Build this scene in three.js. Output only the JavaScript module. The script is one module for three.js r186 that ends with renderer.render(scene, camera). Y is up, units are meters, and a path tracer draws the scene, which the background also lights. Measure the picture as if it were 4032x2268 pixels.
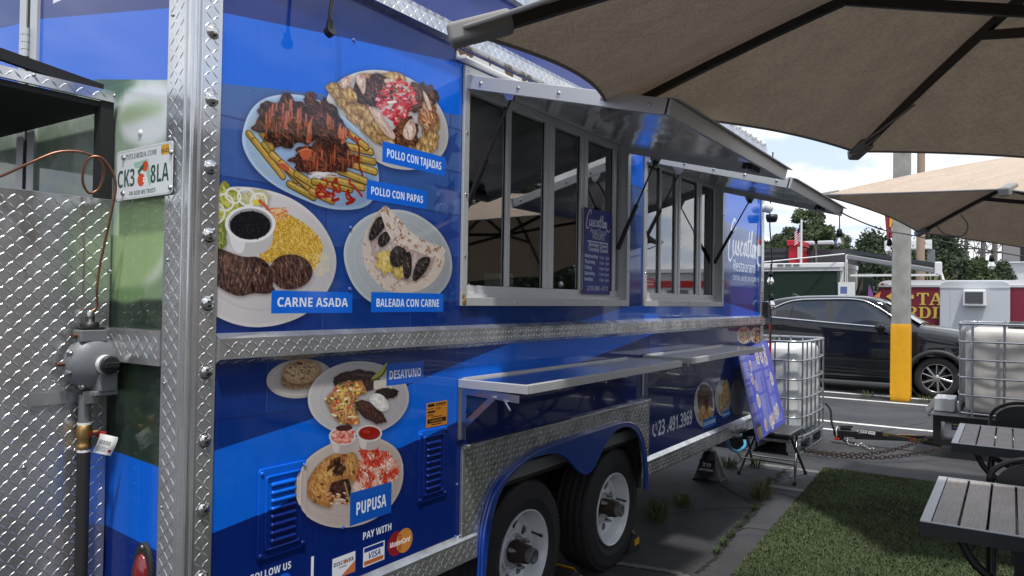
import * as THREE from 'three';
import { mergeGeometries, toCreasedNormals } from 'three/addons/utils/BufferGeometryUtils.js';
import { RoundedBoxGeometry } from 'three/addons/geometries/RoundedBoxGeometry.js';
import { createNoise2D, createNoise3D } from 'simplex-noise';

// ------------------------------------------------------------------ camera, sky, sun, exposure
const scene = new THREE.Scene();
const FPX = 2900;                                     // focal length in pixels of the 4032 x 2268 photograph
const camera = new THREE.PerspectiveCamera(2 * Math.atan(1134 / FPX) * 180 / Math.PI, 16 / 9, 0.05, 900);
const CAM = new THREE.Vector3(0, 1.545, 1.84);
const YAW = 34.141 * Math.PI / 180, PITCH = 0.9 * Math.PI / 180, ROLL = 0.876 * Math.PI / 180;
const FW = new THREE.Vector3(Math.cos(PITCH) * Math.cos(YAW), Math.sin(PITCH), -Math.cos(PITCH) * Math.sin(YAW));
const R0 = new THREE.Vector3(Math.sin(YAW), 0, Math.cos(YAW)), U0 = R0.clone().cross(FW);
const RT = R0.clone().multiplyScalar(Math.cos(ROLL)).addScaledVector(U0, Math.sin(ROLL));
const UPV = U0.clone().multiplyScalar(Math.cos(ROLL)).addScaledVector(R0, -Math.sin(ROLL));
camera.position.copy(CAM);
camera.quaternion.setFromRotationMatrix(new THREE.Matrix4().makeBasis(RT, UPV, FW.clone().negate()));
scene.add(camera);

let seed = 7;
const rnd = () => { seed = (seed + 0x6d2b79f5) | 0; let t = Math.imul(seed ^ (seed >>> 15), 1 | seed); t = (t + Math.imul(t ^ (t >>> 7), 61 | t)) ^ t; return ((t ^ (t >>> 14)) >>> 0) / 4294967296; };
const rr = (a, b) => a + (b - a) * rnd();
const N2 = createNoise2D(rnd), N3 = createNoise3D(rnd);
const fbm = (x, y, o = 4) => { let s = 0, a = 0.5; for (let i = 0; i < o; i++, a *= 0.5, x *= 2.03, y *= 2.03) s += a * N2(x, y); return s; };
const sstep = (a, b, x) => { x = Math.min(1, Math.max(0, (x - a) / (b - a))); return x * x * (3 - 2 * x); };

{ // bright day with broken cumulus: blue between white heaps, the same all round
  const W = 2048, H = 1024, d = new Float32Array(W * H * 4);
  for (let r = 0; r < H; r++) {
    const el = ((r + 0.5) / H - 0.5) * Math.PI, y = Math.sin(el), c = Math.cos(el);
    for (let q = 0; q < W; q++) {
      const az = ((q + 0.5) / W - 0.5) * 2 * Math.PI, x = Math.cos(az) * c, z = Math.sin(az) * c, i = (r * W + q) * 4;
      const e = Math.max(0, y), t = Math.pow(e, 0.45);
      let R = 0.66 - 0.30 * t, G = 0.74 - 0.25 * t, B = 0.88 - 0.10 * t;
      const k = 1 / (e + 0.16), px = x * k * 0.9, pz = z * k * 0.9;
      const n = fbm(px * 0.8 + 3.1, pz * 0.8 + 9.2, 6) + 0.35 * fbm(px * 3.1, pz * 3.1, 4);
      const cov = sstep(-0.34, 0.12, n), thick = sstep(0.12, 0.62, n + 0.15 * fbm(px * 2.2 + 40, pz * 2.2, 4));
      const L = 0.93 - 0.27 * thick;
      R += (L * 0.965 - R) * cov; G += (L * 0.985 - G) * cov; B += (L * 1.02 - B) * cov;
      const hz = Math.exp(-e * 14) * 0.55;
      R += (0.80 - R) * hz; G += (0.84 - G) * hz; B += (0.89 - B) * hz;
      d[i] = R; d[i + 1] = G; d[i + 2] = B; d[i + 3] = 1;
    }
  }
  const t = new THREE.DataTexture(d, W, H, THREE.RGBAFormat, THREE.FloatType);
  t.mapping = THREE.EquirectangularReflectionMapping; t.magFilter = THREE.LinearFilter; t.needsUpdate = true;
  scene.background = t; scene.environment = t; scene.backgroundIntensity = 1.1; scene.environmentIntensity = 1.1;
}
const sun = new THREE.DirectionalLight(new THREE.Color(1, 0.97, 0.92), 3.0);   // high midday sun, from behind the camera
sun.position.set(5 - 15.6, 60, 16.5); sun.target.position.set(5, 0, 0); sun.castShadow = true; sun.shadow.radius = 6;
sun.shadow.mapSize.set(4096, 4096);
Object.assign(sun.shadow.camera, { left: -30, right: 30, top: 30, bottom: -30, near: 1, far: 140 });
scene.add(sun, sun.target);
const EXPOSURE = 1.27;

// ------------------------------------------------------------------ helpers
const V = (x, y, z) => new THREE.Vector3(x, y, z);
const crop = (x0, y0, s) => (x, y) => [x0 + x * s, y0 + y * s];     // pixel of an enlarged crop -> pixel of the photograph
const cI = crop(0, 0, 4032 / 2576), cA = crop(0, 0, 900 / 1150), cB = crop(0, 1134, 900 / 1150), cC = crop(800, 0, 1200 / 2484), cD = crop(800, 600, 1200 / 2318),
  cE = crop(800, 1350, 1200 / 1894), cF = crop(1700, 100, 1400 / 2536), cG = crop(1750, 700, 1400 / 2536), cH = crop(1700, 1300, 1400 / 2096), cJ = crop(2900, 700, 1132 / 2343),
  cK = crop(2800, 1250, 1232 / 2550), cL = crop(2700, 1600, 1332 / 2576), cS = crop(3000, 1140, 800 / 1656);
const ray = ([u, v]) => FW.clone().addScaledVector(RT, (u - 2016) / FPX).addScaledVector(UPV, (1134 - v) / FPX);
const hit = (c, x, y, ax, val) => { const d = ray(c(x, y)), t = (val - CAM[ax]) / d[ax]; return CAM.clone().addScaledVector(d, t); };
const onZ = (c, x, y, z = 0) => hit(c, x, y, 'z', z), onX = (c, x, y, X) => hit(c, x, y, 'x', X), onY = (c, x, y, Y = 0) => hit(c, x, y, 'y', Y);

function fin(g) {
  g = g.index ? g.toNonIndexed() : g;
  for (const k of Object.keys(g.attributes)) if (!['position', 'normal', 'uv'].includes(k)) g.deleteAttribute(k);
  if (!g.attributes.normal) g.computeVertexNormals();
  if (!g.attributes.uv) g.setAttribute('uv', new THREE.BufferAttribute(new Float32Array(g.attributes.position.count * 2), 2));
  return g;
}
const mg = (l) => mergeGeometries(l.flat().map(fin));
function metreUV(g) {                                   // uv in metres, by the side each face points to
  const p = g.attributes.position, n = g.attributes.normal, uv = new Float32Array(p.count * 2);
  for (let i = 0; i < p.count; i++) {
    const ax = Math.abs(n.getX(i)), ay = Math.abs(n.getY(i)), az = Math.abs(n.getZ(i)), x = p.getX(i), y = p.getY(i), z = p.getZ(i);
    const [a, b] = ay >= ax && ay >= az ? [x, z] : ax >= az ? [z, y] : [x, y];
    uv[i * 2] = a; uv[i * 2 + 1] = b;
  }
  g.setAttribute('uv', new THREE.BufferAttribute(uv, 2)); return g;
}
const bx = (x0, x1, y0, y1, z0, z1, r = 0) => {
  const w = x1 - x0, h = y1 - y0, d = z1 - z0, g = r ? new RoundedBoxGeometry(w, h, d, 2, Math.min(r, w / 2.01, h / 2.01, d / 2.01)) : new THREE.BoxGeometry(w, h, d);
  return g.translate((x0 + x1) / 2, (y0 + y1) / 2, (z0 + z1) / 2);
};
const frame = (a, b, up) => {                            // matrix: local y from a to b, local z near up
  const y = b.clone().sub(a).normalize(), x = y.clone().cross(up).normalize(), z = x.clone().cross(y);
  return new THREE.Matrix4().makeBasis(x, y, z).setPosition(a.clone().add(b).multiplyScalar(0.5));
};
const bar = (a, b, w, h, up = V(0, 1, 0), r = 0) => {   // oriented box: h along up, w across
  const L = a.distanceTo(b); if (Math.abs(b.clone().sub(a).normalize().dot(up.clone().normalize())) > 0.99) up = V(0, 0, 1);
  return (r ? new RoundedBoxGeometry(w, L, h, 2, Math.min(r, w / 2.01, h / 2.01)) : new THREE.BoxGeometry(w, L, h)).applyMatrix4(frame(a, b, up));
};
const rod = (a, b, r, r2 = r, seg = 12) => {
  const d = b.clone().sub(a).normalize(), up = Math.abs(d.y) > 0.95 ? V(0, 0, 1) : V(0, 1, 0);
  return new THREE.CylinderGeometry(r2, r, a.distanceTo(b), seg).applyMatrix4(frame(a, b, up));
};
const tube = (pts, r, n = 0, seg = 8, closed = false) => new THREE.TubeGeometry(new THREE.CatmullRomCurve3(pts, closed, 'centripetal'), n || pts.length * 6, r, seg, closed);
const lathe = (prof, seg = 32, dir = V(0, 1, 0), at = V(0, 0, 0)) => {   // prof: [radius, height] pairs along dir
  const g = new THREE.LatheGeometry(prof.map(([r, h]) => new THREE.Vector2(r, h)), seg);
  return g.applyMatrix4(new THREE.Matrix4().makeRotationFromQuaternion(new THREE.Quaternion().setFromUnitVectors(V(0, 1, 0), dir.clone().normalize())).setPosition(at));
};
const shp = (pts) => new THREE.Shape(pts.map(([x, y]) => new THREE.Vector2(x, y)));
const ext = (pts, depth, bev = 0, holes = []) => {       // prism along +z
  const s = Array.isArray(pts) ? shp(pts) : pts; for (const h of holes) s.holes.push(Array.isArray(h) ? shp(h) : h);
  return new THREE.ExtrudeGeometry(s, bev ? { depth: depth - 2 * bev, bevelEnabled: true, bevelSize: bev, bevelThickness: bev, bevelOffset: -bev, bevelSegments: 2, curveSegments: 20 } : { depth, bevelEnabled: false, curveSegments: 20 }).translate(0, 0, bev);
};
const yz = (g) => g.applyMatrix4(new THREE.Matrix4().makeBasis(V(0, 0, 1), V(0, 1, 0), V(-1, 0, 0)));  // prism drawn in (z, y), its depth towards -x
const xAlong = (prof, x0, x1) => ext(prof, x1 - x0).applyMatrix4(new THREE.Matrix4().makeBasis(V(0, 0, 1), V(0, 1, 0), V(-1, 0, 0))).translate(x1, 0, 0);   // profile in (z, y) swept along x
const smoothPts = (pts, closed, n) => new THREE.CatmullRomCurve3(pts.map(([x, y]) => V(x, y, 0)), closed, 'centripetal').getPoints(n).map((p) => [p.x, p.y]);

const taken = new Map();
const numbered = (n) => { const k = taken.get(n) ?? 0; taken.set(n, k + 1); return k ? n + '_' + String(k).padStart(3, '0') : n; };
function thing(name, label, category, pos = [0, 0, 0], group, turn = 0) {
  const o = new THREE.Group(); o.name = numbered(name); o.position.set(...pos); o.rotation.y = turn; scene.add(o); o.updateMatrixWorld(true);
  o.userData = { label, category }; if (group) o.userData.group = group; return o;
}
function grp(parent, name, pos) {                        // a part that has pieces of its own; pos in the world
  const o = new THREE.Group(); o.name = name; parent.add(o); parent.updateMatrixWorld(true);
  o.position.copy(parent.worldToLocal(pos.clone())); o.updateMatrixWorld(true); return o;
}
function add(parent, name, g, m, keepUV) {               // g is in world coordinates
  g = fin(g); if (!keepUV) metreUV(g);
  parent.updateMatrixWorld(true);
  if (parent !== scene) g = g.clone().applyMatrix4(parent.matrixWorld.clone().invert());
  const o = new THREE.Mesh(g, m); o.name = parent === scene ? numbered(name) : name; o.castShadow = o.receiveShadow = true; parent.add(o); return o;
}
function put(parent, name, g, m, pos, rot) {             // shared geometry at a world place
  const o = new THREE.Mesh(g, m); o.name = name; o.castShadow = o.receiveShadow = true; parent.updateMatrixWorld(true);
  o.position.copy(parent.worldToLocal(pos.clone())); if (rot) o.rotation.set(...rot); parent.add(o); return o;
}
const solo = (name, label, category, g, m, group, keepUV) => { const o = add(scene, name, g, m, keepUV); o.userData = { label, category }; if (group) o.userData.group = group; return o; };
const struct = (name, g, m, keepUV) => { const o = add(scene, name, g, m, keepUV); o.userData = { kind: 'structure' }; return o; };
const stuff = (o) => { o.userData.kind = 'stuff'; return o; };

function canvas(w, h, draw) {
  const c = document.createElement('canvas'); c.width = Math.round(w); c.height = Math.round(h); const x = c.getContext('2d'); draw(x, c.width, c.height);
  const t = new THREE.CanvasTexture(c); t.colorSpace = THREE.SRGBColorSpace; t.magFilter = THREE.LinearFilter; return t;
}
function dtex(n, f, rep = 1, srgb = false) {             // tiling texture from f(x, y) -> value or [r, g, b], 0..1
  const d = new Uint8Array(n * n * 4);
  for (let y = 0; y < n; y++) for (let x = 0; x < n; x++) { const v = f(x / n, y / n), i = (y * n + x) * 4; for (let c = 0; c < 3; c++) d[i + c] = Math.max(0, Math.min(255, (Array.isArray(v) ? v[c] : v) * 255)); d[i + 3] = 255; }
  const t = new THREE.DataTexture(d, n, n); t.wrapS = t.wrapT = THREE.RepeatWrapping; t.magFilter = THREE.LinearFilter; t.repeat.set(rep, rep); if (srgb) t.colorSpace = THREE.SRGBColorSpace; t.needsUpdate = true; return t;
}
const tileN = (x, y, f, o = 4) => { // tiling fractal noise on the unit square, f whole periods
  let s = 0, a = 0.5; for (let i = 0; i < o; i++, a *= 0.5, f *= 2) { const p = f / 6.2832; s += a * (N3(Math.cos(x * 6.2832) * p + 10 * i, Math.sin(x * 6.2832) * p, Math.cos(y * 6.2832) * p) + N3(Math.sin(y * 6.2832) * p + 5, Math.cos(x * 6.2832) * p + 7 * i, Math.sin(x * 6.2832) * p)) * 0.7; } return s;
};
// ------------------------------------------------------------------ materials
const std = (c, rough = 0.6, metal = 0, o = {}) => new THREE.MeshStandardMaterial({ color: Array.isArray(c) ? new THREE.Color().setRGB(...c) : c, roughness: rough, metalness: metal, ...o });
const phy = (c, rough, o = {}) => new THREE.MeshPhysicalMaterial({ color: Array.isArray(c) ? new THREE.Color().setRGB(...c) : c, roughness: rough, ...o });
const T = {};
T.smear = dtex(256, (x, y) => 0.5 + 0.5 * tileN(x, y, 4, 5), 2);
T.brush = dtex(256, (x, y) => 0.5 + 0.3 * N2(x * 4, y * 220) + 0.2 * tileN(x, y, 6, 3), 3);
T.wave = dtex(256, (x, y) => 0.5 + 0.5 * tileN(x, y, 3, 2), 0.55);
T.grain = dtex(256, (x, y) => 0.5 + 0.4 * tileN(x, y, 40, 3), 4);
T.dull = dtex(256, (x, y) => 0.86 + 0.22 * tileN(x, y, 3, 5), 1.7);
const roughT = (lo, hi, t = T.smear) => ({ roughnessMap: t, roughness: hi });
const M = {
  tread: std([0.66, 0.67, 0.68], 0.40, 0.8, { map: T.dull, roughnessMap: T.smear, bumpMap: T.wave, bumpScale: 0.002 }),
  lug: std([0.72, 0.73, 0.74], 0.32, 0.85, { map: T.dull }),
  alu: std([0.72, 0.73, 0.74], 0.42, 0.3),
  aluMatt: std([0.56, 0.57, 0.58], 0.46, 0.35),
  mirror: std([0.82, 0.83, 0.84], 0.16, 0.7, { bumpMap: T.wave, bumpScale: 0.012 }),
  steel: std([0.55, 0.55, 0.54], 0.28, 1),
  dome: std([0.60, 0.59, 0.57], 0.22, 1, { roughnessMap: T.smear }),
  black: std([0.012, 0.012, 0.013], 0.45), blackMatt: std([0.014, 0.014, 0.015], 0.8), gloss: phy([0.010, 0.010, 0.012], 0.3, { clearcoat: 0.6, clearcoatRoughness: 0.15 }),
  rubber: std([0.016, 0.016, 0.017], 0.72, 0, { bumpMap: T.grain, bumpScale: 0.0008 }),
  white: std([0.72, 0.72, 0.70], 0.5), cream: std([0.62, 0.60, 0.54], 0.6), grey: std([0.16, 0.165, 0.17], 0.5),
  dark: std([0.02, 0.021, 0.023], 0.7), blue: phy([0.005, 0.045, 0.30], 0.35, { clearcoat: 1, clearcoatRoughness: 0.06 }),
  rust: std([0.040, 0.026, 0.020], 0.8, 0.2, { bumpMap: T.grain, bumpScale: 0.002 }), brass: std([0.52, 0.33, 0.13], 0.35, 1), copper: std([0.30, 0.15, 0.10], 0.4, 1),
  red: phy([0.42, 0.012, 0.014], 0.4, { clearcoat: 0.5 }), yellow: std([0.78, 0.42, 0.01], 0.55), concrete: null,
};
// ------------------------------------------------------------------ ground, markings, turf
{
  const tex = dtex(1024, (x, y) => {
    const n = tileN(x, y, 5, 4), f = tileN(x, y, 90, 2), sp = tileN(x, y, 260, 1); let v = 0.212 + 0.045 * n + 0.045 * f; const w = 0.012 * n;
    if (sp > 0.44) v += 0.36 * (sp - 0.3); if (sp < -0.42) v -= 0.06; return [v + w, v + w * 0.5 + 0.002, v - w + 0.014];
  }, 0.42, true), bump = dtex(512, (x, y) => 0.5 + 0.4 * tileN(x, y, 110, 2) + 0.15 * tileN(x, y, 12, 2), 0.8);
  const g0 = [-200, -90, -40, -20, -10]; for (let v = -8; v <= 22; v += 0.5) g0.push(v); g0.push(26, 32, 40, 60, 90, 150, 320);
  const xs = g0, zs = g0.map((v) => v - 6), n = xs.length, m = zs.length, pos = [], uv = [], col = [], idx = [];
  for (let j = 0; j < m; j++) for (let i = 0; i < n; i++) { const x = xs[i], z = zs[j]; pos.push(x, 0, z); uv.push(x, z); const a = 1 + 0.6 * fbm(x * 0.45, z * 0.45, 4) + 0.22 * fbm(x * 0.08 + 9, z * 0.08, 2), b = 1 + 0.06 * fbm(x * 0.2 + 30, z * 0.2, 2); col.push(a * b, a, a / b); if (i && j) { const q = j * n + i; idx.push(q - n - 1, q, q - n, q - n - 1, q - 1, q); } }
  const g = new THREE.BufferGeometry(); g.setAttribute('position', new THREE.Float32BufferAttribute(pos, 3)); g.setAttribute('uv', new THREE.Float32BufferAttribute(uv, 2)); g.setAttribute('color', new THREE.Float32BufferAttribute(col, 3)); g.setIndex(idx); g.computeVertexNormals();
  const o = new THREE.Mesh(g, std(0xffffff, 0.82, 0, { map: tex, bumpMap: bump, bumpScale: 0.006, vertexColors: true })); o.name = 'ground'; o.receiveShadow = true; o.userData = { kind: 'structure' }; scene.add(o);
  // painted bay lines, worn
  const wt = dtex(512, (x, y) => { const q = tileN(x, y, 24, 4) + 0.5 * tileN(x, y, 4, 2), v = q > 0.42 ? 0.32 : 0.80 + 0.06 * tileN(x, y, 60, 2); return [v, v, v * 0.98]; }, 0.8, true), pm = std(0xffffff, 0.7, 0, { map: wt });
  for (const [x, z0, z1, w] of [[10.45, -3, 9, 0.11], [9.77, -2, 0.08, 0.09], [13.1, -6, 12, 0.12], [13.92, -6, 12, 0.12], [16.6, -6, 12, 0.12]]) { const k = struct('bay_line', bx(x - w / 2, x + w / 2, 0.002, 0.005, z0, z1), pm); k.name = 'bay_line' + (taken.get('bay_line') > 1 ? '_' + String(taken.get('bay_line') - 1).padStart(3, '0') : ''); }
  const faded = std([0.22, 0.22, 0.22], 0.8, 0, { map: wt }); for (const [x, z0, z1] of [[7.22, -0.25, 0.40], [6.42, 0.12, 0.44]]) struct('old_paint_line', bx(x - 0.05, x + 0.05, 0.002, 0.004, z0, z1), faded);
  // artificial turf mat
  const edge = [[7.40, 0.40], [7.41, 4.2], [2.3, 4.2], [2.3, 0.63]], base = ext(edge.map(([x, z]) => [x, -z]), 0.008).rotateX(-Math.PI / 2).translate(0, 0.003, 0);
  const mat = solo('turf_mat', 'green artificial turf mat laid on the asphalt beside the trailer', 'turf mat', base, std([0.028, 0.045, 0.014], 0.95));
  const bl = new THREE.BufferGeometry(); bl.setAttribute('position', new THREE.Float32BufferAttribute([-0.0022, 0, 0, 0.0022, 0, 0, 0.0015, 0.014, 0.003, -0.0015, 0.014, 0.003, 0, 0.026, 0.012], 3)); bl.setIndex([0, 1, 2, 0, 2, 3, 3, 2, 4]); bl.computeVertexNormals();
  const N = 170000, im = new THREE.InstancedMesh(bl, std(0xffffff, 0.8), N), d = new THREE.Object3D(), c = new THREE.Color(); let q = 0; seed = 41;
  while (q < N) { const x = 7.41 - Math.pow(rnd(), 1.25) * 5.1, z = rr(0.38, 3.4), zl = 0.40 + (7.4 - x) * 0.0451; if (z < zl - 0.01 || x > 7.4) continue; d.position.set(x, 0.009, z); d.rotation.set(rr(-0.5, 0.5), rr(0, 6.28), rr(-0.4, 0.4)); const s = rr(0.7, 1.3); d.scale.set(s * 1.4, s * 0.62, s * 0.7); d.updateMatrix(); im.setMatrixAt(q, d.matrix); const t = 0.75 + 0.5 * rnd() + 0.25 * N2(x * 1.5, z * 1.5) + 0.2 * N2(x * 6, z * 6), y = rnd() < 0.16 ? 1.5 : 1; c.setRGB(0.072 * t * y, 0.102 * t, 0.040 * t); im.setColorAt(q++, c); }
  im.name = 'turf_blades'; im.userData.kind = 'stuff'; im.castShadow = im.receiveShadow = true; mat.add(im);
}
// crack in the asphalt filled with soil, and the weeds that grow there
{
  const pts = [[4.1, 0.36], [4.35, 0.36], [4.7, 0.33], [5.0, 0.30], [5.35, 0.285], [5.7, 0.25], [6.0, 0.21], [6.35, 0.2], [6.8, 0.12], [7.2, 0.1]], pos = [], idx = []; seed = 61; const cv = smoothPts(pts, false, 160);
  cv.forEach(([x, z], i) => { const w = 0.012 + 0.03 * Math.max(0, fbm(i * 0.13, 2, 3) + 0.25) * sstep(4.1, 5.6, x), o = 0.03 * fbm(i * 0.2, 8, 3); pos.push(x, 0.0035, z + o - w, x, 0.0035, z + o + w); if (i) { const q = i * 2; idx.push(q - 2, q - 1, q, q, q - 1, q + 1); } });
  const g = new THREE.BufferGeometry(); g.setAttribute('position', new THREE.Float32BufferAttribute(pos, 3)); g.setIndex(idx); g.computeVertexNormals(); struct('soil_crack', g, std([0.014, 0.013, 0.011], 0.95, 0, { bumpMap: T.grain, bumpScale: 0.01 }));
  // pale broken edge of an old slab by the wheel, and hairline cracks
  const ribbon = (name, pts, w, mat, sd) => { const p = [], ix = [], q = smoothPts(pts, false, 70); q.forEach(([x, z], i) => { const n = q[Math.min(i + 1, q.length - 1)], m = q[Math.max(i - 1, 0)], L = Math.hypot(n[0] - m[0], n[1] - m[1]), a = -(n[1] - m[1]) / L, b = (n[0] - m[0]) / L, o = w * 0.7 * fbm(i * 0.3, sd, 3), k = w * (0.6 + 0.9 * Math.abs(fbm(i * 0.23, sd + 5, 3))); p.push(x + a * (o - k), 0.0045, z + b * (o - k), x + a * (o + k), 0.0045, z + b * (o + k)); if (i) { const j = i * 2; ix.push(j - 2, j - 1, j, j, j - 1, j + 1); } }); const g = new THREE.BufferGeometry(); g.setAttribute('position', new THREE.Float32BufferAttribute(p, 3)); g.setIndex(ix); g.computeVertexNormals(); struct(name, g, mat); };
  const e0 = onY(cH, 1085, 1375, 0), e1 = onY(cH, 1250, 1400, 0), e2 = onY(cH, 1480, 1449, 0); ribbon('slab_edge', [[e0.x, e0.z], [e1.x, e1.z], [e2.x, e2.z], [e2.x - 0.3, e2.z + 0.25]], 0.035, std([0.13, 0.13, 0.125], 0.95, 0, { bumpMap: T.grain, bumpScale: 0.01 }), 3);
  const hair = std([0.012, 0.012, 0.012], 0.95); for (const [a, b, c, d, sd] of [[4.9, -0.3, 5.7, 0.26, 1], [5.7, 0.26, 6.3, -0.3, 2], [5.0, 0.31, 5.15, 0.5, 4], [6.1, 0.2, 6.15, 0.46, 6], [9.2, 0.3, 12.4, 1.4, 8], [10.8, 0.9, 11.2, 3.2, 9]]) ribbon('hairline_crack', [[a, b], [(a + c) / 2 + 0.06, (b + d) / 2 - 0.05], [c, d]], 0.006, hair, sd);
  const weedM = std(0xffffff, 0.85, 0, { vertexColors: true });
  const weed = (x, z, n, h, spread, tint, label, group) => {
    const p = [], c = []; for (let i = 0; i < n; i++) { const a = rr(0, 6.28), r = spread * Math.sqrt(rnd()), l = h * rr(0.4, 1.1), bx0 = x + Math.cos(a) * r * 0.5, bz = z + Math.sin(a) * r * 0.5, lx = Math.cos(a) * l * rr(0.3, 0.8), lz = Math.sin(a) * l * rr(0.3, 0.8), w = rr(0.0015, 0.0035), k = rr(0.6, 1.4), cc = tint.map((v) => v * k); const sx = -Math.sin(a) * w, sz = Math.cos(a) * w, mx = bx0 + lx * 0.45, mz = bz + lz * 0.45, my = l * 0.7, tx = bx0 + lx, tz = bz + lz, ty = l * rr(0.6, 0.95); p.push(bx0 - sx, 0, bz - sz, bx0 + sx, 0, bz + sz, mx + sx, my, mz + sz, bx0 - sx, 0, bz - sz, mx + sx, my, mz + sz, mx - sx, my, mz - sz, mx - sx, my, mz - sz, mx + sx, my, mz + sz, tx, ty, tz); for (let q = 0; q < 9; q++) c.push(...cc); }
    const g = new THREE.BufferGeometry(); g.setAttribute('position', new THREE.Float32BufferAttribute(p, 3)); g.setAttribute('color', new THREE.Float32BufferAttribute(c, 3)); g.computeVertexNormals(); g.translate(-x, 0, -z); const o = new THREE.Mesh(g, weedM); o.name = numbered('weed_tuft'); o.position.set(x, 0.003, z); o.castShadow = o.receiveShadow = true; o.userData = { label, category: 'weed', group }; scene.add(o);
  };
  const L = 'small weed tuft growing in the soil-filled crack beside the turf', Gp = 'weeds along the crack';
  for (const [x, z, n, h] of [[4.5, 0.345, 24, 0.05], [4.66, 0.335, 40, 0.07], [4.85, 0.315, 30, 0.06], [5.1, 0.295, 26, 0.05], [5.35, 0.285, 26, 0.05], [5.6, 0.26, 34, 0.06]]) weed(x, z, n, h, 0.05, [0.055, 0.085, 0.022], L, Gp);
  weed(5.98, 0.2, 190, 0.15, 0.15, [0.10, 0.105, 0.04], 'largest dry grass tuft in the crack, straw coloured at the tips', undefined); weed(6.42, 0.12, 70, 0.1, 0.08, [0.055, 0.085, 0.022], 'grass tuft beside the faded paint line near the folding stool');
  for (const [x, z] of [[4.9, -0.22], [5.1, -0.3], [5.35, -0.2], [6.9, -0.35], [7.1, -0.15]]) weed(x, z, 90, 0.13, 0.14, [0.055, 0.085, 0.022], 'thin grass tuft under the lower edge of the trailer', 'grass under the trailer');
  for (const [x, z] of [[13.45, -0.12], [13.5, 0.72], [13.3, 0.9]]) weed(x, z, 60, 0.16, 0.2, [0.055, 0.085, 0.022], 'green weed tuft by the foot of the yellow concrete pole', 'weeds by the pole');
}
// ------------------------------------------------------------------ printed vinyl of the trailer
const css = (c, a = 1) => `rgba(${c.map((v) => Math.max(0, Math.min(255, Math.round(v)))).join(',')},${a})`;
const jit = (c, a) => { const k = rr(-a, a); return c.map((v) => v + k + rr(-a, a) * 0.3); };
const mixc = (a, b, t) => a.map((v, i) => v + (b[i] - v) * t);
const inside = (pts, x, y) => { let s = false; for (let i = 0, j = pts.length - 1; i < pts.length; j = i++) { const [a, b] = pts[i], [c, d] = pts[j]; if ((b > y) !== (d > y) && x < ((c - a) * (y - b)) / (d - b) + a) s = !s; } return s; };
const foodCache = new Map(); let foodH = null;
function foodTex(base, dark, light) {                    // printed close-up of a rough surface: relief lit from one side, in three tones
  const key = [base, dark, light].map((c) => c.map((v) => Math.round(v / 6)).join()).join(); if (foodCache.has(key)) return foodCache.get(key);
  const n = 256; if (!foodH) { foodH = new Float32Array(n * n); const s0 = seed; for (let y = 0; y < n; y++) for (let x = 0; x < n; x++) { const u = x / n, v = y / n; foodH[y * n + x] = 1 - Math.abs(tileN(u, v, 5, 2)) * 1.3 + 0.8 * tileN(u, v, 11, 3) + 0.22 * tileN(u, v, 48, 1); } seed = s0; }
  const c = document.createElement('canvas'); c.width = c.height = n; const x = c.getContext('2d'), im = x.createImageData(n, n), H = (a, b) => foodH[((b + n) % n) * n + ((a + n) % n)];
  for (let b = 0; b < n; b++) for (let a = 0; a < n; a++) { const l = (H(a + 2, b) - H(a - 2, b)) * -1.5 + (H(a, b + 2) - H(a, b - 2)) * 1.9, t = l + (H(a, b) - 0.6) * 0.75, i = (b * n + a) * 4, col = t > 0 ? mixc(base, light, Math.min(1, t)) : mixc(base, dark, Math.min(1, -t * 1.1)), sp = Math.max(0, t - 1.05) * 160; im.data[i] = col[0] + sp; im.data[i + 1] = col[1] + sp * 0.9; im.data[i + 2] = col[2] + sp * 0.8; im.data[i + 3] = 255; }
  x.putImageData(im, 0, 0); foodCache.set(key, c); return c;
}
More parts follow.
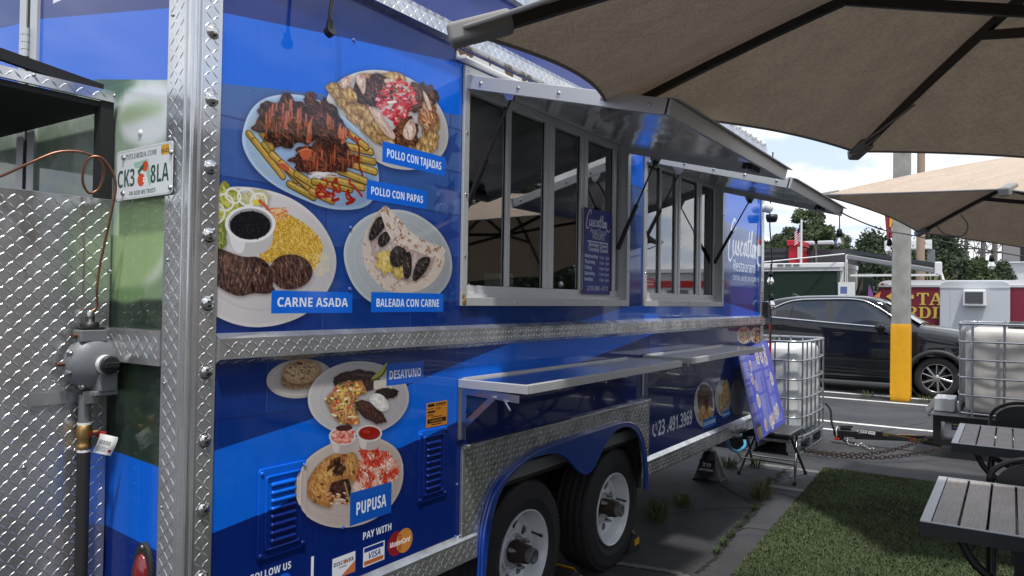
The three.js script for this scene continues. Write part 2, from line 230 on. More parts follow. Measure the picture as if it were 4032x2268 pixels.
class Print {                                            // draws on a canvas in pixels of a photograph crop, laid flat on the panel
  constructor(ctx, flat, res) { this.x = ctx; this.flat = flat; this.res = res; this.c = cI; }
  at(x, y) { return this.flat(this.c, x, y); }
  k(x, y) { const a = this.at(x, y), b = this.at(x + 4, y), d = this.at(x, y + 4); return [Math.hypot(b[0] - a[0], b[1] - a[1]) / 4, Math.hypot(d[0] - a[0], d[1] - a[1]) / 4]; }
  path(pts, smooth = true, closed = true) {
    const p = pts.map(([x, y]) => this.at(x, y)), n = p.length, x = this.x; x.beginPath();
    if (!smooth || n < 3) { p.forEach((q, i) => (i ? x.lineTo(...q) : x.moveTo(...q))); if (closed) x.closePath(); return; }
    const mid = (a, b) => [(a[0] + b[0]) / 2, (a[1] + b[1]) / 2];
    if (closed) { x.moveTo(...mid(p[n - 1], p[0])); for (let i = 0; i < n; i++) x.quadraticCurveTo(...p[i], ...mid(p[i], p[(i + 1) % n])); x.closePath(); }
    else { x.moveTo(...p[0]); for (let i = 1; i < n - 1; i++) x.quadraticCurveTo(...p[i], ...mid(p[i], p[i + 1])); x.lineTo(...p[n - 1]); }
  }
  fill(pts, col, smooth = true) { this.path(pts, smooth); this.x.fillStyle = Array.isArray(col) ? css(col) : col; this.x.fill(); }
  line(pts, col, w, a = 1) { const k = this.k(...pts[0]); this.path(pts, true, false); this.x.strokeStyle = css(col, a); this.x.lineWidth = w * (k[0] + k[1]) / 2; this.x.lineCap = 'round'; this.x.lineJoin = 'round'; this.x.stroke(); }
  clip(pts, f, smooth = true) { this.x.save(); this.path(pts, smooth); this.x.clip(); f(); this.x.restore(); }
  scatter(pts, n, f) { const xs = pts.map((p) => p[0]), ys = pts.map((p) => p[1]), a = Math.min(...xs), b = Math.max(...xs), c = Math.min(...ys), d = Math.max(...ys); for (let i = 0, g = 0; i < n && g < n * 12; g++) { const x = rr(a, b), y = rr(c, d); if (inside(pts, x, y)) { f(x, y); i++; } } }
  dab(x, y, rx, ry, rot, col, a = 1) { const p = this.at(x, y), k = this.k(x, y); this.x.fillStyle = css(col, a); this.x.beginPath(); this.x.ellipse(p[0], p[1], rx * k[0], ry * k[1], rot, 0, 7); this.x.fill(); }
  rag(cx, cy, rx, ry, rough = 0.2, n = 26) { const s = rr(0, 99), o = []; for (let i = 0; i < n; i++) { const t = (i / n) * 6.2832, r = 1 + rough * N2(Math.cos(t) * 1.7 + s, Math.sin(t) * 1.7) + rough * 0.5 * N2(Math.cos(t) * 5 + s, Math.sin(t) * 5); o.push([cx + Math.cos(t) * rx * r, cy + Math.sin(t) * ry * r]); } return o; }
  ell(cx, cy, rx, ry, rot = 0, n = 40) { const o = []; for (let i = 0; i < n; i++) { const t = (i / n) * 6.2832, a = Math.cos(t) * rx, b = Math.sin(t) * ry; o.push([cx + a * Math.cos(rot) - b * Math.sin(rot), cy + a * Math.sin(rot) + b * Math.cos(rot)]); } return o; }
  // lump of food: a patch of photographed texture, rounded towards its rim
  lump(pts, base, dark, light, n, size, smooth = false, stretch = 1) {
    const p = pts.map(([x, y]) => this.at(x, y)), c = [p.reduce((a, q) => a + q[0], 0) / p.length, p.reduce((a, q) => a + q[1], 0) / p.length], m = [pts.reduce((a, q) => a + q[0], 0) / pts.length, pts.reduce((a, q) => a + q[1], 0) / pts.length], k = this.k(...m), s = ((k[0] + k[1]) / 2) * size * 0.11, x = this.x, r = Math.max(...p.map((q) => Math.hypot(q[0] - c[0], q[1] - c[1])));
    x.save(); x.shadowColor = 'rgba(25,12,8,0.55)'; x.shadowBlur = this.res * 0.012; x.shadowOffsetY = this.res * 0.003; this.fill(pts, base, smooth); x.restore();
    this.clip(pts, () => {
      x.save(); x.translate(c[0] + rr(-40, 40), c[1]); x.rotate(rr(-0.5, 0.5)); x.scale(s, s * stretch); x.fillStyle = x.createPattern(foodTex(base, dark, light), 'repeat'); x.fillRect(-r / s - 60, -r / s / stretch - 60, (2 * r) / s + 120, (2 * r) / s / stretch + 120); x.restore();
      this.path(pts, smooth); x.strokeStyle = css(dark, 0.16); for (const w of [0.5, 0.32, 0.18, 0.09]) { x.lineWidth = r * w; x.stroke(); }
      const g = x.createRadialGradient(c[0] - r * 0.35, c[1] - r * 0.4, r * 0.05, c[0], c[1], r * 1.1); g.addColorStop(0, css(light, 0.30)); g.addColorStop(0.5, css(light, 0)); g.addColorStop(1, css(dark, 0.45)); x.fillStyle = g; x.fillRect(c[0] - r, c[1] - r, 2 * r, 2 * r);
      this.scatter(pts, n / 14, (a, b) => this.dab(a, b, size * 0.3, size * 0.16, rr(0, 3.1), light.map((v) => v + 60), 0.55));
    }, smooth);
  }
  plate(pts, col, rim) {                                  // printed plate with rim shading of its own photograph
    const p = pts.map(([x, y]) => this.at(x, y)), cx = p.reduce((s, q) => s + q[0], 0) / p.length, cy = p.reduce((s, q) => s + q[1], 0) / p.length, x = this.x;
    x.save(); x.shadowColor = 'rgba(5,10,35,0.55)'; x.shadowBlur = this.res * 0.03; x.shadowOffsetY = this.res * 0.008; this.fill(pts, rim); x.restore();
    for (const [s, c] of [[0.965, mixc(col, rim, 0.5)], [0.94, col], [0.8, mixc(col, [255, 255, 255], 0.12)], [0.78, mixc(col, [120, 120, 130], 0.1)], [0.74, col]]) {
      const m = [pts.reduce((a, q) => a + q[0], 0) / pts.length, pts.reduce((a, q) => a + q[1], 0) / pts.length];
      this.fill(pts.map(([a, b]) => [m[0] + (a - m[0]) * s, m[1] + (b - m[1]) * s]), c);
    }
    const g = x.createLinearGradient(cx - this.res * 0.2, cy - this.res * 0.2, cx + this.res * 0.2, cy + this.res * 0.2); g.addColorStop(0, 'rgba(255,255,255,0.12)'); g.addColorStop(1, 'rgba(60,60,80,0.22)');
    this.fill(pts, g);
  }
  label(x0, y0, x1, y1, text, col = [18, 104, 220]) {      // blue name plate: opposite corners, in crop pixels
    const a = this.at(x0, y0), b = this.at(x1, y1), x = this.x, w = b[0] - a[0], h = b[1] - a[1];
    x.fillStyle = css(col); x.fillRect(a[0], a[1], w, h); x.save(); x.translate(a[0] + w / 2, a[1] + h * 0.53); x.fillStyle = 'rgb(240,243,250)'; x.font = `bold ${h * 0.52}px sans-serif`; x.textAlign = 'center'; x.textBaseline = 'middle';
    x.scale((w * (text.length < 8 ? 0.74 : 0.88)) / x.measureText(text).width, 1.08); x.fillText(text, 0, 0); x.restore();
  }
}
const GLYPH = { C: [[[1.55, 1.9], [1.5, 2.5], [1.1, 2.6], [0.5, 1.8], [0.15, 0.6], [0.25, -0.35], [0.7, -0.5], [1.3, 0.1]]], u: [[[0, 1], [0.02, 0.3], [0.25, 0], [0.55, 0.35], [0.65, 1]], [[0.65, 1], [0.62, 0.25], [0.9, 0.05]]],
  s: [[[0, 0.2], [0.45, 1.05], [0.4, 0.6], [0.6, 0.25], [0.35, -0.02], [0.1, 0.1]]], c: [[[0.66, 0.85], [0.38, 1.02], [0.1, 0.5], [0.25, 0.02], [0.75, 0.25]]], a: [[[0.65, 0.82], [0.35, 1.02], [0.1, 0.5], [0.22, 0.04], [0.5, 0.3], [0.68, 1]], [[0.68, 1], [0.66, 0.2], [0.92, 0.1]]],
  t: [[[0.45, 1.9], [0.32, 0.9], [0.3, 0.25], [0.48, 0], [0.75, 0.2]], [[0, 1.15], [0.85, 1.3]]], l: [[[0.2, 0.6], [0.6, 1.7], [0.45, 2.05], [0.28, 1.3], [0.3, 0.2], [0.55, 0.1]]], n: [[[0.05, 0.95], [0.1, 0.02]], [[0.1, 0.3], [0.38, 1.02], [0.58, 0.75], [0.6, 0.1], [0.8, -0.35], [1.7, -0.5], [2.2, 0.1]]] };
function script(x, text, px, py, size, w) {               // handwritten brush lettering
  x.save(); x.translate(px, py); x.scale(size, -size); x.transform(1, 0, 0.12, 1, 0, 0); x.lineCap = 'round'; x.lineJoin = 'round'; x.strokeStyle = 'rgb(236,240,248)'; let cx = 0;
  for (const ch of text) { for (const s of GLYPH[ch]) { const p = smoothPts(s, false, 14); for (let i = 1; i < p.length; i++) { x.beginPath(); x.moveTo(cx + p[i - 1][0], p[i - 1][1]); x.lineTo(cx + p[i][0], p[i][1]); x.lineWidth = w * (p[i][1] < p[i - 1][1] ? 1.35 : 0.75); x.stroke(); } } cx += ch === 'C' ? 1.15 : ch === 't' ? 0.72 : ch === 'l' ? 0.62 : 0.86; }
  x.restore();
}
const NAVY = [14, 44, 124], BRIGHT = [8, 102, 220], DEEP = [6, 34, 108];
function beans(P, cx, cy, rx, ry) { const e = P.ell(cx, cy, rx, ry); P.fill(e, [14, 15, 22]); P.scatter(e, 90, (x, y) => P.dab(x, y, 9, 6, rr(0, 3), jit([26, 27, 36], 12))); P.scatter(e, 26, (x, y) => P.dab(x, y, 3, 1.6, rr(0, 3), [120, 128, 140], 0.7)); }
function cup(P, cx, cy, rx, ry, h, fillFn, col = [216, 214, 212]) {
  P.fill([[cx - rx, cy], [cx - rx * 0.8, cy + h], [cx, cy + h * 1.15], [cx + rx * 0.8, cy + h], [cx + rx, cy]], mixc(col, [120, 115, 115], 0.25)); P.fill([[cx - rx * 0.9, cy], [cx - rx * 0.72, cy + h], [cx - rx * 0.2, cy + h * 1.1], [cx - rx * 0.2, cy]], mixc(col, [255, 255, 255], 0.2));
  P.fill(P.ell(cx, cy, rx, ry), mixc(col, [255, 255, 255], 0.4)); P.fill(P.ell(cx, cy, rx * 0.87, ry * 0.85), mixc(col, [90, 85, 90], 0.45)); fillFn();
}
const FOOD = {
  tajadas(P) {
    P.c = cC; seed = 21;
    P.plate([[1010, 760], [1120, 640], [1280, 575], [1450, 565], [1640, 610], [1800, 710], [1930, 860], [2000, 1030], [1995, 1200], [1900, 1320], [1760, 1385], [1600, 1385], [1440, 1340], [1250, 1200], [1100, 1030], [1000, 880]], [196, 190, 184], [214, 206, 196]);
    let tj = 0; for (const [cx, cy, a] of [[1090, 730, 0.3], [1120, 790, 0.9], [1170, 850, 0.5], [1225, 910, 0.8], [1260, 970, 0.2], [1330, 1020, 1], [1390, 1075, 0.6], [1440, 1120, 0.4], [1290, 890, 0.2], [1460, 650, 0.3], [1560, 640, 0.2], [1850, 1080, 0.9], [1830, 1170, 0.3], [1780, 1225, 0], [1870, 980, 1.2], [1200, 770, 0.4], [1380, 960, 0.7], [1500, 1130, 0.3], [1330, 650, 0], [1560, 1180, 0.3], [1700, 1190, 0.2], [1450, 1030, 0.8]]) { const b = [[190, 148, 84], [206, 168, 104], [176, 132, 72]][tj++ % 3]; P.lump(P.rag(cx, cy, 92, 54, 0.14).map(([x, y]) => [cx + (x - cx) * Math.cos(a) - (y - cy) * Math.sin(a), cy + (x - cx) * Math.sin(a) + (y - cy) * Math.cos(a)]), b, [104, 66, 30], [240, 212, 156], 60, 20, true); }
    P.lump(P.rag(1390, 735, 165, 125, 0.22, 44), [66, 42, 40], [20, 13, 16], [142, 100, 86], 260, 15, true); P.lump(P.rag(1765, 800, 140, 135, 0.22, 44), [70, 42, 36], [22, 14, 15], [150, 100, 76], 240, 15, true); P.lump(P.rag(1650, 1080, 100, 130, 0.25, 40), [92, 50, 34], [30, 17, 14], [176, 112, 74], 200, 14, true); P.lump(P.rag(1830, 950, 72, 130, 0.25, 40), [176, 112, 74], [66, 36, 26], [236, 196, 156], 160, 14);
    for (const q of [[[1110, 650], [1210, 600], [1220, 680], [1150, 720], [1190, 730], [1110, 715]], [[1245, 605], [1320, 600], [1330, 690], [1310, 790], [1275, 720], [1240, 660]], [[1330, 850], [1430, 900], [1490, 1010], [1570, 1090], [1560, 1150], [1470, 1090], [1400, 980]], [[1620, 1060], [1690, 955], [1725, 1000], [1740, 1080], [1700, 1150], [1635, 1130]], [[1780, 715], [1840, 800], [1870, 900], [1840, 905], [1810, 830]], [[1460, 640], [1560, 640], [1580, 680], [1490, 690]]]) P.lump(q, [214, 184, 166], [160, 118, 104], [246, 226, 212], 60, 26, true);
    const pico = [[1410, 790], [1480, 690], [1600, 640], [1710, 720], [1730, 830], [1650, 950], [1570, 1020], [1470, 930], [1420, 860]];
    P.scatter(pico, 230, (x, y) => P.fill(P.rag(x, y, rr(10, 25), rr(8, 18), 0.4, 7), jit([[196, 34, 44], [214, 64, 66], [168, 26, 40], [220, 170, 168], [206, 96, 96]][(rnd() * 5) | 0], 16), false)); P.scatter(pico, 12, (x, y) => P.dab(x, y, 10, 5, rr(0, 3), [96, 120, 60])); P.fill([[1480, 830], [1560, 815], [1590, 835], [1520, 850]], [232, 220, 216]);
  },
  papas(P) {
    P.c = cC; seed = 33;
    P.plate([[330, 1020], [380, 900], [470, 810], [600, 770], [760, 765], [920, 800], [1060, 880], [1220, 1010], [1340, 1150], [1410, 1300], [1440, 1470], [1410, 1600], [1330, 1690], [1180, 1715], [1000, 1700], [820, 1630], [600, 1530], [440, 1400], [350, 1270], [310, 1150]], [142, 174, 212], [176, 200, 222]);
    P.clip([[330, 1010], [500, 830], [700, 790], [600, 1000], [480, 1200], [700, 1400], [560, 1480], [400, 1330]], () => P.scatter([[330, 1000], [700, 800], [700, 1480], [400, 1400]], 900, (x, y) => P.dab(x, y, 14, 9, rr(0, 3), jit([176, 184, 150], 12), 0.12)));
    const fry = (x0, y0, x1, y1, w = 52) => { P.line([[x0, y0], [x1, y1]], jit([86, 66, 20], 10), w + 7); P.line([[x0, y0 - 3], [x1, y1 - 3]], jit([168, 134, 54], 20), w * 0.86); P.line([[x0 + 4, y0 - 12], [x1 - 4, y1 - 12]], jit([214, 184, 100], 18), w * 0.3, 0.75); for (let i = 0; i < 12; i++) { const q = rnd(); P.dab(x0 + (x1 - x0) * q + rr(-14, 14), y0 + (y1 - y0) * q + rr(-14, 14), rr(5, 13), rr(3, 7), rr(0, 3), jit([[120, 84, 30], [206, 176, 92], [150, 108, 42]][(rnd() * 3) | 0], 10), 0.45); } };
    for (const f of [[370, 1090, 620, 1400], [420, 1150, 650, 1440], [500, 1180, 760, 1470], [560, 1260, 820, 1500], [640, 1330, 860, 1530], [760, 1420, 980, 1560], [900, 1480, 1200, 1545], [980, 1440, 1300, 1530], [1080, 1380, 1330, 1480], [1150, 1260, 1390, 1320], [1120, 1180, 1370, 1240], [1180, 1080, 1330, 1200], [1180, 1330, 1400, 1400], [700, 1500, 900, 1610], [880, 1560, 1050, 1640], [830, 880, 960, 860], [480, 1090, 560, 1200]]) fry(...f);
    P.lump(P.rag(690, 1000, 262, 205, 0.2, 70), [66, 36, 28], [18, 12, 12], [146, 86, 60], 900, 19, true); P.lump(P.rag(1010, 1030, 150, 225, 0.2, 60).map(([x, y]) => [x + (y - 1030) * 0.38, y]), [56, 31, 27], [16, 11, 12], [134, 80, 60], 560, 17, true); P.lump(P.rag(875, 810, 52, 66, 0.18, 30), [74, 42, 32], [22, 14, 13], [150, 96, 70], 80, 14); P.lump(P.rag(980, 1300, 265, 130, 0.22, 60), [84, 42, 28], [24, 14, 12], [170, 96, 62], 620, 18, true);
    const drip = (x, y, l, w, c = [176, 84, 46]) => { P.line([[x, y], [x + rr(-8, 8), y + l * 0.4], [x + rr(-14, 6), y + l]], c, w); P.dab(x + rr(-6, 4), y + l, w * 0.6, w * 0.8, 0, c); P.line([[x - w * 0.15, y + 4], [x - w * 0.15 + rr(-4, 4), y + l * 0.7]], [226, 150, 110], w * 0.22, 0.8); };
    for (let i = 0; i < 30; i++) { const x = rr(500, 900); drip(x, 810 + Math.abs(x - 690) * 0.45 + rr(-20, 150), rr(40, 150), rr(7, 26), jit([150, 76, 48], 22)); }
    for (let i = 0; i < 22; i++) { const x = rr(820, 1240); drip(x, 1200 + rr(-30, 110), rr(40, 130), rr(7, 20), jit([148, 66, 42], 20)); } for (let i = 0; i < 18; i++) { const x = rr(1000, 1180); drip(x, 930 + (x - 1000) * 0.8 + rr(-30, 60), rr(40, 110), rr(8, 15), jit([176, 92, 60], 12)); }
    for (const q of [[[770, 1240], [830, 1205], [890, 1230], [880, 1290], [820, 1310]], [[610, 1330], [650, 1315], [710, 1370], [690, 1400], [630, 1380]]]) { P.fill(q, [186, 88, 52]); P.line(q.slice(0, 3), [226, 150, 112], 8, 0.8); }
    const red = (...p) => P.line(p, jit([150, 38, 26], 14), rr(14, 22)); for (let i = 0; i < 11; i++) { const x = rr(930, 1260), y = rr(1430, 1560); red([x, y], [x + rr(-30, 60), y + rr(15, 50)], [x + rr(-50, 70), y + rr(50, 110)], [x + rr(-20, 110), y + rr(70, 140)]); } red([1240, 1120], [1280, 1200], [1260, 1330], [1300, 1430]); red([1180, 1080], [1230, 1150], [1280, 1130]); for (let i = 0; i < 26; i++) P.line([[rr(830, 1100), rr(1410, 1470)], [rr(830, 1100), rr(1390, 1440)], [rr(850, 1120), rr(1400, 1450)]], [226, 216, 216], 5, 0.85);
    P.scatter(P.ell(1060, 1560, 120, 70), 14, (x, y) => P.dab(x, y, 12, 5, 0.6, [206, 120, 100], 0.7));
  },
  asada(P) {
    P.c = cD; seed = 55;
    P.plate([[60, 300], [180, 262], [330, 258], [500, 285], [660, 340], [800, 430], [920, 560], [1000, 720], [1018, 850], [990, 980], [900, 1130], [760, 1250], [560, 1320], [380, 1335], [220, 1305], [60, 1230], [-80, 1100], [-150, 800], [-60, 420]], [212, 206, 204], [222, 216, 212]);
    const rice = [[500, 480], [560, 430], [680, 490], [800, 560], [880, 650], [915, 720], [880, 830], [840, 900], [700, 870], [560, 830], [460, 840], [420, 760], [470, 620]];
    P.fill(rice, [196, 150, 48]); P.scatter(rice, 2600, (x, y) => P.dab(x, y, rr(6, 13), rr(2.2, 3.6), rr(0, 3.1), jit([[226, 186, 84], [206, 160, 54], [240, 208, 124], [176, 128, 34]][(rnd() * 4) | 0], 10))); P.scatter([[820, 780], [960, 760], [960, 900], [860, 960]], 200, (x, y) => P.dab(x, y, 9, 3, rr(0, 3), [222, 206, 150], 0.5));
    for (let i = 0; i < 60; i++) P.line([[rr(480, 640), rr(430, 500)], [rr(500, 660), rr(420, 520)]], jit([[206, 92, 52], [216, 140, 90], [230, 200, 150]][(rnd() * 3) | 0], 12), 5);
    P.lump(P.rag(150, 400, 150, 170, 0.2, 40), [176, 172, 66], [96, 108, 34], [226, 222, 140], 420, 16); P.lump(P.rag(110, 640, 70, 120, 0.2, 30), [128, 138, 58], [70, 84, 30], [196, 196, 110], 160, 13); P.lump(P.rag(400, 350, 110, 60, 0.3), [206, 196, 150], [150, 150, 80], [236, 230, 200], 120, 12);
    for (const [cx, cy, rx, ry] of [[90, 470, 70, 80], [230, 330, 60, 50], [330, 340, 70, 60], [420, 380, 60, 70], [160, 380, 70, 60]]) { const e = P.ell(cx, cy, rx, ry, rr(0, 1)); P.line([...e, e[0]], [224, 222, 214], 17, 0.92); P.line([...e, e[0]], [244, 242, 236], 6, 0.7); }
    P.line([[430, 370], [480, 410], [500, 450]], [196, 96, 60], 26); P.dab(400, 380, 24, 20, 0, [224, 206, 60]);
    const meat = (pts) => { P.lump(pts, [78, 53, 46], [24, 15, 15], [158, 120, 102], 500, 16, true, 2.6); P.clip(pts, () => P.scatter(pts, 420, (x, y) => { const a = 1.2 + 0.7 * N2(x / 200, y / 200), l = rr(16, 60); P.line([[x, y], [x + Math.cos(a) * l * 0.5 + 4, y + Math.sin(a) * l * 0.5], [x + Math.cos(a) * l, y + Math.sin(a) * l]], jit([[34, 21, 21], [104, 72, 62], [142, 106, 92], [50, 32, 30], [22, 14, 16]][(rnd() * 5) | 0], 9), rr(3, 7), 0.6); })); };
    meat([[20, 760], [120, 725], [220, 770], [320, 800], [420, 790], [500, 850], [545, 930], [520, 1020], [560, 1050], [480, 1080], [380, 1065], [290, 1100], [180, 1065], [90, 1000], [20, 960]]); meat([[520, 840], [580, 785], [690, 772], [770, 800], [825, 860], [835, 930], [790, 1000], [700, 1045], [590, 1040], [530, 980], [500, 920]]);
    cup(P, 358, 545, 193, 140, 210, () => beans(P, 358, 555, 155, 108));
    P.label(520, 1050, 1132, 1220, 'CARNE ASADA');
  },
  baleada(P) {
    P.c = cD; seed = 77;
    P.plate([[1062, 790], [1080, 670], [1150, 550], [1260, 470], [1400, 430], [1560, 440], [1700, 510], [1810, 610], [1880, 740], [1900, 880], [1870, 990], [1800, 1080], [1680, 1150], [1540, 1190], [1400, 1190], [1280, 1150], [1170, 1060], [1100, 940]], [168, 176, 180], [190, 196, 198]);
    const spots = (pts, n) => P.clip(pts, () => { P.scatter(pts, 300, (x, y) => P.dab(x, y, 16, 9, rr(0, 3), jit([214, 198, 184], 16), 0.4)); P.scatter(pts, n, (x, y) => { if (N2(x / 70, y / 70) > 0.15) P.dab(x, y, rr(4, 11), rr(3, 7), rr(0, 3), jit([142, 86, 54], 18), 0.6); }); });
    const lower = [[1215, 640], [1300, 480], [1380, 400], [1420, 520], [1560, 720], [1840, 760], [1835, 850], [1780, 960], [1660, 1060], [1500, 1070], [1380, 1050], [1260, 930], [1205, 800]]; P.fill(lower, [206, 192, 180]); spots(lower, 260);
    const ins = [[1260, 600], [1330, 470], [1380, 470], [1420, 600], [1480, 700], [1600, 740], [1760, 800], [1700, 930], [1560, 980], [1440, 900], [1300, 780]]; P.lump(ins, [196, 178, 172], [150, 128, 126], [232, 222, 218], 300, 12); P.lump(P.rag(1390, 830, 80, 90, 0.25), [216, 190, 96], [180, 140, 40], [240, 228, 190], 160, 12); P.lump(P.rag(1490, 900, 50, 60, 0.25), [206, 176, 80], [150, 110, 30], [240, 226, 180], 80, 10);
    for (const q of [[[1250, 650], [1310, 500], [1370, 480], [1390, 560], [1340, 620], [1280, 680]], [[1320, 650], [1390, 590], [1430, 640], [1400, 700], [1340, 730]], [[1420, 750], [1480, 700], [1550, 740], [1540, 830], [1490, 880], [1420, 860]], [[1520, 780], [1580, 740], [1590, 900], [1560, 970], [1520, 950]], [[1600, 900], [1640, 800], [1740, 790], [1700, 900], [1610, 990], [1590, 960]]]) P.lump(q, [40, 34, 34], [9, 8, 10], [112, 98, 92], 150, 14, true);
    const flap = [[1340, 440], [1385, 398], [1420, 430], [1500, 520], [1600, 630], [1720, 690], [1840, 720], [1845, 770], [1780, 810], [1680, 780], [1600, 735], [1540, 740], [1440, 680], [1390, 590]]; P.fill(flap, [214, 204, 196]); spots(flap, 420);
    P.label(1278, 1062, 1824, 1212, 'BALEADA CON CARNE');
  },
  tortillas(P) {
    P.c = cE; seed = 91;
    P.plate(P.ell(600, 222, 208, 122, -0.1), [176, 168, 160], [190, 184, 176]); for (const r of [0.9, 0.82, 0.86]) { const e = P.ell(600, 222, 205 * r, 118 * r, -0.1); P.line([...e, e[0]], [206, 198, 190], 3, 0.6); }
    P.lump(P.ell(605, 222, 122, 62, -0.12), [170, 138, 98], [120, 86, 54], [200, 170, 130], 160, 9); P.lump(P.ell(612, 180, 122, 76, -0.12), [192, 162, 122], [140, 104, 70], [222, 196, 160], 300, 10); for (let i = 0; i < 9; i++) P.line([[640 + i * 9, 130 + i * 9], [600 + i * 10, 170 + i * 7]], [150, 116, 80], 4, 0.6); P.scatter(P.ell(600, 180, 90, 55), 22, (x, y) => P.dab(x, y, 9, 5, 0.5, [104, 62, 44], 0.7)); P.dab(600, 128, 22, 8, 0.2, [96, 30, 40]);
  },
  desayuno(P) {
    P.c = cE; seed = 93;
    P.plate(P.ell(965, 345, 316, 232, -0.05), [190, 186, 186], [206, 202, 200]);
    P.lump(P.rag(960, 240, 145, 72, 0.1, 40), [62, 38, 36], [40, 24, 26], [84, 56, 50], 260, 14, true);
    const av = [[1150, 118], [1140, 190], [1085, 230], [1040, 235], [1060, 200], [1105, 170], [1130, 130]]; P.fill(av, [186, 180, 84]); P.line([[1150, 120], [1128, 200], [1045, 236]], [70, 84, 34], 9); P.fill([[1060, 235], [1140, 225], [1180, 260], [1170, 285], [1060, 290]], [206, 200, 186], false);
    const eg = [[830, 260], [900, 235], [985, 232], [1020, 310], [960, 330], [955, 420], [975, 500], [920, 510], [850, 500], [800, 440], [755, 350], [800, 310]]; P.lump(eg, [196, 142, 78], [112, 60, 32], [244, 206, 138], 640, 15); P.scatter(eg, 130, (x, y) => P.fill(P.rag(x, y, rr(6, 15), rr(5, 10), 0.4, 7), jit([[206, 88, 62], [228, 196, 84], [180, 106, 74], [240, 226, 190], [70, 88, 34]][(rnd() * 5) | 0], 14), false));
    P.lump(P.rag(1140, 315, 72, 34, 0.16).map(([x, y]) => [x, y - (x - 1140) * 0.05]), [34, 20, 20], [16, 10, 12], [70, 44, 36], 90, 8); P.lump(P.rag(1042, 430, 95, 56, 0.14).map(([x, y]) => [x, y + (x - 1042) * 0.5]), [58, 30, 24], [24, 14, 14], [116, 66, 40], 170, 10);
    P.lump([[1020, 350], [1060, 310], [1120, 320], [1160, 390], [1150, 420], [1100, 430], [1050, 380]], [226, 222, 218], [180, 176, 176], [248, 246, 244], 120, 10, true);
    P.label(1141, 132, 1368, 240, 'DESAYUNO', [18, 92, 204]);
  },
  pupusa(P) {
    P.c = cE; seed = 97;
    P.plate([[555, 880], [600, 770], [700, 670], [850, 600], [1000, 575], [1130, 600], [1220, 670], [1250, 780], [1235, 910], [1160, 1030], [1050, 1110], [920, 1150], [790, 1150], [660, 1100], [580, 1010]], [190, 174, 164], [206, 190, 178]);
    const cab = [[980, 680], [1040, 640], [1120, 680], [1190, 740], [1220, 800], [1180, 880], [1080, 910], [1000, 950], [940, 960], [950, 860], [970, 780]]; P.fill(cab, [196, 158, 146]); for (let i = 0; i < 900; i++) P.scatter(cab, 1, (x, y) => { const red = N2(x / 90, y / 90) + (900 - y) / 400 > 0.25, a = rr(0.6, 2.6), l = rr(12, 46); P.line([[x, y], [x + Math.cos(a) * l * 0.5 + 5, y - Math.sin(a) * l * 0.5], [x + Math.cos(a) * l, y - Math.sin(a) * l]], jit(red ? [[198, 44, 28], [214, 78, 50], [168, 34, 24]][(rnd() * 3) | 0] : [[222, 190, 176], [236, 214, 202], [206, 120, 92]][(rnd() * 3) | 0], 14), rr(3, 7), 0.85); });
    const bread = [[640, 880], [680, 800], [760, 710], [850, 680], [930, 675], [968, 720], [965, 800], [930, 880], [915, 870], [900, 840], [860, 850], [800, 870], [790, 930], [800, 1000], [800, 1030], [700, 1000], [650, 960]]; P.lump(bread, [196, 142, 78], [136, 82, 38], [226, 182, 118], 700, 12, true); P.clip(bread, () => { P.scatter(P.rag(830, 770, 45, 50, 0.4), 60, (x, y) => P.dab(x, y, 16, 10, rr(0, 3), [44, 27, 22], 0.5)); for (const [x, y] of [[690, 780], [740, 880], [935, 805], [720, 960], [880, 700], [690, 990]]) P.dab(x, y, 14, 8, 0.4, [96, 46, 24], 0.75); P.scatter(bread, 30, (x, y) => P.dab(x, y, 12, 7, rr(0, 3), [166, 92, 44], 0.4)); });
    P.lump([[800, 870], [870, 850], [900, 845], [920, 900], [905, 1000], [850, 960], [790, 990], [780, 930]], [52, 30, 30], [20, 13, 15], [120, 72, 56], 200, 8); for (let i = 0; i < 40; i++) P.fill(P.rag(rr(770, 910), rr(930, 1000), 12, 7, 0.4, 7), jit([[150, 80, 48], [206, 150, 110], [220, 196, 170]][(rnd() * 3) | 0], 12), false); P.line([[880, 870], [895, 930], [915, 1000]], [150, 130, 80], 13);
    cup(P, 865, 580, 84, 56, 100, () => { const e = P.ell(866, 580, 70, 46); P.fill(e, [196, 120, 106]); P.scatter(e, 70, (x, y) => P.fill(P.rag(x, y, rr(8, 18), rr(5, 11), 0.4, 7), jit([[216, 62, 48], [230, 190, 176], [220, 140, 120]][(rnd() * 3) | 0], 12), false)); }, [200, 188, 184]);
    P.fill([[820, 515], [930, 508], [925, 545], [830, 550]], [70, 30, 28]); cup(P, 1032, 562, 80, 52, 95, () => { P.fill(P.ell(1034, 562, 66, 40), [150, 30, 22]); P.dab(1015, 552, 24, 10, 0.2, [196, 70, 50], 0.6); }, [200, 188, 184]);
    P.label(915, 935, 1168, 1055, 'PUPUSA', [20, 86, 184]);
  },
  far(P) {
    P.c = cH; seed = 111;
    P.plate(P.ell(1607, 438, 60, 135), [196, 194, 192], [214, 212, 208]); P.lump(P.rag(1612, 405, 46, 88, 0.12), [72, 42, 38], [34, 20, 22], [150, 108, 90], 220, 8); for (const [x, y, r] of [[1590, 500, 20], [1620, 510, 18], [1640, 480, 16], [1600, 470, 17]]) P.lump(P.rag(x, y, r, 34, 0.15), [206, 160, 96], [150, 100, 50], [232, 200, 150], 40, 6);
    P.plate(P.ell(1716, 400, 46, 108), [176, 170, 160], [196, 190, 180]); for (const [x, y, a] of [[1705, 410, 12], [1725, 380, 14], [1740, 360, 12]]) P.lump(P.rag(x, y, a, 74, 0.12), [196, 160, 104], [140, 104, 60], [226, 200, 150], 60, 6); P.fill(P.ell(1700, 350, 15, 28), [216, 212, 206]);
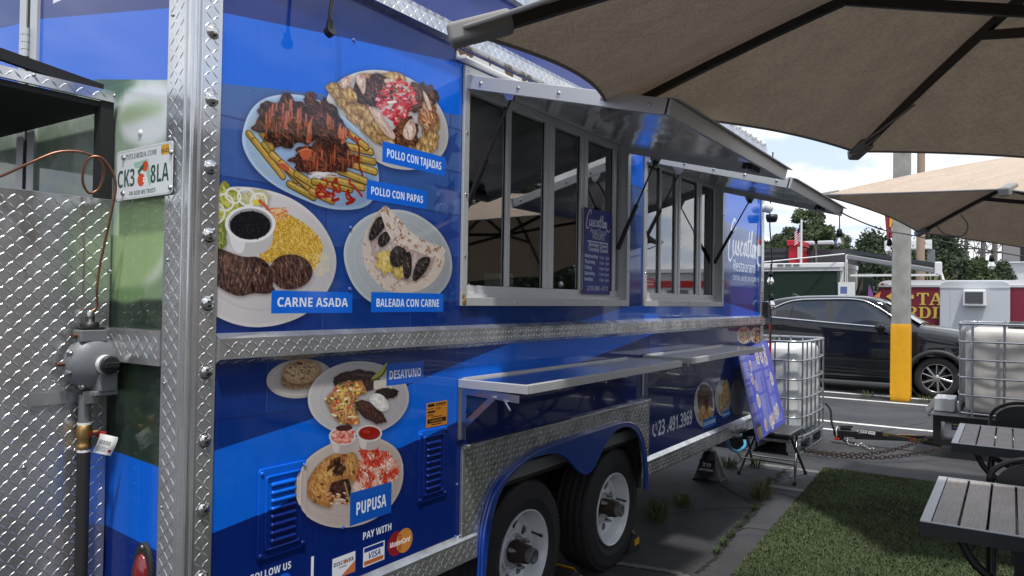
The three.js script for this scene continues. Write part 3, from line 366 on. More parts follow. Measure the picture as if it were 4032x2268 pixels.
    P.plate(P.ell(1800, 395, 40, 105), [96, 92, 92], [110, 106, 106]); P.label(1600, 530, 1676, 553, 'YUCA CON CHICHARRON', [22, 110, 206]); P.label(1714, 482, 1760, 503, 'TAMAL DE ELOTE', [22, 110, 206]);
    P.plate(P.ell(1842, 30, 42, 50), [206, 200, 186], [216, 210, 200]); P.scatter(P.ell(1842, 32, 32, 38), 120, (x, y) => P.dab(x, y, 6, 6, 0, jit([[120, 60, 30], [206, 170, 60], [70, 70, 40], [196, 80, 40]][(rnd() * 4) | 0], 14))); P.plate(P.ell(1912, 30, 34, 48), [206, 200, 186], [216, 210, 200]); P.scatter(P.ell(1912, 32, 25, 36), 90, (x, y) => P.dab(x, y, 5, 6, 0, jit([[186, 130, 70], [120, 40, 30], [220, 196, 140]][(rnd() * 3) | 0], 14)));
  },
};
function star(P, cx, cy, r, a) { const o = []; for (let i = 0; i < 10; i++) { const t = a + (i * Math.PI) / 5, q = i % 2 ? r * 0.42 : r; o.push([cx + Math.cos(t) * q, cy + Math.sin(t) * q]); } P.fill(o, css([20, 52, 130], 0.6), false); }
function drawSide(x, x0, y1, res, w, h) {                 // the whole side print; the canvas shows the part from (x0, y1) down
  const X = (m) => (m - x0) * res, Y = (m) => (y1 - m) * res, P = new Print(x, (c, u, v) => { const p = onZ(c, u, v, 0); return [X(p.x), Y(p.y)]; }, res);
  // brick wall in blue tones
  seed = 5; x.fillStyle = css([44, 76, 144]); x.fillRect(0, 0, w, h);
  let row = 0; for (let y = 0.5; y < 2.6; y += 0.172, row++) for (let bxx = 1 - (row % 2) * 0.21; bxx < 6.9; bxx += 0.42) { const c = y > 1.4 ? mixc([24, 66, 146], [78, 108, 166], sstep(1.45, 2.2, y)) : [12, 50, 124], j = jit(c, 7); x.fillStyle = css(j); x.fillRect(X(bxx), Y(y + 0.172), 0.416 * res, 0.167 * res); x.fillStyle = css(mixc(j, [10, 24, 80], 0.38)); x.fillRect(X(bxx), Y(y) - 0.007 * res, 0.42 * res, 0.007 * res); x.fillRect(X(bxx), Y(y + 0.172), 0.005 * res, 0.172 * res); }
  for (let i = 0; i < 5000; i++) { const a = rr(1.2, 6.7), b = rr(0.5, 2.5); x.fillStyle = rnd() < 0.5 ? 'rgba(190,210,255,0.05)' : 'rgba(0,5,40,0.07)'; x.fillRect(X(a), Y(b), rr(0.003, 0.03) * res, rr(0.002, 0.006) * res); }
  P.c = cC; star(P, 1990, 1195, 150, 0.3); star(P, 1995, 1590, 150, -1.2); star(P, 1950, 1900, 190, 0.1);
  // upper sweep
  const line = (...p) => p.map(([c, a, b]) => { const q = onZ(c, a, b, 0); return [X(q.x), Y(q.y)]; });
  const poly = (pts, col) => { x.beginPath(); pts.forEach((q, i) => (i ? x.lineTo(...q) : x.moveTo(...q))); x.closePath(); x.fillStyle = css(col); x.fill(); };
  const l1 = line([cC, 150, 100], [cC, 1030, 280], [cC, 2110, 520]), l2 = line([cC, 2105, 940], [cC, 1000, 770], [cC, 150, 680]);
  const e1 = [X(6.8), l1[2][1] + (l1[2][1] - l1[0][1]) * 0.2], e2 = [X(6.8), l2[0][1] + 0.15 * res];
  poly([[X(1), l1[0][1] - 0.03 * res], ...l1, e1, e2, ...l2, [X(1), l2[2][1]]], BRIGHT); poly([[X(1), Y(3.1)], [X(6.9), Y(3.1)], e1, ...l1.slice().reverse(), [X(1), l1[0][1] - 0.03 * res]], NAVY);
  // lower sweep
  poly([[X(1), Y(0.4)], [X(1), Y(1.02)], ...line([cE, 30, 1195], [cE, 340, 1070], [cE, 700, 890], [cE, 1340, 600], [cE, 1580, 490], [cH, 390, 395], [cH, 640, 290], [cH, 860, 195], [cG, 1300, 1190], [cG, 1500, 1110], [cG, 1800, 1065], [cG, 2268, 1040]), [X(6.9), Y(1.36)], [X(6.9), Y(0.4)]], DEEP);
  poly([[X(1), line([cE, 30, 1195])[0][1] + 0.02 * res], ...line([cE, 30, 1195], [cE, 340, 1070], [cE, 700, 890], [cE, 1340, 600], [cE, 1580, 490], [cH, 390, 395], [cH, 640, 290], [cH, 860, 195], [cG, 1300, 1190], [cG, 1500, 1110], [cG, 1800, 1065], [cG, 2268, 1040], [cG, 2268, 970], [cG, 1990, 885], [cG, 1700, 885], [cG, 1290, 920], [cG, 1010, 1010], [cG, 700, 1090], [cG, 470, 1180], [cG, 0, 1365], [cE, 1280, 262], [cE, 660, 478], [cE, 40, 680]), [X(1), line([cE, 40, 680])[0][1] + 0.02 * res]], BRIGHT);
  for (let i = 0; i < 900; i++) { const a = rr(1.2, 6.7), b = rr(0.6, 2.9), l = rr(0.05, 0.5); x.fillStyle = rnd() < 0.6 ? 'rgba(210,220,240,0.035)' : 'rgba(4,8,40,0.05)'; x.fillRect(X(a), Y(b), rr(0.002, 0.006) * res, l * res); }
  const on = (a, b, c, d) => X(b) > 0 && X(a) < w && Y(c) > 0 && Y(d) < h;   // does the canvas show this stretch of wall?
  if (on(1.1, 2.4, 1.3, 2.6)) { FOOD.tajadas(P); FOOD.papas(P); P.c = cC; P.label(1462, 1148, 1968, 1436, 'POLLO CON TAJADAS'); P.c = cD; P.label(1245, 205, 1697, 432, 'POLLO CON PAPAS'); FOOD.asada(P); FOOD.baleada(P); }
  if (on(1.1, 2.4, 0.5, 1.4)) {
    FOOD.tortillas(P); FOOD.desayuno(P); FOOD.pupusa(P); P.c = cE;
    const text = (s, a, b, px, sq = 0.8, st = 'bold') => { const p = P.at(a, b); x.save(); x.translate(...p); x.scale(sq, 1); x.font = `${st} ${px * res}px sans-serif`; x.fillStyle = 'rgb(236,240,248)'; x.textAlign = 'left'; x.textBaseline = 'alphabetic'; x.fillText(s, 0, 0); x.restore(); };
    text('PAY WITH', 990, 1229, 0.036, 0.86); text('FOLLOW US', 290, 1492, 0.030, 0.9); let a = P.at(671, 1330), b = P.at(685, 1500); x.fillStyle = 'rgb(236,240,248)'; x.fillRect(a[0], a[1], b[0] - a[0], b[1] - a[1]); P.dab(500, 1475, 42, 42, 0, [24, 96, 214]);
    const card = (x0, y0, x1, y1, f) => { const q = P.at(x0, y0), r = P.at(x1, y1); x.save(); x.translate(...q); f(r[0] - q[0], r[1] - q[1]); x.restore(); };
    card(803, 1345, 944, 1420, (cw, ch) => { x.fillStyle = '#e6e8ee'; x.fillRect(0, 0, cw, ch); x.beginPath(); x.moveTo(cw, ch * 0.45); x.lineTo(cw, ch); x.lineTo(cw * 0.35, ch); x.fillStyle = '#c8744a'; x.fill(); x.fillStyle = '#14141c'; x.font = `bold ${ch * 0.26}px sans-serif`; x.textBaseline = 'middle'; x.save(); x.translate(cw * 0.05, ch * 0.34); x.scale(cw * 0.88 / x.measureText('DISCOVER').width, 1); x.fillText('DISCOVER', 0, 0); x.restore(); x.beginPath(); x.arc(cw * 0.55, ch * 0.34, ch * 0.1, 0, 7); x.fillStyle = '#c8744a'; x.fill(); x.fillStyle = '#333'; x.font = `bold ${ch * 0.1}px sans-serif`; x.fillText('NETWORK', cw * 0.3, ch * 0.54); });
    card(995, 1275, 1126, 1345, (cw, ch) => { x.fillStyle = '#e6e8ee'; x.fillRect(0, 0, cw, ch); x.fillStyle = '#1a2f80'; x.fillRect(cw * 0.05, ch * 0.06, cw * 0.9, ch * 0.22); x.fillStyle = '#b9683a'; x.fillRect(cw * 0.05, ch * 0.73, cw * 0.9, ch * 0.21); x.fillStyle = '#1a2f80'; x.font = `bold ${ch * 0.42}px sans-serif`; x.textBaseline = 'middle'; x.textAlign = 'center'; x.transform(1, 0, -0.2, 1, cw * 0.1, 0); x.fillText('VISA', cw * 0.5, ch * 0.52); });
    card(1162, 1200, 1284, 1275, (cw, ch) => { const r = ch * 0.62; x.fillStyle = '#8c1f2c'; x.beginPath(); x.arc(cw * 0.3, ch * 0.5, r, 0, 7); x.fill(); x.fillStyle = '#c9873c'; x.beginPath(); x.arc(cw * 0.72, ch * 0.5, r, 0, 7); x.fill(); x.fillStyle = '#8c1f2c'; for (let i = -3; i < 4; i++) x.fillRect(cw * 0.42, ch * (0.5 + i * 0.12), cw * 0.14, ch * 0.05); x.fillStyle = '#fff'; x.font = `bold ${ch * 0.36}px sans-serif`; x.textAlign = 'center'; x.textBaseline = 'middle'; x.save(); x.translate(cw * 0.5, ch * 0.5); x.transform(cw * 1.02 / x.measureText('MasterCard').width, 0, -0.15, 1, 0, 0); x.fillText('MasterCard', 0, 0); x.restore(); });
  }
  if (on(4.2, 6.7, 0.5, 1.4)) {
    FOOD.far(P); const a = onZ(cH, 1322, 628, 0), p = [X(a.x), Y(a.y)]; x.save(); x.translate(...p); x.fillStyle = 'rgb(226,230,240)'; x.font = `bold ${0.135 * res}px sans-serif`; x.scale(0.76, 1); x.fillText('23', 0.04 * res, 0); x.fillText('.491.3969', 0.235 * res, 0); x.restore(); x.strokeStyle = 'rgb(226,230,240)'; x.lineWidth = 0.016 * res; x.lineCap = 'round'; x.beginPath(); x.arc(p[0] - 0.01 * res, p[1] - 0.05 * res, 0.04 * res, 1.6, 3.9); x.stroke(); x.lineWidth = 0.007 * res; for (const r of [0.02, 0.035]) { x.beginPath(); x.arc(p[0] - 0.02 * res, p[1] - 0.06 * res, r * res, -1.2, 0.6); x.stroke(); }
  }
  if (on(5.5, 6.8, 1.4, 2.4)) {
    const a = onZ(cG, 2015, 600, 0); script(x, 'Cuscatlan', X(5.72), Y(1.935), 0.108 * res, 0.16); x.fillStyle = 'rgb(232,238,248)'; x.textAlign = 'center'; x.font = `${0.125 * res}px sans-serif`; x.fillText('Restaurant', X(6.16), Y(1.805)); x.font = `${0.052 * res}px sans-serif`; x.fillText('CENTRAL AMERICAN FOOD', X(6.16), Y(1.728));
    const n = onZ(cG, 2237, 435, 0); x.fillStyle = '#e8e8ec'; x.fillRect(X(n.x), Y(n.y), 0.1 * res, 0.15 * res); x.fillStyle = '#b03038'; x.fillRect(X(n.x), Y(n.y), 0.1 * res, 0.05 * res);
  }
}
T.oil = dtex(256, (x, y) => 0.5 + 0.5 * tileN(x, y, 2, 3), 0.9);
T.coat = dtex(256, (x, y) => 0.35 + 0.35 * tileN(x, y, 5, 4) + 0.2 * N2(x * 60, y * 3), 0.7); T.coat.channel = 1;
const vinyl = (map) => phy(0xffffff, 0.5, { map, specularIntensity: 0.15, clearcoat: 0.85, clearcoatRoughness: 0.14, clearcoatRoughnessMap: T.coat, bumpMap: T.oil, bumpScale: 0.0022 });
// ------------------------------------------------------------------ the food trailer
T.oil.channel = 1;
const X0 = 1.165, X1 = 6.69, YB = 0.575, YT = 2.93;
const trailer = thing('food_trailer', 'long blue food trailer with printed dishes, two serving hatches and tread plate trim', 'food trailer', [X0, 0, 0]);
function lugs(o, u, v, w, h, clip, pitch = 0.0228, L = 0.0268, Wd = 0.0066, H = 0.0012) {   // raised bars of tread plate, every second one turned
  const n = u.clone().cross(v), pos = [], nr = Math.floor(h / pitch), nc = Math.floor(w / pitch), ou = (w - (nc - 1) * pitch) / 2, ov = (h - (nr - 1) * pitch) / 2;
  for (let j = 0; j < Math.max(1, nr); j++) for (let i = 0; i < Math.max(1, nc); i++) {
    const a = ou + i * pitch, b = ov + j * pitch; if (clip && !clip(a, b)) continue;
    const ang = ((i + j) % 2 ? 1 : -1) * 0.82 + Math.PI / 2, c = Math.cos(ang), s = Math.sin(ang), P = (x, y, z) => o.clone().addScaledVector(u, a + x * c - y * s).addScaledVector(v, b + x * s + y * c).addScaledVector(n, z).toArray();
    const A = P(-L / 2, 0, 0), B = P(L / 2, 0, 0), C = P(0, Wd / 2, 0), D = P(0, -Wd / 2, 0), E = P(-L * 0.3, 0, H), F = P(L * 0.3, 0, H);
    pos.push(...A, ...D, ...E, ...D, ...F, ...E, ...D, ...B, ...F, ...B, ...C, ...F, ...C, ...E, ...F, ...C, ...A, ...E);
  }
  const g = new THREE.BufferGeometry(); g.setAttribute('position', new THREE.BufferAttribute(new Float32Array(pos), 3)); g.computeVertexNormals(); return g;
}
const tread = (parent, name, sheet, lugList) => { const s = add(parent, name, sheet, M.tread); stuff(add(s, 'tread_lugs', mg(lugList), M.lug)); return s; };
const EX = V(1, 0, 0), EY = V(0, 1, 0), EZ = V(0, 0, 1);

// printed panels, each a sheet of its own
function wrapPanel(x0, x1, y0, y1, res, name = 'printed_panel') {
  const w = x1 - x0, h = y1 - y0, t = canvas(w * res, h * res, (x, cw, ch) => drawSide(x, x0, y1, res, cw, ch));
  const g = new THREE.BoxGeometry(w - 0.002, h, 0.04), p = g.attributes.position, uv1 = new Float32Array(p.count * 2), uv = new Float32Array(p.count * 2);
  for (let i = 0; i < p.count; i++) { uv1[2 * i] = p.getX(i) + (x0 + x1) / 2; uv1[2 * i + 1] = p.getY(i) + (y0 + y1) / 2; uv[2 * i] = p.getX(i) / w + 0.5; uv[2 * i + 1] = p.getY(i) / h + 0.5; }
  g.setAttribute('uv', new THREE.BufferAttribute(uv, 2)); g.setAttribute('uv1', new THREE.BufferAttribute(uv1, 2));
  const o = new THREE.Mesh(g, vinyl(t)); o.name = name; o.castShadow = o.receiveShadow = true; o.position.set((x0 + x1) / 2 - X0, (y0 + y1) / 2, -0.02); trailer.add(o); o.userData.rect = undefined; return o;
}
const W1 = [2.335, 3.902], W2 = [4.113, 5.587], WB = 1.517, WT = 2.49;
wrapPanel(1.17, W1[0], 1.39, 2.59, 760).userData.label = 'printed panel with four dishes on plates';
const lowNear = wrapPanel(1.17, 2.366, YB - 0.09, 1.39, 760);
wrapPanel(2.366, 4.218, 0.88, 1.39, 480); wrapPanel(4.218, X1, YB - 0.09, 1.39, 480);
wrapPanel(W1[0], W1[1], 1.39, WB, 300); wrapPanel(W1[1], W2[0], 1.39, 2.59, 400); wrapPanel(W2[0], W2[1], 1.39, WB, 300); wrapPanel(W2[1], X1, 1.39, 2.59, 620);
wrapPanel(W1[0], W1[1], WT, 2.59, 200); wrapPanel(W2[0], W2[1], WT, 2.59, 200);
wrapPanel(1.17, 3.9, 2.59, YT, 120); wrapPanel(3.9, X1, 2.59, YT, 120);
{ // end wall with its own print and a door
  const zz = (c, a, b) => onX(c, a, b, X0), res = 480, z0 = -2.4, y1 = YT;
  const t = canvas(2.4 * res, (YT - 0.485) * res, (x, w, h) => {
    const P = new Print(x, (c, a, b) => { const p = zz(c, a, b); return [(p.z - z0) * res, (y1 - p.y) * res]; }, res), Y = (m) => (y1 - m) * res; seed = 9;
    x.fillStyle = css([44, 60, 50]); x.fillRect(0, 0, w, h); P.c = cA;
    const leafTop = Y(2.18); let g = x.createLinearGradient(0, leafTop, 0, Y(1.75)); g.addColorStop(0, 'rgb(208,216,212)'); g.addColorStop(0.5, 'rgb(222,226,228)'); g.addColorStop(1, 'rgb(126,150,112)'); x.fillStyle = g; x.fillRect(0, leafTop, w, Y(1.0) - leafTop);
    for (let i = 0; i < 500; i++) P.dab(rr(-900, 900), rr(380, 1100), rr(60, 220), rr(30, 120), rr(0, 3), jit([[60, 110, 50], [120, 150, 96], [40, 66, 44], [176, 188, 176]][(rnd() * 4) | 0], 14), 0.05);
    x.filter = `blur(${0.012 * res}px)`; P.fill([[480, 400], [690, 400], [690, 430], [610, 500], [500, 470]], css([24, 74, 26], 0.9)); P.fill([[600, 470], [700, 420], [870, 400], [870, 720], [600, 740]], css([228, 230, 234], 0.9)); P.fill([[600, 560], [700, 500], [870, 540], [740, 590], [600, 640]], css([130, 158, 96], 0.6));
    P.fill([[560, 1010], [840, 1010], [850, 1180], [820, 1330], [760, 1410], [680, 1440], [560, 1500]], css([156, 182, 128], 0.95)); P.fill([[850, 1190], [800, 1330], [740, 1400], [700, 1440], [780, 1420], [830, 1350]], css([206, 214, 200], 0.9));
    x.filter = `blur(${0.006 * res}px)`; P.c = cB; P.fill([[300, 60], [850, 60], [850, 920], [300, 760]], css([36, 50, 42], 0.93), false); P.fill([[560, 0], [740, 0], [700, 60], [640, 85], [570, 60]], css([110, 140, 92], 0.95)); P.scatter([[570, 100], [840, 100], [840, 860], [570, 800]], 60, (a, b) => P.dab(a, b, rr(20, 70), rr(20, 60), 0, jit([[60, 72, 56], [24, 36, 32], [80, 84, 52]][(rnd() * 3) | 0], 8), 0.16));
    x.filter = 'none'; x.fillStyle = css(BRIGHT); const q = (c, a, b) => { const p = zz(c, a, b); return [(p.z - z0) * res, (y1 - p.y) * res]; };
    const py = (pts, col) => { x.beginPath(); pts.forEach((p, i) => (i ? x.lineTo(...p) : x.moveTo(...p))); x.closePath(); x.fillStyle = css(col); x.fill(); };
    py([[0, Y(1.2)], q(cB, 560, 815), q(cB, 820, 910), [w, q(cB, 820, 910)[1] + 8], [w, h], [0, h]], BRIGHT); py([[0, Y(0.95)], q(cB, 553, 1205), q(cB, 810, 1335), [w, q(cB, 810, 1335)[1] + 8], [w, h], [0, h]], NAVY);
    py([[0, Y(2.3)], q(cA, 490, 400), q(cA, 868, 403), [w, q(cA, 868, 403)[1]], [w, 0], [0, 0]], BRIGHT); py([[0, Y(2.62)], q(cA, 205, 95), q(cA, 880, 38), [w, q(cA, 880, 38)[1]], [w, 0], [0, 0]], NAVY);
    const s = q(cA, 262, 22); x.font = `bold ${0.12 * res}px sans-serif`; x.fillStyle = '#eef'; x.save(); x.transform(1, 0, -0.25, 1, s[0], s[1]); x.fillText('24', 0, 0); x.restore();
  });
  const g = new THREE.BoxGeometry(2.4, YT - 0.485, 0.04), p = g.attributes.position, uv1 = new Float32Array(p.count * 2); for (let i = 0; i < p.count; i++) { uv1[2 * i] = p.getX(i); uv1[2 * i + 1] = p.getY(i); } g.setAttribute('uv1', new THREE.BufferAttribute(uv1, 2));
  const o = new THREE.Mesh(g, vinyl(t)); o.name = 'end_wall'; o.userData.label = 'end wall printed with green leaves and blue bands'; o.rotation.y = -Math.PI / 2; o.position.set(0.02, (YT + 0.485) / 2, -1.2); o.castShadow = o.receiveShadow = true; trailer.add(o);
  // door edge strips, dark gap and hinge
  const d = grp(trailer, 'door', V(X0, 0.8, -1.5));
  add(d, 'edge_strip', mg([bx(X0 - 0.008, X0, 0.75, 2.8, -1.064, -1.012), bx(X0 - 0.01, X0, 0.75, 2.8, -0.977, -0.925)]), M.aluMatt); add(d, 'gap', bx(X0 - 0.004, X0 + 0.001, 0.75, 2.8, -1.012, -0.977), M.dark);
  const hg = [rod(V(X0 - 0.014, 2.36, -0.993), V(X0 - 0.014, 2.46, -0.993), 0.013)]; for (let i = 0; i < 4; i++) hg.push(rod(V(X0 - 0.014, 2.36 + i * 0.0255, -0.993), V(X0 - 0.014, 2.382 + i * 0.0255, -0.993), 0.0155)); add(d, 'hinge', mg(hg), M.steel);
}
// shell: roof, floor, back and far walls, partition lining
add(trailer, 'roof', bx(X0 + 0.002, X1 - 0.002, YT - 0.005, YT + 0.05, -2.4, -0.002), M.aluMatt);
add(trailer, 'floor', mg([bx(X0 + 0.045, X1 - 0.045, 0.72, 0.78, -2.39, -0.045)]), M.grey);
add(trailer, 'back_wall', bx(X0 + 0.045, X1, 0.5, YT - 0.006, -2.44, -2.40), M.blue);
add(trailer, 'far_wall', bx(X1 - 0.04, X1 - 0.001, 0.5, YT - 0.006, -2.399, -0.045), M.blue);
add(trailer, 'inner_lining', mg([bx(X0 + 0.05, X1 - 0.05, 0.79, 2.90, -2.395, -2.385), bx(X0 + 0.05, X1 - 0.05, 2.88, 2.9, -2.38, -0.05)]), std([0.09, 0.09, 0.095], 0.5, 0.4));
{ // kitchen: hood, counter, fridge seen dimly through the hatches
  const k = grp(trailer, 'kitchen', V(4, 0.79, -1.9));
  add(k, 'hood', bx(2.2, 4.4, 2.15, 2.7, -2.38, -1.6, 0.01), M.alu); add(k, 'counter', bx(1.9, 5.4, 1.6, 1.66, -2.38, -1.75, 0.01), M.alu); add(k, 'fridge', bx(5.5, 6.3, 0.79, 2.5, -2.38, -1.7, 0.01), M.grey); add(k, 'service_counter', bx(2.3, 5.7, 1.49, 1.52, -0.5, -0.09), M.alu);
  add(k, 'curtain_panel', bx(2.35, 2.75, 1.53, 2.0, -0.75, -0.73), std([0.12, 0.12, 0.125], 0.8));
}
// corner post with its dome bolts
{
  const post = grp(trailer, 'corner_post', V(1.16, 0.48, 0));
  tread(post, 'side_flange', bx(1.155, 1.236, 0.48, YT, 0, 0.012, 0.003), [lugs(V(1.176, 0.5, 0.012), EX, EY, 0.055, 2.42)]);
  tread(post, 'end_flange', bx(1.148, 1.162, 0.48, YT, -0.112, 0.008, 0.003), [lugs(V(1.148, 0.5, -0.106), EZ, EY, 0.08, 2.42)]);
  add(post, 'corner_bead', mg([rod(V(1.152, 0.48, 0.009), V(1.152, YT, 0.009), 0.0085), rod(V(1.150, 0.48, -0.022), V(1.150, YT, -0.022), 0.006), rod(V(1.172, 0.48, 0.013), V(1.172, YT, 0.013), 0.005)]), M.tread);
  const dg = lathe([[0, 0.012], [0.006, 0.0115], [0.012, 0.009], [0.0155, 0.004], [0.016, 0.002], [0.02, 0.0018], [0.0205, 0]], 24, EZ), b = [onZ(cA, 1075, 160, 0.014), onZ(cB, 1015, 1115, 0.014)];
  for (let i = -2; i < 9; i++) { const y = b[0].y + ((b[1].y - b[0].y) * i) / 7; if (y > 0.5 && y < 2.9) put(post, 'dome_bolt', dg, M.dome, V(1.206, y, 0.012)); }
  const scr = lathe([[0, 0.004], [0.004, 0.003], [0.0055, 0]], 10, V(-1, 0, 0)); for (let y = 0.62; y < 2.8; y += 0.34) put(post, 'screw', scr, M.dome, V(1.147, y, -0.09));
}
// belts of bent tread plate
const beltProf = [[0, 1.348], [0.03, 1.366], [0.03, 1.424], [0, 1.438]];
tread(trailer, 'belt_rail', xAlong(beltProf, 1.237, X1), [lugs(V(1.24, 1.367, 0.03), EX, EY, X1 - 1.25, 0.056), lugs(V(1.24, 1.349, 0.002), EX, V(0, 0.5145, 0.8575), X1 - 1.25, 0.03)]);
tread(trailer, 'end_belt_rail', yz(ext([[-0.115, 1.345], [-0.115, 1.443], [-2.3, 1.443], [-2.3, 1.345]], 0.022)).translate(X0, 0, 0), [lugs(V(X0 - 0.022, 1.35, -0.9), EZ, EY, 0.78, 0.09)]);
tread(trailer, 'upper_rail', xAlong([[0, 2.556], [0.036, 2.562], [0.036, 2.608], [0, 2.645]], 1.237, X1), [lugs(V(1.24, 2.562, 0.036), EX, EY, X1 - 1.25, 0.046), lugs(V(1.24, 2.609, 0.036), EX, V(0, 0.7166, -0.6975), X1 - 1.25, 0.048)]);
tread(trailer, 'roof_rail', xAlong([[0, 2.86], [0.03, 2.862], [0.03, 2.945], [-0.02, 2.985], [-0.06, 2.985], [-0.06, 2.94], [0, 2.94]], 1.15, X1 + 0.01), [lugs(V(1.2, 2.866, 0.03), EX, EY, X1 - 1.25, 0.075)]);
tread(trailer, 'lower_rail', xAlong([[0, 0.482], [0.02, 0.482], [0.02, 0.572], [0, 0.592]], 1.237, 2.46), [lugs(V(1.24, 0.484, 0.02), EX, EY, 1.21, 0.088)]);
tread(trailer, 'lower_rail', xAlong([[0, 0.482], [0.02, 0.482], [0.02, 0.575], [0, 0.598]], 4.14, X1), [lugs(V(4.15, 0.484, 0.02), EX, EY, X1 - 4.16, 0.09)]);
{ // row of clear marker lights along the roof edge
  const g = mg([lathe([[0, 0.022], [0.012, 0.019], [0.02, 0.008], [0.022, 0]], 12, V(0, 0.35, 1)), lathe([[0.028, 0.003], [0.028, 0]], 12, V(0, 0.35, 1))]);
  const m = phy([0.85, 0.85, 0.83], 0.12, { transmission: 0.6, thickness: 0.01 }); for (let x = 4.7; x < X1; x += 0.145) put(trailer, 'marker_light', g, m, V(x, 2.95, 0.032));
}
// arch panel of tread plate with the wheel opening cut out, and the blue fender
const fOut = [[2.468, 0.36], [2.472, 0.42], [2.482, 0.56], [2.51, 0.65], [2.553, 0.721], [2.61, 0.765], [2.678, 0.795], [2.76, 0.822], [2.855, 0.842], [3.0, 0.855], [3.2, 0.86], [3.5, 0.862], [3.7, 0.864], [3.82, 0.86], [3.9, 0.846], [3.97, 0.82], [4.03, 0.78], [4.075, 0.727], [4.108, 0.65], [4.128, 0.576], [4.138, 0.5], [4.142, 0.42]];
const fIn = [[4.118, 0.42], [4.11, 0.5], [4.096, 0.58], [4.07, 0.66], [4.03, 0.73], [3.97, 0.785], [3.88, 0.825], [3.787, 0.836], [3.7, 0.828], [3.63, 0.80], [3.57, 0.765], [3.51, 0.715], [3.46, 0.675], [3.42, 0.657], [3.37, 0.652], [3.32, 0.665], [3.27, 0.692], [3.21, 0.735], [3.14, 0.78], [3.06, 0.81], [2.98, 0.82], [2.88, 0.822], [2.78, 0.812], [2.69, 0.782], [2.62, 0.738], [2.57, 0.68], [2.535, 0.6], [2.512, 0.5], [2.5, 0.42], [2.495, 0.36]];
{
  const o2 = fOut.filter(([, y]) => y > 0.5);
  tread(trailer, 'arch_panel', ext([[2.366, 0.5], [2.366, 0.945], [4.218, 0.945], [4.218, 0.6], [4.13, 0.6], ...o2.slice().reverse(), [2.468, 0.5]], 0.01).translate(0, 0, 0.001), [lugs(V(2.37, 0.51, 0.011), EX, EY, 1.845, 0.432, (a, b) => { const x = 2.37 + a, y = 0.51 + b; return !inside([[2.45, 0.4], ...fOut.map(([p, q]) => [p + (p > 3.3 ? 0.014 : -0.014), q + 0.014]), [4.16, 0.4]], x, y) && !(x > 4.12 && y < 0.6) && !(x < 2.47 && y < 0.585); })]);
  add(trailer, 'arch_trim', mg([bx(2.366, 4.218, 0.935, 0.952, 0.001, 0.022, 0.003), bx(2.356, 2.37, 0.59, 0.95, 0.001, 0.016, 0.003)]), M.tread);
  const skirt = [...smoothPts(fOut, false, 60), ...smoothPts(fIn, false, 90)];
  add(trailer, 'fender', mg([ext(skirt, 0.014, 0.003).translate(0, 0, 0.024), tube(fOut.map(([x, y]) => V(x, y - 0.002, 0.034)), 0.0075, 90, 8)]), M.blue);
  add(trailer, 'fender_lip', tube(fOut.map(([x, y]) => V(x, y, 0.018)), 0.008, 90, 6), M.blue);
}
// dark wheel well, frame and axles
add(trailer, 'wheel_well', mg([bx(2.40, 4.22, 0.70, 0.715, -0.4, -0.05), bx(2.40, 4.22, 0.40, 0.71, -0.42, -0.40), bx(2.372, 2.40, 0.38, 0.71, -0.42, -0.05), bx(4.2, 4.24, 0.40, 0.71, -0.42, -0.05)]), M.blackMatt);
add(trailer, 'chassis_beam', mg([bx(X0 + 0.1, X1 - 0.1, 0.54, 0.70, -0.55, -0.48), bx(X0 + 0.1, X1 - 0.1, 0.54, 0.70, -1.95, -1.88), bx(2.7, 2.78, 0.6, 0.7, -1.9, -0.5), bx(4.6, 4.68, 0.6, 0.7, -1.9, -0.5), bx(6.0, 6.08, 0.6, 0.7, -1.9, -0.5)]), M.rust);
for (const x of [2.94, 3.875]) add(trailer, 'axle', rod(V(x, 0.33, -2.2), V(x, 0.33, -0.15), 0.04), M.dark);
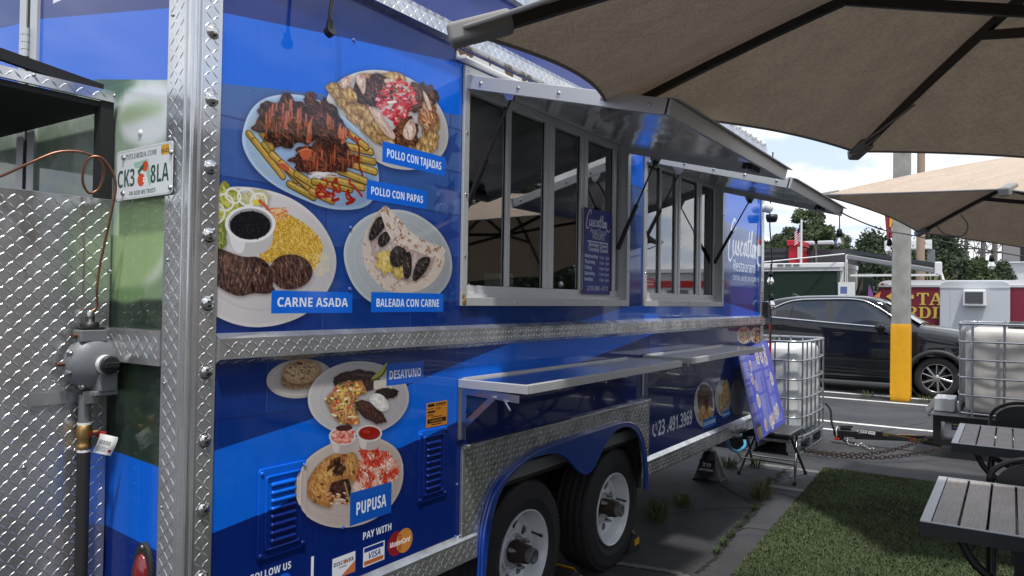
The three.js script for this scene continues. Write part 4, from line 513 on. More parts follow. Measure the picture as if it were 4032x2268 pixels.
{ // wheels
  const zf = -0.055, R = 0.345, tyreProf = [[0.200, -0.20], [0.215, -0.212], [0.26, -0.222], [0.305, -0.222], [0.333, -0.205], [0.344, -0.185], [R, -0.178], [0.337, -0.172], [0.337, -0.166], [R, -0.160], [R, -0.130], [0.337, -0.126], [0.337, -0.118], [R, -0.113], [R, -0.092], [0.337, -0.088], [0.337, -0.080], [R, -0.076], [R, -0.048], [0.337, -0.044], [0.337, -0.038], [0.3445, -0.033], [0.3425, -0.022], [0.333, -0.008], [0.318, -0.001], [0.312, 0.0025], [0.308, 0.0005], [0.29, 0.005], [0.262, 0.006], [0.258, 0.009], [0.254, 0.006], [0.235, 0.002], [0.222, -0.004], [0.218, -0.001], [0.213, -0.004], [0.203, -0.012], [0.199, -0.02]];
  const tg = mg([lathe(tyreProf, 80, EZ)]), blk = []; for (let i = 0; i < 90; i++) { const a = (i / 90) * 6.2832; blk.push(new THREE.BoxGeometry(0.010, 0.012, 0.020).translate(0, 0.3385, -0.019).rotateZ(a)); }
  const tyre = mg([tg, ...blk]);
  const rimProf = [[0.199, -0.19], [0.199, -0.012], [0.2055, -0.006], [0.206, 0.002], [0.201, 0.004], [0.196, -0.004], [0.190, -0.02], [0.184, -0.024], [0.176, -0.05], [0.172, -0.075], [0.168, -0.085]];
  const disk = new THREE.Shape(); disk.absarc(0, 0, 0.172, 0, Math.PI * 2); for (let i = 0; i < 8; i++) { const a = (i / 8) * 6.2832 + 0.2, P = (r, t) => new THREE.Vector2(Math.cos(a + t) * r, Math.sin(a + t) * r), h = new THREE.Path(); h.moveTo(...P(0.142, -0.15).toArray()); h.quadraticCurveTo(...P(0.155, 0).toArray(), ...P(0.142, 0.15).toArray()); h.quadraticCurveTo(...P(0.135, 0.20).toArray(), ...P(0.128, 0.16).toArray()); h.lineTo(...P(0.105, 0.09).toArray()); h.quadraticCurveTo(...P(0.098, 0).toArray(), ...P(0.105, -0.09).toArray()); h.lineTo(...P(0.128, -0.16).toArray()); h.quadraticCurveTo(...P(0.135, -0.20).toArray(), ...P(0.142, -0.15).toArray()); disk.holes.push(h); }
  const dish = ext(disk, 0.008, 0.002); { const p = dish.attributes.position; for (let i = 0; i < p.count; i++) { const r = Math.hypot(p.getX(i), p.getY(i)); p.setZ(i, p.getZ(i) - 0.078 + 0.03 * sstep(0.1, 0.045, r) - 0.012 * sstep(0.172, 0.13, r)); } dish.computeVertexNormals(); }
  const rimM = std([0.70, 0.72, 0.75], 0.42, 0.05, { bumpMap: T.grain, bumpScale: 0.0004, roughnessMap: T.smear }), rim = mg([lathe(rimProf, 64, EZ), dish, new THREE.TorusGeometry(0.088, 0.006, 8, 48).translate(0, 0, -0.068)]);
  const hubG = lathe([[0.052, -0.07], [0.05, -0.03], [0.045, 0.0], [0.043, 0.02], [0.0, 0.02]], 28, EZ), capG = lathe([[0.036, 0.02], [0.036, 0.05], [0.033, 0.054], [0.022, 0.054], [0.02, 0.048], [0, 0.047]], 28, EZ), nut = new THREE.CylinderGeometry(0.0115, 0.0115, 0.026, 6).rotateX(Math.PI / 2), stud = new THREE.CylinderGeometry(0.006, 0.006, 0.04, 8).rotateX(Math.PI / 2), nutG = mg([nut, stud.translate(0, 0, 0.006)]);
  for (const [x, t] of [[2.94, 0.35], [3.875, 0.1]]) for (const far of [0, 1]) {
    const w = grp(trailer, 'wheel', V(x, 0.345, zf)); if (far) w.position.z = -2.4 + 0.055; if (far) w.rotation.y = Math.PI; else w.rotation.z = t;
    const m = (n, g, mt, p = [0, 0, 0]) => { const o = new THREE.Mesh(g, mt); o.name = n; o.position.set(...p); o.castShadow = o.receiveShadow = true; w.add(o); return o; };
    m('tyre', tyre, M.rubber); m('rim', rim, rimM); m('hub', hubG, M.rust); m('hub_cap', capG, std([0.2, 0.2, 0.2], 0.45, 0.7));
    for (let i = 0; i < 6; i++) m('lug_nut', nutG, M.steel, [Math.cos(i * 1.0472 + 0.3) * 0.07, Math.sin(i * 1.0472 + 0.3) * 0.07, -0.035]);
    m('valve', mg([rod(V(0.16, 0, -0.06), V(0.15, 0, -0.01), 0.005), rod(V(0.15, 0, -0.012), V(0.146, 0, 0.006), 0.007)]), M.black); m('wheel_backing', lathe([[0.13, -0.16], [0.13, -0.14], [0, -0.14]], 24, EZ), M.rust);
  }
}
// ------------------------------------------------------------------ hatches, awnings, shelves and fittings of the trailer
const glass = phy([0.62, 0.66, 0.66], 0.02, { transmission: 1, thickness: 0, ior: 2.9, specularIntensity: 1 });
function hatch([x0, x1], panes, stiles) {
  const w = grp(trailer, 'serving_window', V((x0 + x1) / 2, WB, 0)), f = 0.035, z = -0.06;
  add(w, 'frame', mg([bx(x0, x0 + f, WB, WT, 0.001, 0.014, 0.002), bx(x1 - f, x1, WB, WT, 0.001, 0.014, 0.002), bx(x0 + f, x1 - f, WB, WB + 0.034, 0.001, 0.014, 0.002), bx(x0 + f, x1 - f, WT - 0.04, WT, 0.001, 0.014, 0.002)]), M.aluMatt);
  add(w, 'jamb', mg([bx(x0 + f - 0.006, x0 + f, WB + 0.034, WT - 0.04, -0.085, 0.0005), bx(x1 - f, x1 - f + 0.006, WB + 0.034, WT - 0.04, -0.085, 0.0005), bx(x0 + f, x1 - f, WB + 0.028, WB + 0.034, -0.085, 0.0005), bx(x0 + f, x1 - f, WT - 0.04, WT - 0.034, -0.085, 0.0005)]), M.aluMatt);
  add(w, 'bottom_track', mg([bx(x0 + f, x1 - f, WB + 0.034, WB + 0.05, -0.08, -0.03), bx(x0 + f, x1 - f, WB + 0.05, WB + 0.085, -0.068, -0.048, 0.002)]), M.alu); add(w, 'top_track', bx(x0 + f, x1 - f, WT - 0.075, WT - 0.041, -0.075, -0.04, 0.002), M.alu);
  for (const [a, b, d = 0] of stiles) add(w, 'stile', bx(a, b, WB + 0.085, WT - 0.075, -0.07 + d, -0.046 + d, 0.003), M.alu);
  for (const [a, b] of panes) { const g = new THREE.PlaneGeometry(b - a, WT - WB - 0.16).translate((a + b) / 2, (WB + WT) / 2 + 0.005, z); add(w, 'pane', g, glass); add(w, 'gasket', mg([bx(a, a + 0.005, WB + 0.086, WT - 0.076, z - 0.003, z + 0.003), bx(b - 0.005, b, WB + 0.086, WT - 0.076, z - 0.003, z + 0.003)]), M.black); }
  const s = lathe([[0, 0.004], [0.005, 0.003], [0.006, 0]], 10, EZ); for (const x of [x0 + 0.017, x1 - 0.017]) for (let y = WB + 0.2; y < WT; y += 0.25) put(w, 'screw', s, M.dome, V(x, y, 0.014)); for (let i = 1; i < 4; i++) put(w, 'screw', s, M.dome, V(x0 + ((x1 - x0) * i) / 4, WB + 0.017, 0.014));
  return w;
}
const k = 1.0326, hw1 = hatch(W1, [[2.375, 2.641 * k], [2.673 * k, 2.962 * k], [3.037 * k, 3.307 * k], [3.374 * k, 3.681 * k]], [[2.641 * k, 2.673 * k], [2.962 * k, 3.0 * k], [3.0 * k, 3.037 * k, 0.006], [3.307 * k, 3.340 * k], [3.340 * k, 3.374 * k, 0.006], [3.681 * k, 3.72 * k]]);
add(hw1, 'corner_sealant', mg([new THREE.SphereGeometry(0.014, 8, 6).scale(1, 1.3, 0.4).translate(2.352, 1.535, 0.014), new THREE.SphereGeometry(0.009, 8, 6).scale(1, 1.6, 0.4).translate(2.345, 1.556, 0.014)]), std([0.28, 0.17, 0.06], 0.7));
const hw2 = hatch(W2, [[4.153, 4.336 * k], [4.36 * k, 4.6 * k], [4.673 * k, 5.0 * k], [5.071 * k, 5.353 * k]], [[4.336 * k, 4.36 * k], [4.6 * k, 4.64 * k], [4.64 * k, 4.673 * k, 0.006], [5.0 * k, 5.035 * k], [5.035 * k, 5.071 * k, 0.006], [5.353 * k, 5.40 * k]]);
{ const t = canvas(200, 240, (x) => { x.fillStyle = '#b82430'; x.fillRect(0, 0, 200, 240); x.fillStyle = '#fff'; x.textAlign = 'center'; x.font = 'bold 26px sans-serif'; x.fillText('We deliver with', 100, 80); x.font = 'bold 32px sans-serif'; x.fillText('DOORDASH', 112, 160); x.lineWidth = 12; x.strokeStyle = '#fff'; x.beginPath(); x.arc(24, 148, 16, -1.4, 1.4); x.stroke(); });
  const a = onZ(cG, 1425, 712, -0.057), b = onZ(cG, 1494, 788, -0.057), g = new THREE.BoxGeometry(b.x - a.x, a.y - b.y, 0.002).translate((a.x + b.x) / 2, (a.y + b.y) / 2, -0.057); add(hw2, 'delivery_sticker', g, std(0xffffff, 0.4, 0, { map: t }), true).userData.label = 'red delivery sticker'; }

function awning(x0, x1, h, o) {                           // h = hinge [y, z], o = outer edge [y, z]
  const a = grp(trailer, 'awning', V((x0 + x1) / 2, h[0], h[1])), xm = (x0 + x1) / 2, A = V(xm, h[0], h[1]), B = V(xm, o[0], o[1]), n = V(0, 1, 0).cross(V(1, 0, 0)), d = B.clone().sub(A).normalize(), up = V(0, d.z, -d.y);
  const p = add(a, 'panel', bar(A, B, x1 - x0 - 0.002, 0.022, up), M.mirror);
  const rail = (u, v, w = 0.022, hh = 0.055) => bar(u, v, w, hh, up, 0.002), dn = up.clone().multiplyScalar(-0.012);
  add(a, 'edge_rail', mg([rail(V(x0, h[0], h[1]).add(dn), V(x0, o[0], o[1]).add(dn))]), M.aluMatt); add(a, 'edge_rail', mg([rail(V(x1, h[0], h[1]).add(dn), V(x1, o[0], o[1]).add(dn))]), M.aluMatt);
  add(a, 'outer_rail', mg([bar(V(x0 - 0.011, o[0], o[1]).add(dn), V(x1 + 0.011, o[0], o[1]).add(dn), 0.022, 0.055, up, 0.002), bar(V(x0 - 0.011, o[0], o[1] + 0.006).addScaledVector(up, 0.018), V(x1 + 0.03, o[0], o[1] + 0.006).addScaledVector(up, 0.018), 0.05, 0.004, up)]), M.aluMatt);
  const s = lathe([[0, 0.005], [0.006, 0.004], [0.008, 0]], 10, V(-1, 0, 0)); for (let t = 0.08; t < 1; t += 0.21) put(a, 'screw', s, M.dome, V(x0 - 0.011, h[0] + (o[0] - h[0]) * t, h[1] + (o[1] - h[1]) * t).add(dn));
  add(a, 'hinge', rod(V(x0, h[0] + 0.01, h[1]), V(x1, h[0] + 0.01, h[1]), 0.011), M.alu);
  const m = B.clone().lerp(A, 0.10), l = add(a, 'latch', mg([bar(V(x1 - 0.30, m.y, m.z).addScaledVector(up, -0.03), V(x1 - 0.16, m.y, m.z).addScaledVector(up, -0.03), 0.035, 0.03, up, 0.004), rod(V(x1 - 0.36, m.y, m.z).addScaledVector(up, -0.04), V(x1 - 0.16, m.y, m.z).addScaledVector(up, -0.035), 0.006), rod(V(x1 - 0.36, m.y, m.z).addScaledVector(up, -0.055), V(x1 - 0.36, m.y, m.z).addScaledVector(up, -0.025), 0.009)]), M.black); return a;
}
const aw1 = awning(2.362, 3.88, [2.438, 0.012], [2.218, 0.878]), aw2 = awning(4.135, 5.572, [2.432, 0.012], [2.208, 0.848]);
function strut(parent, top, bot, side) {
  const s = grp(parent, 'gas_strut', top.clone()), m = top.clone().lerp(bot, 0.5);
  add(s, 'piston_rod', rod(top, m, 0.005), M.black); add(s, 'cylinder', mg([rod(m, bot, 0.0115), rod(m.clone().lerp(top, 0.02), m.clone().lerp(bot, 0.03), 0.0125)]), M.black); add(s, 'ball_joint', mg([new THREE.SphereGeometry(0.014, 10, 8).translate(...top.toArray()), new THREE.SphereGeometry(0.014, 10, 8).translate(...bot.toArray())]), M.black);
  add(s, 'bracket', ext([[-0.035, 0.028], [0.035, 0.028], [0.035, 0.012], [0.012, -0.03], [-0.012, -0.03], [-0.035, 0.012]], 0.004).applyMatrix4(new THREE.Matrix4().makeBasis(V(0, 0, 1), EY, V(-1, 0, 0))).translate(top.x + side * 0.014, top.y + 0.012, top.z), M.steel);
}
const lerpTo = (t, q, z) => t.clone().add(q.clone().sub(t).multiplyScalar((z - t.z) / (q.z - t.z)));
{ const t = onX(cF, 572, 508, 2.372), q = onX(cG, 160, 205, 2.378); strut(aw1, t, lerpTo(t, q, -0.03), -1); }
{ const t = onX(cF, 1592, 978, 3.86), q = onX(cG, 1240, 495, 3.86); strut(aw1, t, q, 1); }
{ const t = onX(cF, 1770, 1045, 4.145), q = onX(cG, 1436, 430, 4.148); strut(aw2, t, lerpTo(t, q, -0.03), -1); }
{ const t = onX(cG, 2175, 165, 5.55), q = onX(cG, 1930, 600, 5.54); strut(aw2, t, q, 1); }
// flashing over the first hatch, its white paint worn to bare brown
{ const t = canvas(1024, 64, (x, w, h) => { seed = 3; x.fillStyle = '#e4e4e2'; x.fillRect(0, 0, w, h); for (let i = 0; i < w; i++) { const n = fbm(i * 0.012, 3, 4) * 60; x.fillStyle = n > 4 ? '#6b4f33' : '#e4e4e2'; x.fillRect(i, 0, 1, 10 + n * 0.6); } }), g = xAlong([[0, 2.502], [0.055, 2.497], [0.055, 2.503], [0.006, 2.51], [0.006, 2.546], [0, 2.546]], 2.288, 3.95);
  const o = add(trailer, 'flashing', g, std(0xffffff, 0.5, 0.1, { map: t }), true), p = o.geometry.attributes.position, uv = o.geometry.attributes.uv; for (let i = 0; i < p.count; i++) uv.setXY(i, (p.getX(i) + X0 - 2.288) / 1.66, (p.getY(i) - 2.495) / 0.052); }
add(trailer, 'flashing', xAlong([[0, 2.502], [0.055, 2.497], [0.055, 2.503], [0.006, 2.51], [0.006, 2.546], [0, 2.546]], 4.07, 5.63), M.white);

function shelf(x0, x1, dz, y) {
  const s = grp(trailer, 'serving_shelf', V((x0 + x1) / 2, y, 0));
  add(s, 'top', bx(x0 + 0.003, x1 - 0.003, y - 0.028, y - 0.004, 0.006, dz - 0.003), std([0.60, 0.61, 0.62], 0.26, 1, { roughnessMap: T.brush, bumpMap: T.wave, bumpScale: 0.001 }));
  add(s, 'edge', mg([bx(x0 - 0.002, x0 + 0.022, y - 0.034, y, 0.004, dz, 0.002), bx(x1 - 0.022, x1 + 0.002, y - 0.034, y, 0.004, dz, 0.002), bx(x0 + 0.022, x1 - 0.022, y - 0.034, y, dz - 0.022, dz + 0.002, 0.002), bx(x0 + 0.022, x1 - 0.022, y - 0.034, y + 0.004, 0.003, 0.018)]), M.aluMatt);
  for (const x of [x0 + 0.012, (x0 * 0.5 + x1 * 0.5), x1 - 0.03]) { if (x > x0 + 0.02) { add(s, 'folding_bracket', mg([bx(x - 0.014, x + 0.016, y - 0.115, y - 0.036, 0.002, 0.012), bar(V(x + 0.002, y - 0.045, 0.012), V(x + 0.002, y - 0.052, dz * 0.8), 0.005, 0.022, EY)]), M.steel); continue; }
    const g = mg([bx(x - 0.014, x + 0.016, y - 0.245, y - 0.036, 0.002, 0.008), bx(x - 0.003, x + 0.001, y - 0.24, y - 0.04, 0.008, 0.035), bar(V(x - 0.006, y - 0.19, 0.025), V(x - 0.006, y - 0.062, 0.17), 0.004, 0.024, V(0, 0.75, -0.66)), bar(V(x + 0.002, y - 0.045, 0.012), V(x + 0.002, y - 0.058, dz * 0.86), 0.005, 0.03, EY, 0.001), rod(V(x - 0.012, y - 0.062, 0.17), V(x + 0.006, y - 0.062, 0.17), 0.008), rod(V(x, y - 0.066, 0.22), V(x - 0.03, y - 0.10, 0.27), 0.005)]);
    add(s, 'folding_bracket', g, M.steel);
  }
}
shelf(2.335, 3.905, 0.335, 1.222); shelf(4.117, 5.60, 0.315, 1.222);

function louvre(x0, x1, y0, y1, map) {                   // vent pressed from the same printed sheet
  const v = grp(trailer, 'louvre_vent', V((x0 + x1) / 2, y0, 0)), wuv = (o) => { const g = o.geometry, p = g.attributes.position, u = g.attributes.uv, c = o.parent.getWorldPosition(V(0, 0, 0)).add(o.position); for (let i = 0; i < p.count; i++) u.setXY(i, (p.getX(i) + c.x - 1.17) / (2.366 - 1.17), (p.getY(i) + c.y - (YB - 0.09)) / (1.39 - YB + 0.09)); return o; };
  const rr_ = (a, b, c, d, r) => { const s = new THREE.Shape(); s.moveTo(a + r, c); s.lineTo(b - r, c); s.quadraticCurveTo(b, c, b, c + r); s.lineTo(b, d - r); s.quadraticCurveTo(b, d, b - r, d); s.lineTo(a + r, d); s.quadraticCurveTo(a, d, a, d - r); s.lineTo(a, c + r); s.quadraticCurveTo(a, c, a + r, c); return s; };
  const vm = phy(0xffffff, 0.5, { map, specularIntensity: 0.15, clearcoat: 0.7, clearcoatRoughness: 0.12 });
  wuv(add(v, 'vent_plate', ext(rr_(x0, x1, y0, y1, 0.014), 0.006, 0.002), vm, true));
  const e = 0.024, ring = rr_(x0 + e, x1 - e, y0 + e, y1 - e, 0.01); ring.holes.push(rr_(x0 + e + 0.007, x1 - e - 0.007, y0 + e + 0.007, y1 - e - 0.007, 0.007)); wuv(add(v, 'pressed_rim', ext(ring, 0.006, 0.002).translate(0, 0, 0.005), vm, true));
  for (let i = 0; i < 8; i++) { const y = y1 - e - 0.03 - i * ((y1 - y0 - 2 * e - 0.055) / 7), w = x1 - x0 - 2 * e - 0.04, g = new THREE.CapsuleGeometry(0.0075, w - 0.015, 4, 10).rotateZ(Math.PI / 2).scale(1, 1, 1.05).translate((x0 + x1) / 2, y, 0.007); wuv(add(v, 'louvre', g, vm, true)); add(v, 'slot', bx((x0 + x1) / 2 - w / 2 + 0.006, (x0 + x1) / 2 + w / 2 - 0.006, y - 0.0088, y - 0.0066, 0.0055, 0.0095), M.black); }
  const rv = lathe([[0, 0.005], [0.005, 0.004], [0.007, 0]], 10, EZ); for (const x of [x0 + 0.012, x1 - 0.012]) for (const y of [y0 + 0.014, y1 - 0.014]) { const o = wuv(add(v, 'rivet', rv.clone().translate(x, y, 0.006), vm, true)); }
}
louvre(1.39, 1.572, 0.76, 1.031, lowNear.material.map); louvre(2.1, 2.271, 0.772, 1.045, lowNear.material.map);
{ // rivets through the print
  const rv = lathe([[0, 0.004], [0.005, 0.003], [0.007, 0]], 10, EZ), m = phy([0.05, 0.12, 0.4], 0.3, { clearcoat: 1 });
  for (const [c, x, y] of [[cC, 1228, 328], [cD, 1122, 575], [cD, 1115, 1040], [cE, 868, 1147], [cE, 1580, 550], [cE, 1577, 880], [cE, 1567, 1205], [cH, 615, 485], [cH, 955, 405], [cH, 1420, 290], [cH, 1590, 258], [cH, 1422, 455], [cA, 707, 670]]) if (c !== cA) { const p = onZ(c, x, y, 0); put(trailer, 'rivet', rv, m, V(p.x, p.y, 0.0005)); } else put(trailer, 'rivet', lathe([[0, 0.006], [0.008, 0.004], [0.011, 0]], 10, V(-1, 0, 0)), M.white, onX(c, x, y, X0));
}
{ // orange inspection sticker
  const t = canvas(256, 168, (x, w, h) => { x.fillStyle = '#c7821c'; x.fillRect(0, 0, w, h); x.fillStyle = '#14110c'; x.fillRect(14, 8, 80, 20); for (const [a, b, c, d] of [[110, 10, 130, 9], [110, 24, 120, 4], [14, 40, 70, 5], [14, 56, 90, 14], [14, 78, 60, 4], [14, 86, 76, 4], [110, 40, 70, 4], [110, 48, 60, 4], [60, 98, 130, 6]]) x.fillRect(a, b, c, d); x.fillRect(12, 112, w - 24, 30); x.fillStyle = '#c7821c'; x.font = 'bold 22px sans-serif'; x.fillText('# MFD4651698', 44, 135); x.fillStyle = '#14110c'; x.fillRect(60, 149, 130, 7); });
  const a = onZ(cE, 1388, 377, 0), b = onZ(cE, 1513, 504, 0); add(trailer, 'inspection_sticker', bx(a.x, b.x, b.y, a.y, 0.0005, 0.0015), std(0xffffff, 0.5, 0, { map: t }), true).userData.label = 'orange inspection sticker';
  const o = trailer.children.at(-1), g = o.geometry, p = g.attributes.position, u = g.attributes.uv; for (let i = 0; i < p.count; i++) u.setXY(i, (p.getX(i) + X0 - a.x) / (b.x - a.x), (p.getY(i) - b.y) / (a.y - b.y));
}
{ // licence plate with embossed look, turned a little on its bolts
  const t = canvas(640, 330, (x, w, h) => {
    x.fillStyle = '#dfe1e2'; x.fillRect(0, 0, w, h); x.strokeStyle = '#b9bcbe'; x.lineWidth = 5; x.strokeRect(10, 10, w - 20, h - 20); x.fillStyle = '#25473c'; x.textAlign = 'center'; x.font = 'bold 46px serif'; x.save(); x.translate(w * 0.43, 66); x.scale(0.92, 1); x.fillText('MYFLORIDA.COM', 0, 0); x.restore(); x.fillStyle = '#dba32a'; x.fillRect(516, 16, 84, 62); x.fillStyle = '#111'; x.font = 'bold 34px sans-serif'; x.fillText('03-27', 558, 64);
    x.fillStyle = '#9fc4b4'; x.beginPath(); x.moveTo(210, 92); x.lineTo(370, 84); x.lineTo(395, 150); x.lineTo(420, 235); x.lineTo(392, 262); x.lineTo(350, 160); x.lineTo(214, 122); x.fill();
    x.fillStyle = '#d8491e'; for (const [a, b, r] of [[338, 130, 34], [296, 214, 42]]) { x.beginPath(); x.arc(a, b, r, 0, 7); x.fill(); } x.fillStyle = '#1d5b34'; x.beginPath(); x.ellipse(298, 138, 34, 14, -0.6, 0, 7); x.fill(); x.beginPath(); x.ellipse(270, 165, 24, 10, 1.1, 0, 7); x.fill(); x.fillStyle = '#f4f4f0'; for (let i = 0; i < 5; i++) { x.beginPath(); x.ellipse(338 + Math.cos(i * 1.257) * 14, 214 + Math.sin(i * 1.257) * 14, 11, 8, i * 1.257, 0, 7); x.fill(); } x.fillStyle = '#c9b24a'; x.beginPath(); x.arc(338, 214, 7, 0, 7); x.fill();
    x.fillStyle = '#1f4d3d'; x.font = 'bold 150px sans-serif'; for (const [s, a] of [['CK3', 118], ['8LA', 500]]) { x.save(); x.translate(a, 244); x.scale(0.78, 1.05); x.fillText(s, 0, 0); x.restore(); } x.font = 'bold 40px sans-serif'; x.save(); x.translate(w / 2 - 10, 306); x.scale(0.86, 1); x.fillText('-IN GOD WE TRUST-', 0, 0); x.restore();
  });
  const c = [onX(cA, 593, 752, X0 - 0.024), onX(cA, 883, 703, X0 - 0.024), onX(cA, 862, 990, X0 - 0.024), onX(cA, 583, 1015, X0 - 0.024)], m = c.reduce((s, p) => s.add(p), V(0, 0, 0)).multiplyScalar(0.25), pl = grp(trailer, 'licence_plate', m); pl.userData.label = 'white licence plate with orange fruit';
  const sh = new THREE.Shape(), a = 0.146, b = 0.073, r = 0.012; sh.moveTo(-a + r, -b); sh.lineTo(a - r, -b); sh.quadraticCurveTo(a, -b, a, -b + r); sh.lineTo(a, b - r); sh.quadraticCurveTo(a, b, a - r, b); sh.lineTo(-a + r, b); sh.quadraticCurveTo(-a, b, -a, b - r); sh.lineTo(-a, -b + r); sh.quadraticCurveTo(-a, -b, -a + r, -b);
  const g = fin(ext(sh, 0.002, 0.0006)), p = g.attributes.position, u = g.attributes.uv; for (let i = 0; i < p.count; i++) u.setXY(i, p.getX(i) / (2 * a) + 0.5, p.getY(i) / (2 * b) + 0.5);
  const o = new THREE.Mesh(g, std(0xffffff, 0.35, 0.1, { map: t, bumpMap: t, bumpScale: -0.0008 })); o.name = 'plate'; o.rotation.set(0, -Math.PI / 2, 0.012, 'YXZ'); pl.add(o);
  const bolt = lathe([[0, 0.007], [0.005, 0.006], [0.0075, 0.002], [0.0075, 0]], 10, V(-1, 0, 0)); for (const [dy, dz] of [[0.042, 0.1395], [-0.055, 0.1395], [0.05, -0.105], [-0.055, -0.105]]) put(pl, 'bolt', bolt, M.dome, m.clone().add(V(-0.002, dy, dz)));
}
{ // tail light
  const c = onX(cB, 718, 1420, X0 - 0.01), g = grp(trailer, 'tail_light', c); const oval = (a, b) => { const s = new THREE.Shape(); s.absellipse(0, 0, a, b, 0, Math.PI * 2); return s; }, rot = new THREE.Matrix4().makeBasis(EZ, EY, V(-1, 0, 0));
  add(g, 'grommet', ext(oval(0.047, 0.088), 0.014, 0.004).applyMatrix4(rot).translate(X0, c.y - 0.01, c.z), M.rubber); add(g, 'lens', new THREE.SphereGeometry(1, 24, 16).scale(0.024, 0.068, 0.036).translate(X0 - 0.012, c.y - 0.02, c.z), phy([0.16, 0.003, 0.008], 0.15, { clearcoat: 1 }));
  put(g, 'screw', lathe([[0, 0.004], [0.006, 0.002], [0.007, 0]], 10, V(-1, 0, 0)), M.dome, V(X0 - 0.014, c.y + 0.066, c.z));
}
{ // gas locker of tread plate on the drawbar, with regulator, pipe and copper line
  const Z = -0.40, L = grp(trailer, 'gas_locker', V(0.7, 0.4, Z));
  tread(L, 'side_panel', bx(0.15, X0 - 0.012, 0.42, 1.827, Z - 0.006, Z, 0.002), [lugs(V(0.32, 0.6, Z), EX, EY, 0.83, 1.22)]);
  tread(L, 'top_trim', bx(0.15, X0 - 0.012, 2.118, 2.152, Z - 0.006, Z + 0.004, 0.002), [lugs(V(0.3, 2.12, Z + 0.004), EX, EY, 0.84, 0.03)]);
  for (const x of [X0 - 0.05, 0.15]) add(L, 'upright', bx(x, x + 0.038, 1.827, 2.118, Z - 0.04, Z - 0.002), M.blackMatt);
  add(L, 'lid', mg([bx(0.15, X0 - 0.015, 2.10, 2.117, -1.75, Z - 0.007)]), M.blackMatt); add(L, 'lid_flap', bar(V(0.2, 2.26, Z - 0.02), V(1.125, 2.155, Z - 0.02), 0.03, 0.02, V(0, 0, 1)), M.blackMatt);
  add(L, 'far_panel', bx(0.15, X0 - 0.02, 0.42, 1.827, -1.76, -1.75), M.tread); add(L, 'back_panel', bx(0.14, 0.15, 0.42, 1.5, -1.75, Z), M.blackMatt); add(L, 'base', bx(0.15, X0 - 0.012, 0.42, 0.44, -1.75, Z - 0.01), M.blackMatt);
  const sc = lathe([[0, 0.004], [0.004, 0.003], [0.006, 0]], 10, EZ); for (const [c, x, y] of [[cA, 122, 1355], [cA, 552, 1365], [cB, 117, 903], [cB, 376, 815], [cA, 168, 380], [cA, 574, 483]]) { const p = onZ(c, x, y, Z); put(L, 'screw', sc, M.dome, V(p.x, p.y, Z + 0.005)); }
  const R = grp(trailer, 'gas_regulator', onZ(cB, 500, 375, Z + 0.07)), c = onZ(cB, 500, 378, Z + 0.075), gm = std([0.17, 0.18, 0.19], 0.5, 0.15, { bumpMap: T.grain, bumpScale: 0.0006 });
  const at = (x, y, z) => V(c.x + x, c.y + y, Z + z), q = 0.072;
  add(R, 'body', mg([lathe([[0, 0.02], [q, 0.02], [q + 0.004, 0.024], [q + 0.004, 0.034], [q, 0.038], [q + 0.004, 0.040], [q + 0.004, 0.048], [q - 0.002, 0.051], [q - 0.008, 0.058], [0.052, 0.07], [0.03, 0.078], [0, 0.079]], 40, EZ, V(c.x, c.y, Z)), bx(c.x - 0.045, c.x + 0.03, c.y + 0.06, c.y + 0.095, Z + 0.012, Z + 0.06, 0.004), bx(c.x - 0.004, c.x + 0.052, c.y - 0.085, c.y - 0.03, Z + 0.03, Z + 0.085, 0.008), bx(c.x - 0.012, c.x + 0.056, c.y - 0.095, c.y - 0.08, Z + 0.02, Z + 0.08, 0.004)]), gm);
  add(R, 'inlet', mg([bx(c.x - 0.04, c.x + 0.022, c.y + 0.096, c.y + 0.102, Z + 0.008, Z + 0.058), lathe([[0.024, 0], [0.024, 0.014], [0.012, 0.016], [0.012, 0.03], [0.008, 0.034]], 6, EY, at(-0.008, 0.102, 0.033))]), M.black); add(R, 'inlet_nut', lathe([[0.011, 0], [0.011, 0.014], [0.008, 0.018]], 6, EY, at(-0.008, 0.132, 0.033)), M.steel);
  add(R, 'spring_tower', lathe([[0.027, 0.07], [0.027, 0.105], [0.025, 0.107]], 28, EZ, V(c.x + 0.014, c.y - 0.004, Z)), gm); add(R, 'data_label', lathe([[0.0275, 0.076], [0.0275, 0.098]], 28, EZ, V(c.x + 0.014, c.y - 0.004, Z)), M.white); add(R, 'black_cap', mg([lathe([[0.0265, 0.105], [0.0265, 0.112], [0.022, 0.115], [0, 0.115]], 24, EZ, V(c.x + 0.014, c.y - 0.004, Z)), bx(c.x - 0.006, c.x + 0.034, c.y - 0.012, c.y + 0.004, Z + 0.114, Z + 0.122, 0.002)]), M.black);
  const bt = lathe([[0, 0.008], [0.005, 0.007], [0.0065, 0]], 8, EZ), bs = lathe([[0.011, 0], [0.011, 0.006], [0, 0.006]], 10, EZ); for (let i = 0; i < 8; i++) { const a = i * 0.7854 + 0.35, p = at(Math.cos(a) * (q + 0.001), Math.sin(a) * (q + 0.001), 0.047); put(R, 'flange_bolt', mg([bt, bs.clone().translate(0, 0, -0.004)]), i % 2 ? M.dome : M.grey, p); }
  add(R, 'brass_plug', rod(at(-0.07, -0.001, 0.03), at(-0.094, -0.001, 0.03), 0.006), M.copper); add(R, 'brass_plug', rod(at(-0.04, 0.078, 0.035), at(-0.058, 0.078, 0.035), 0.008), M.copper);
  const Q = grp(trailer, 'gas_pipe', at(-0.018, -0.2, 0.035)), px = -0.018, pz = 0.035;
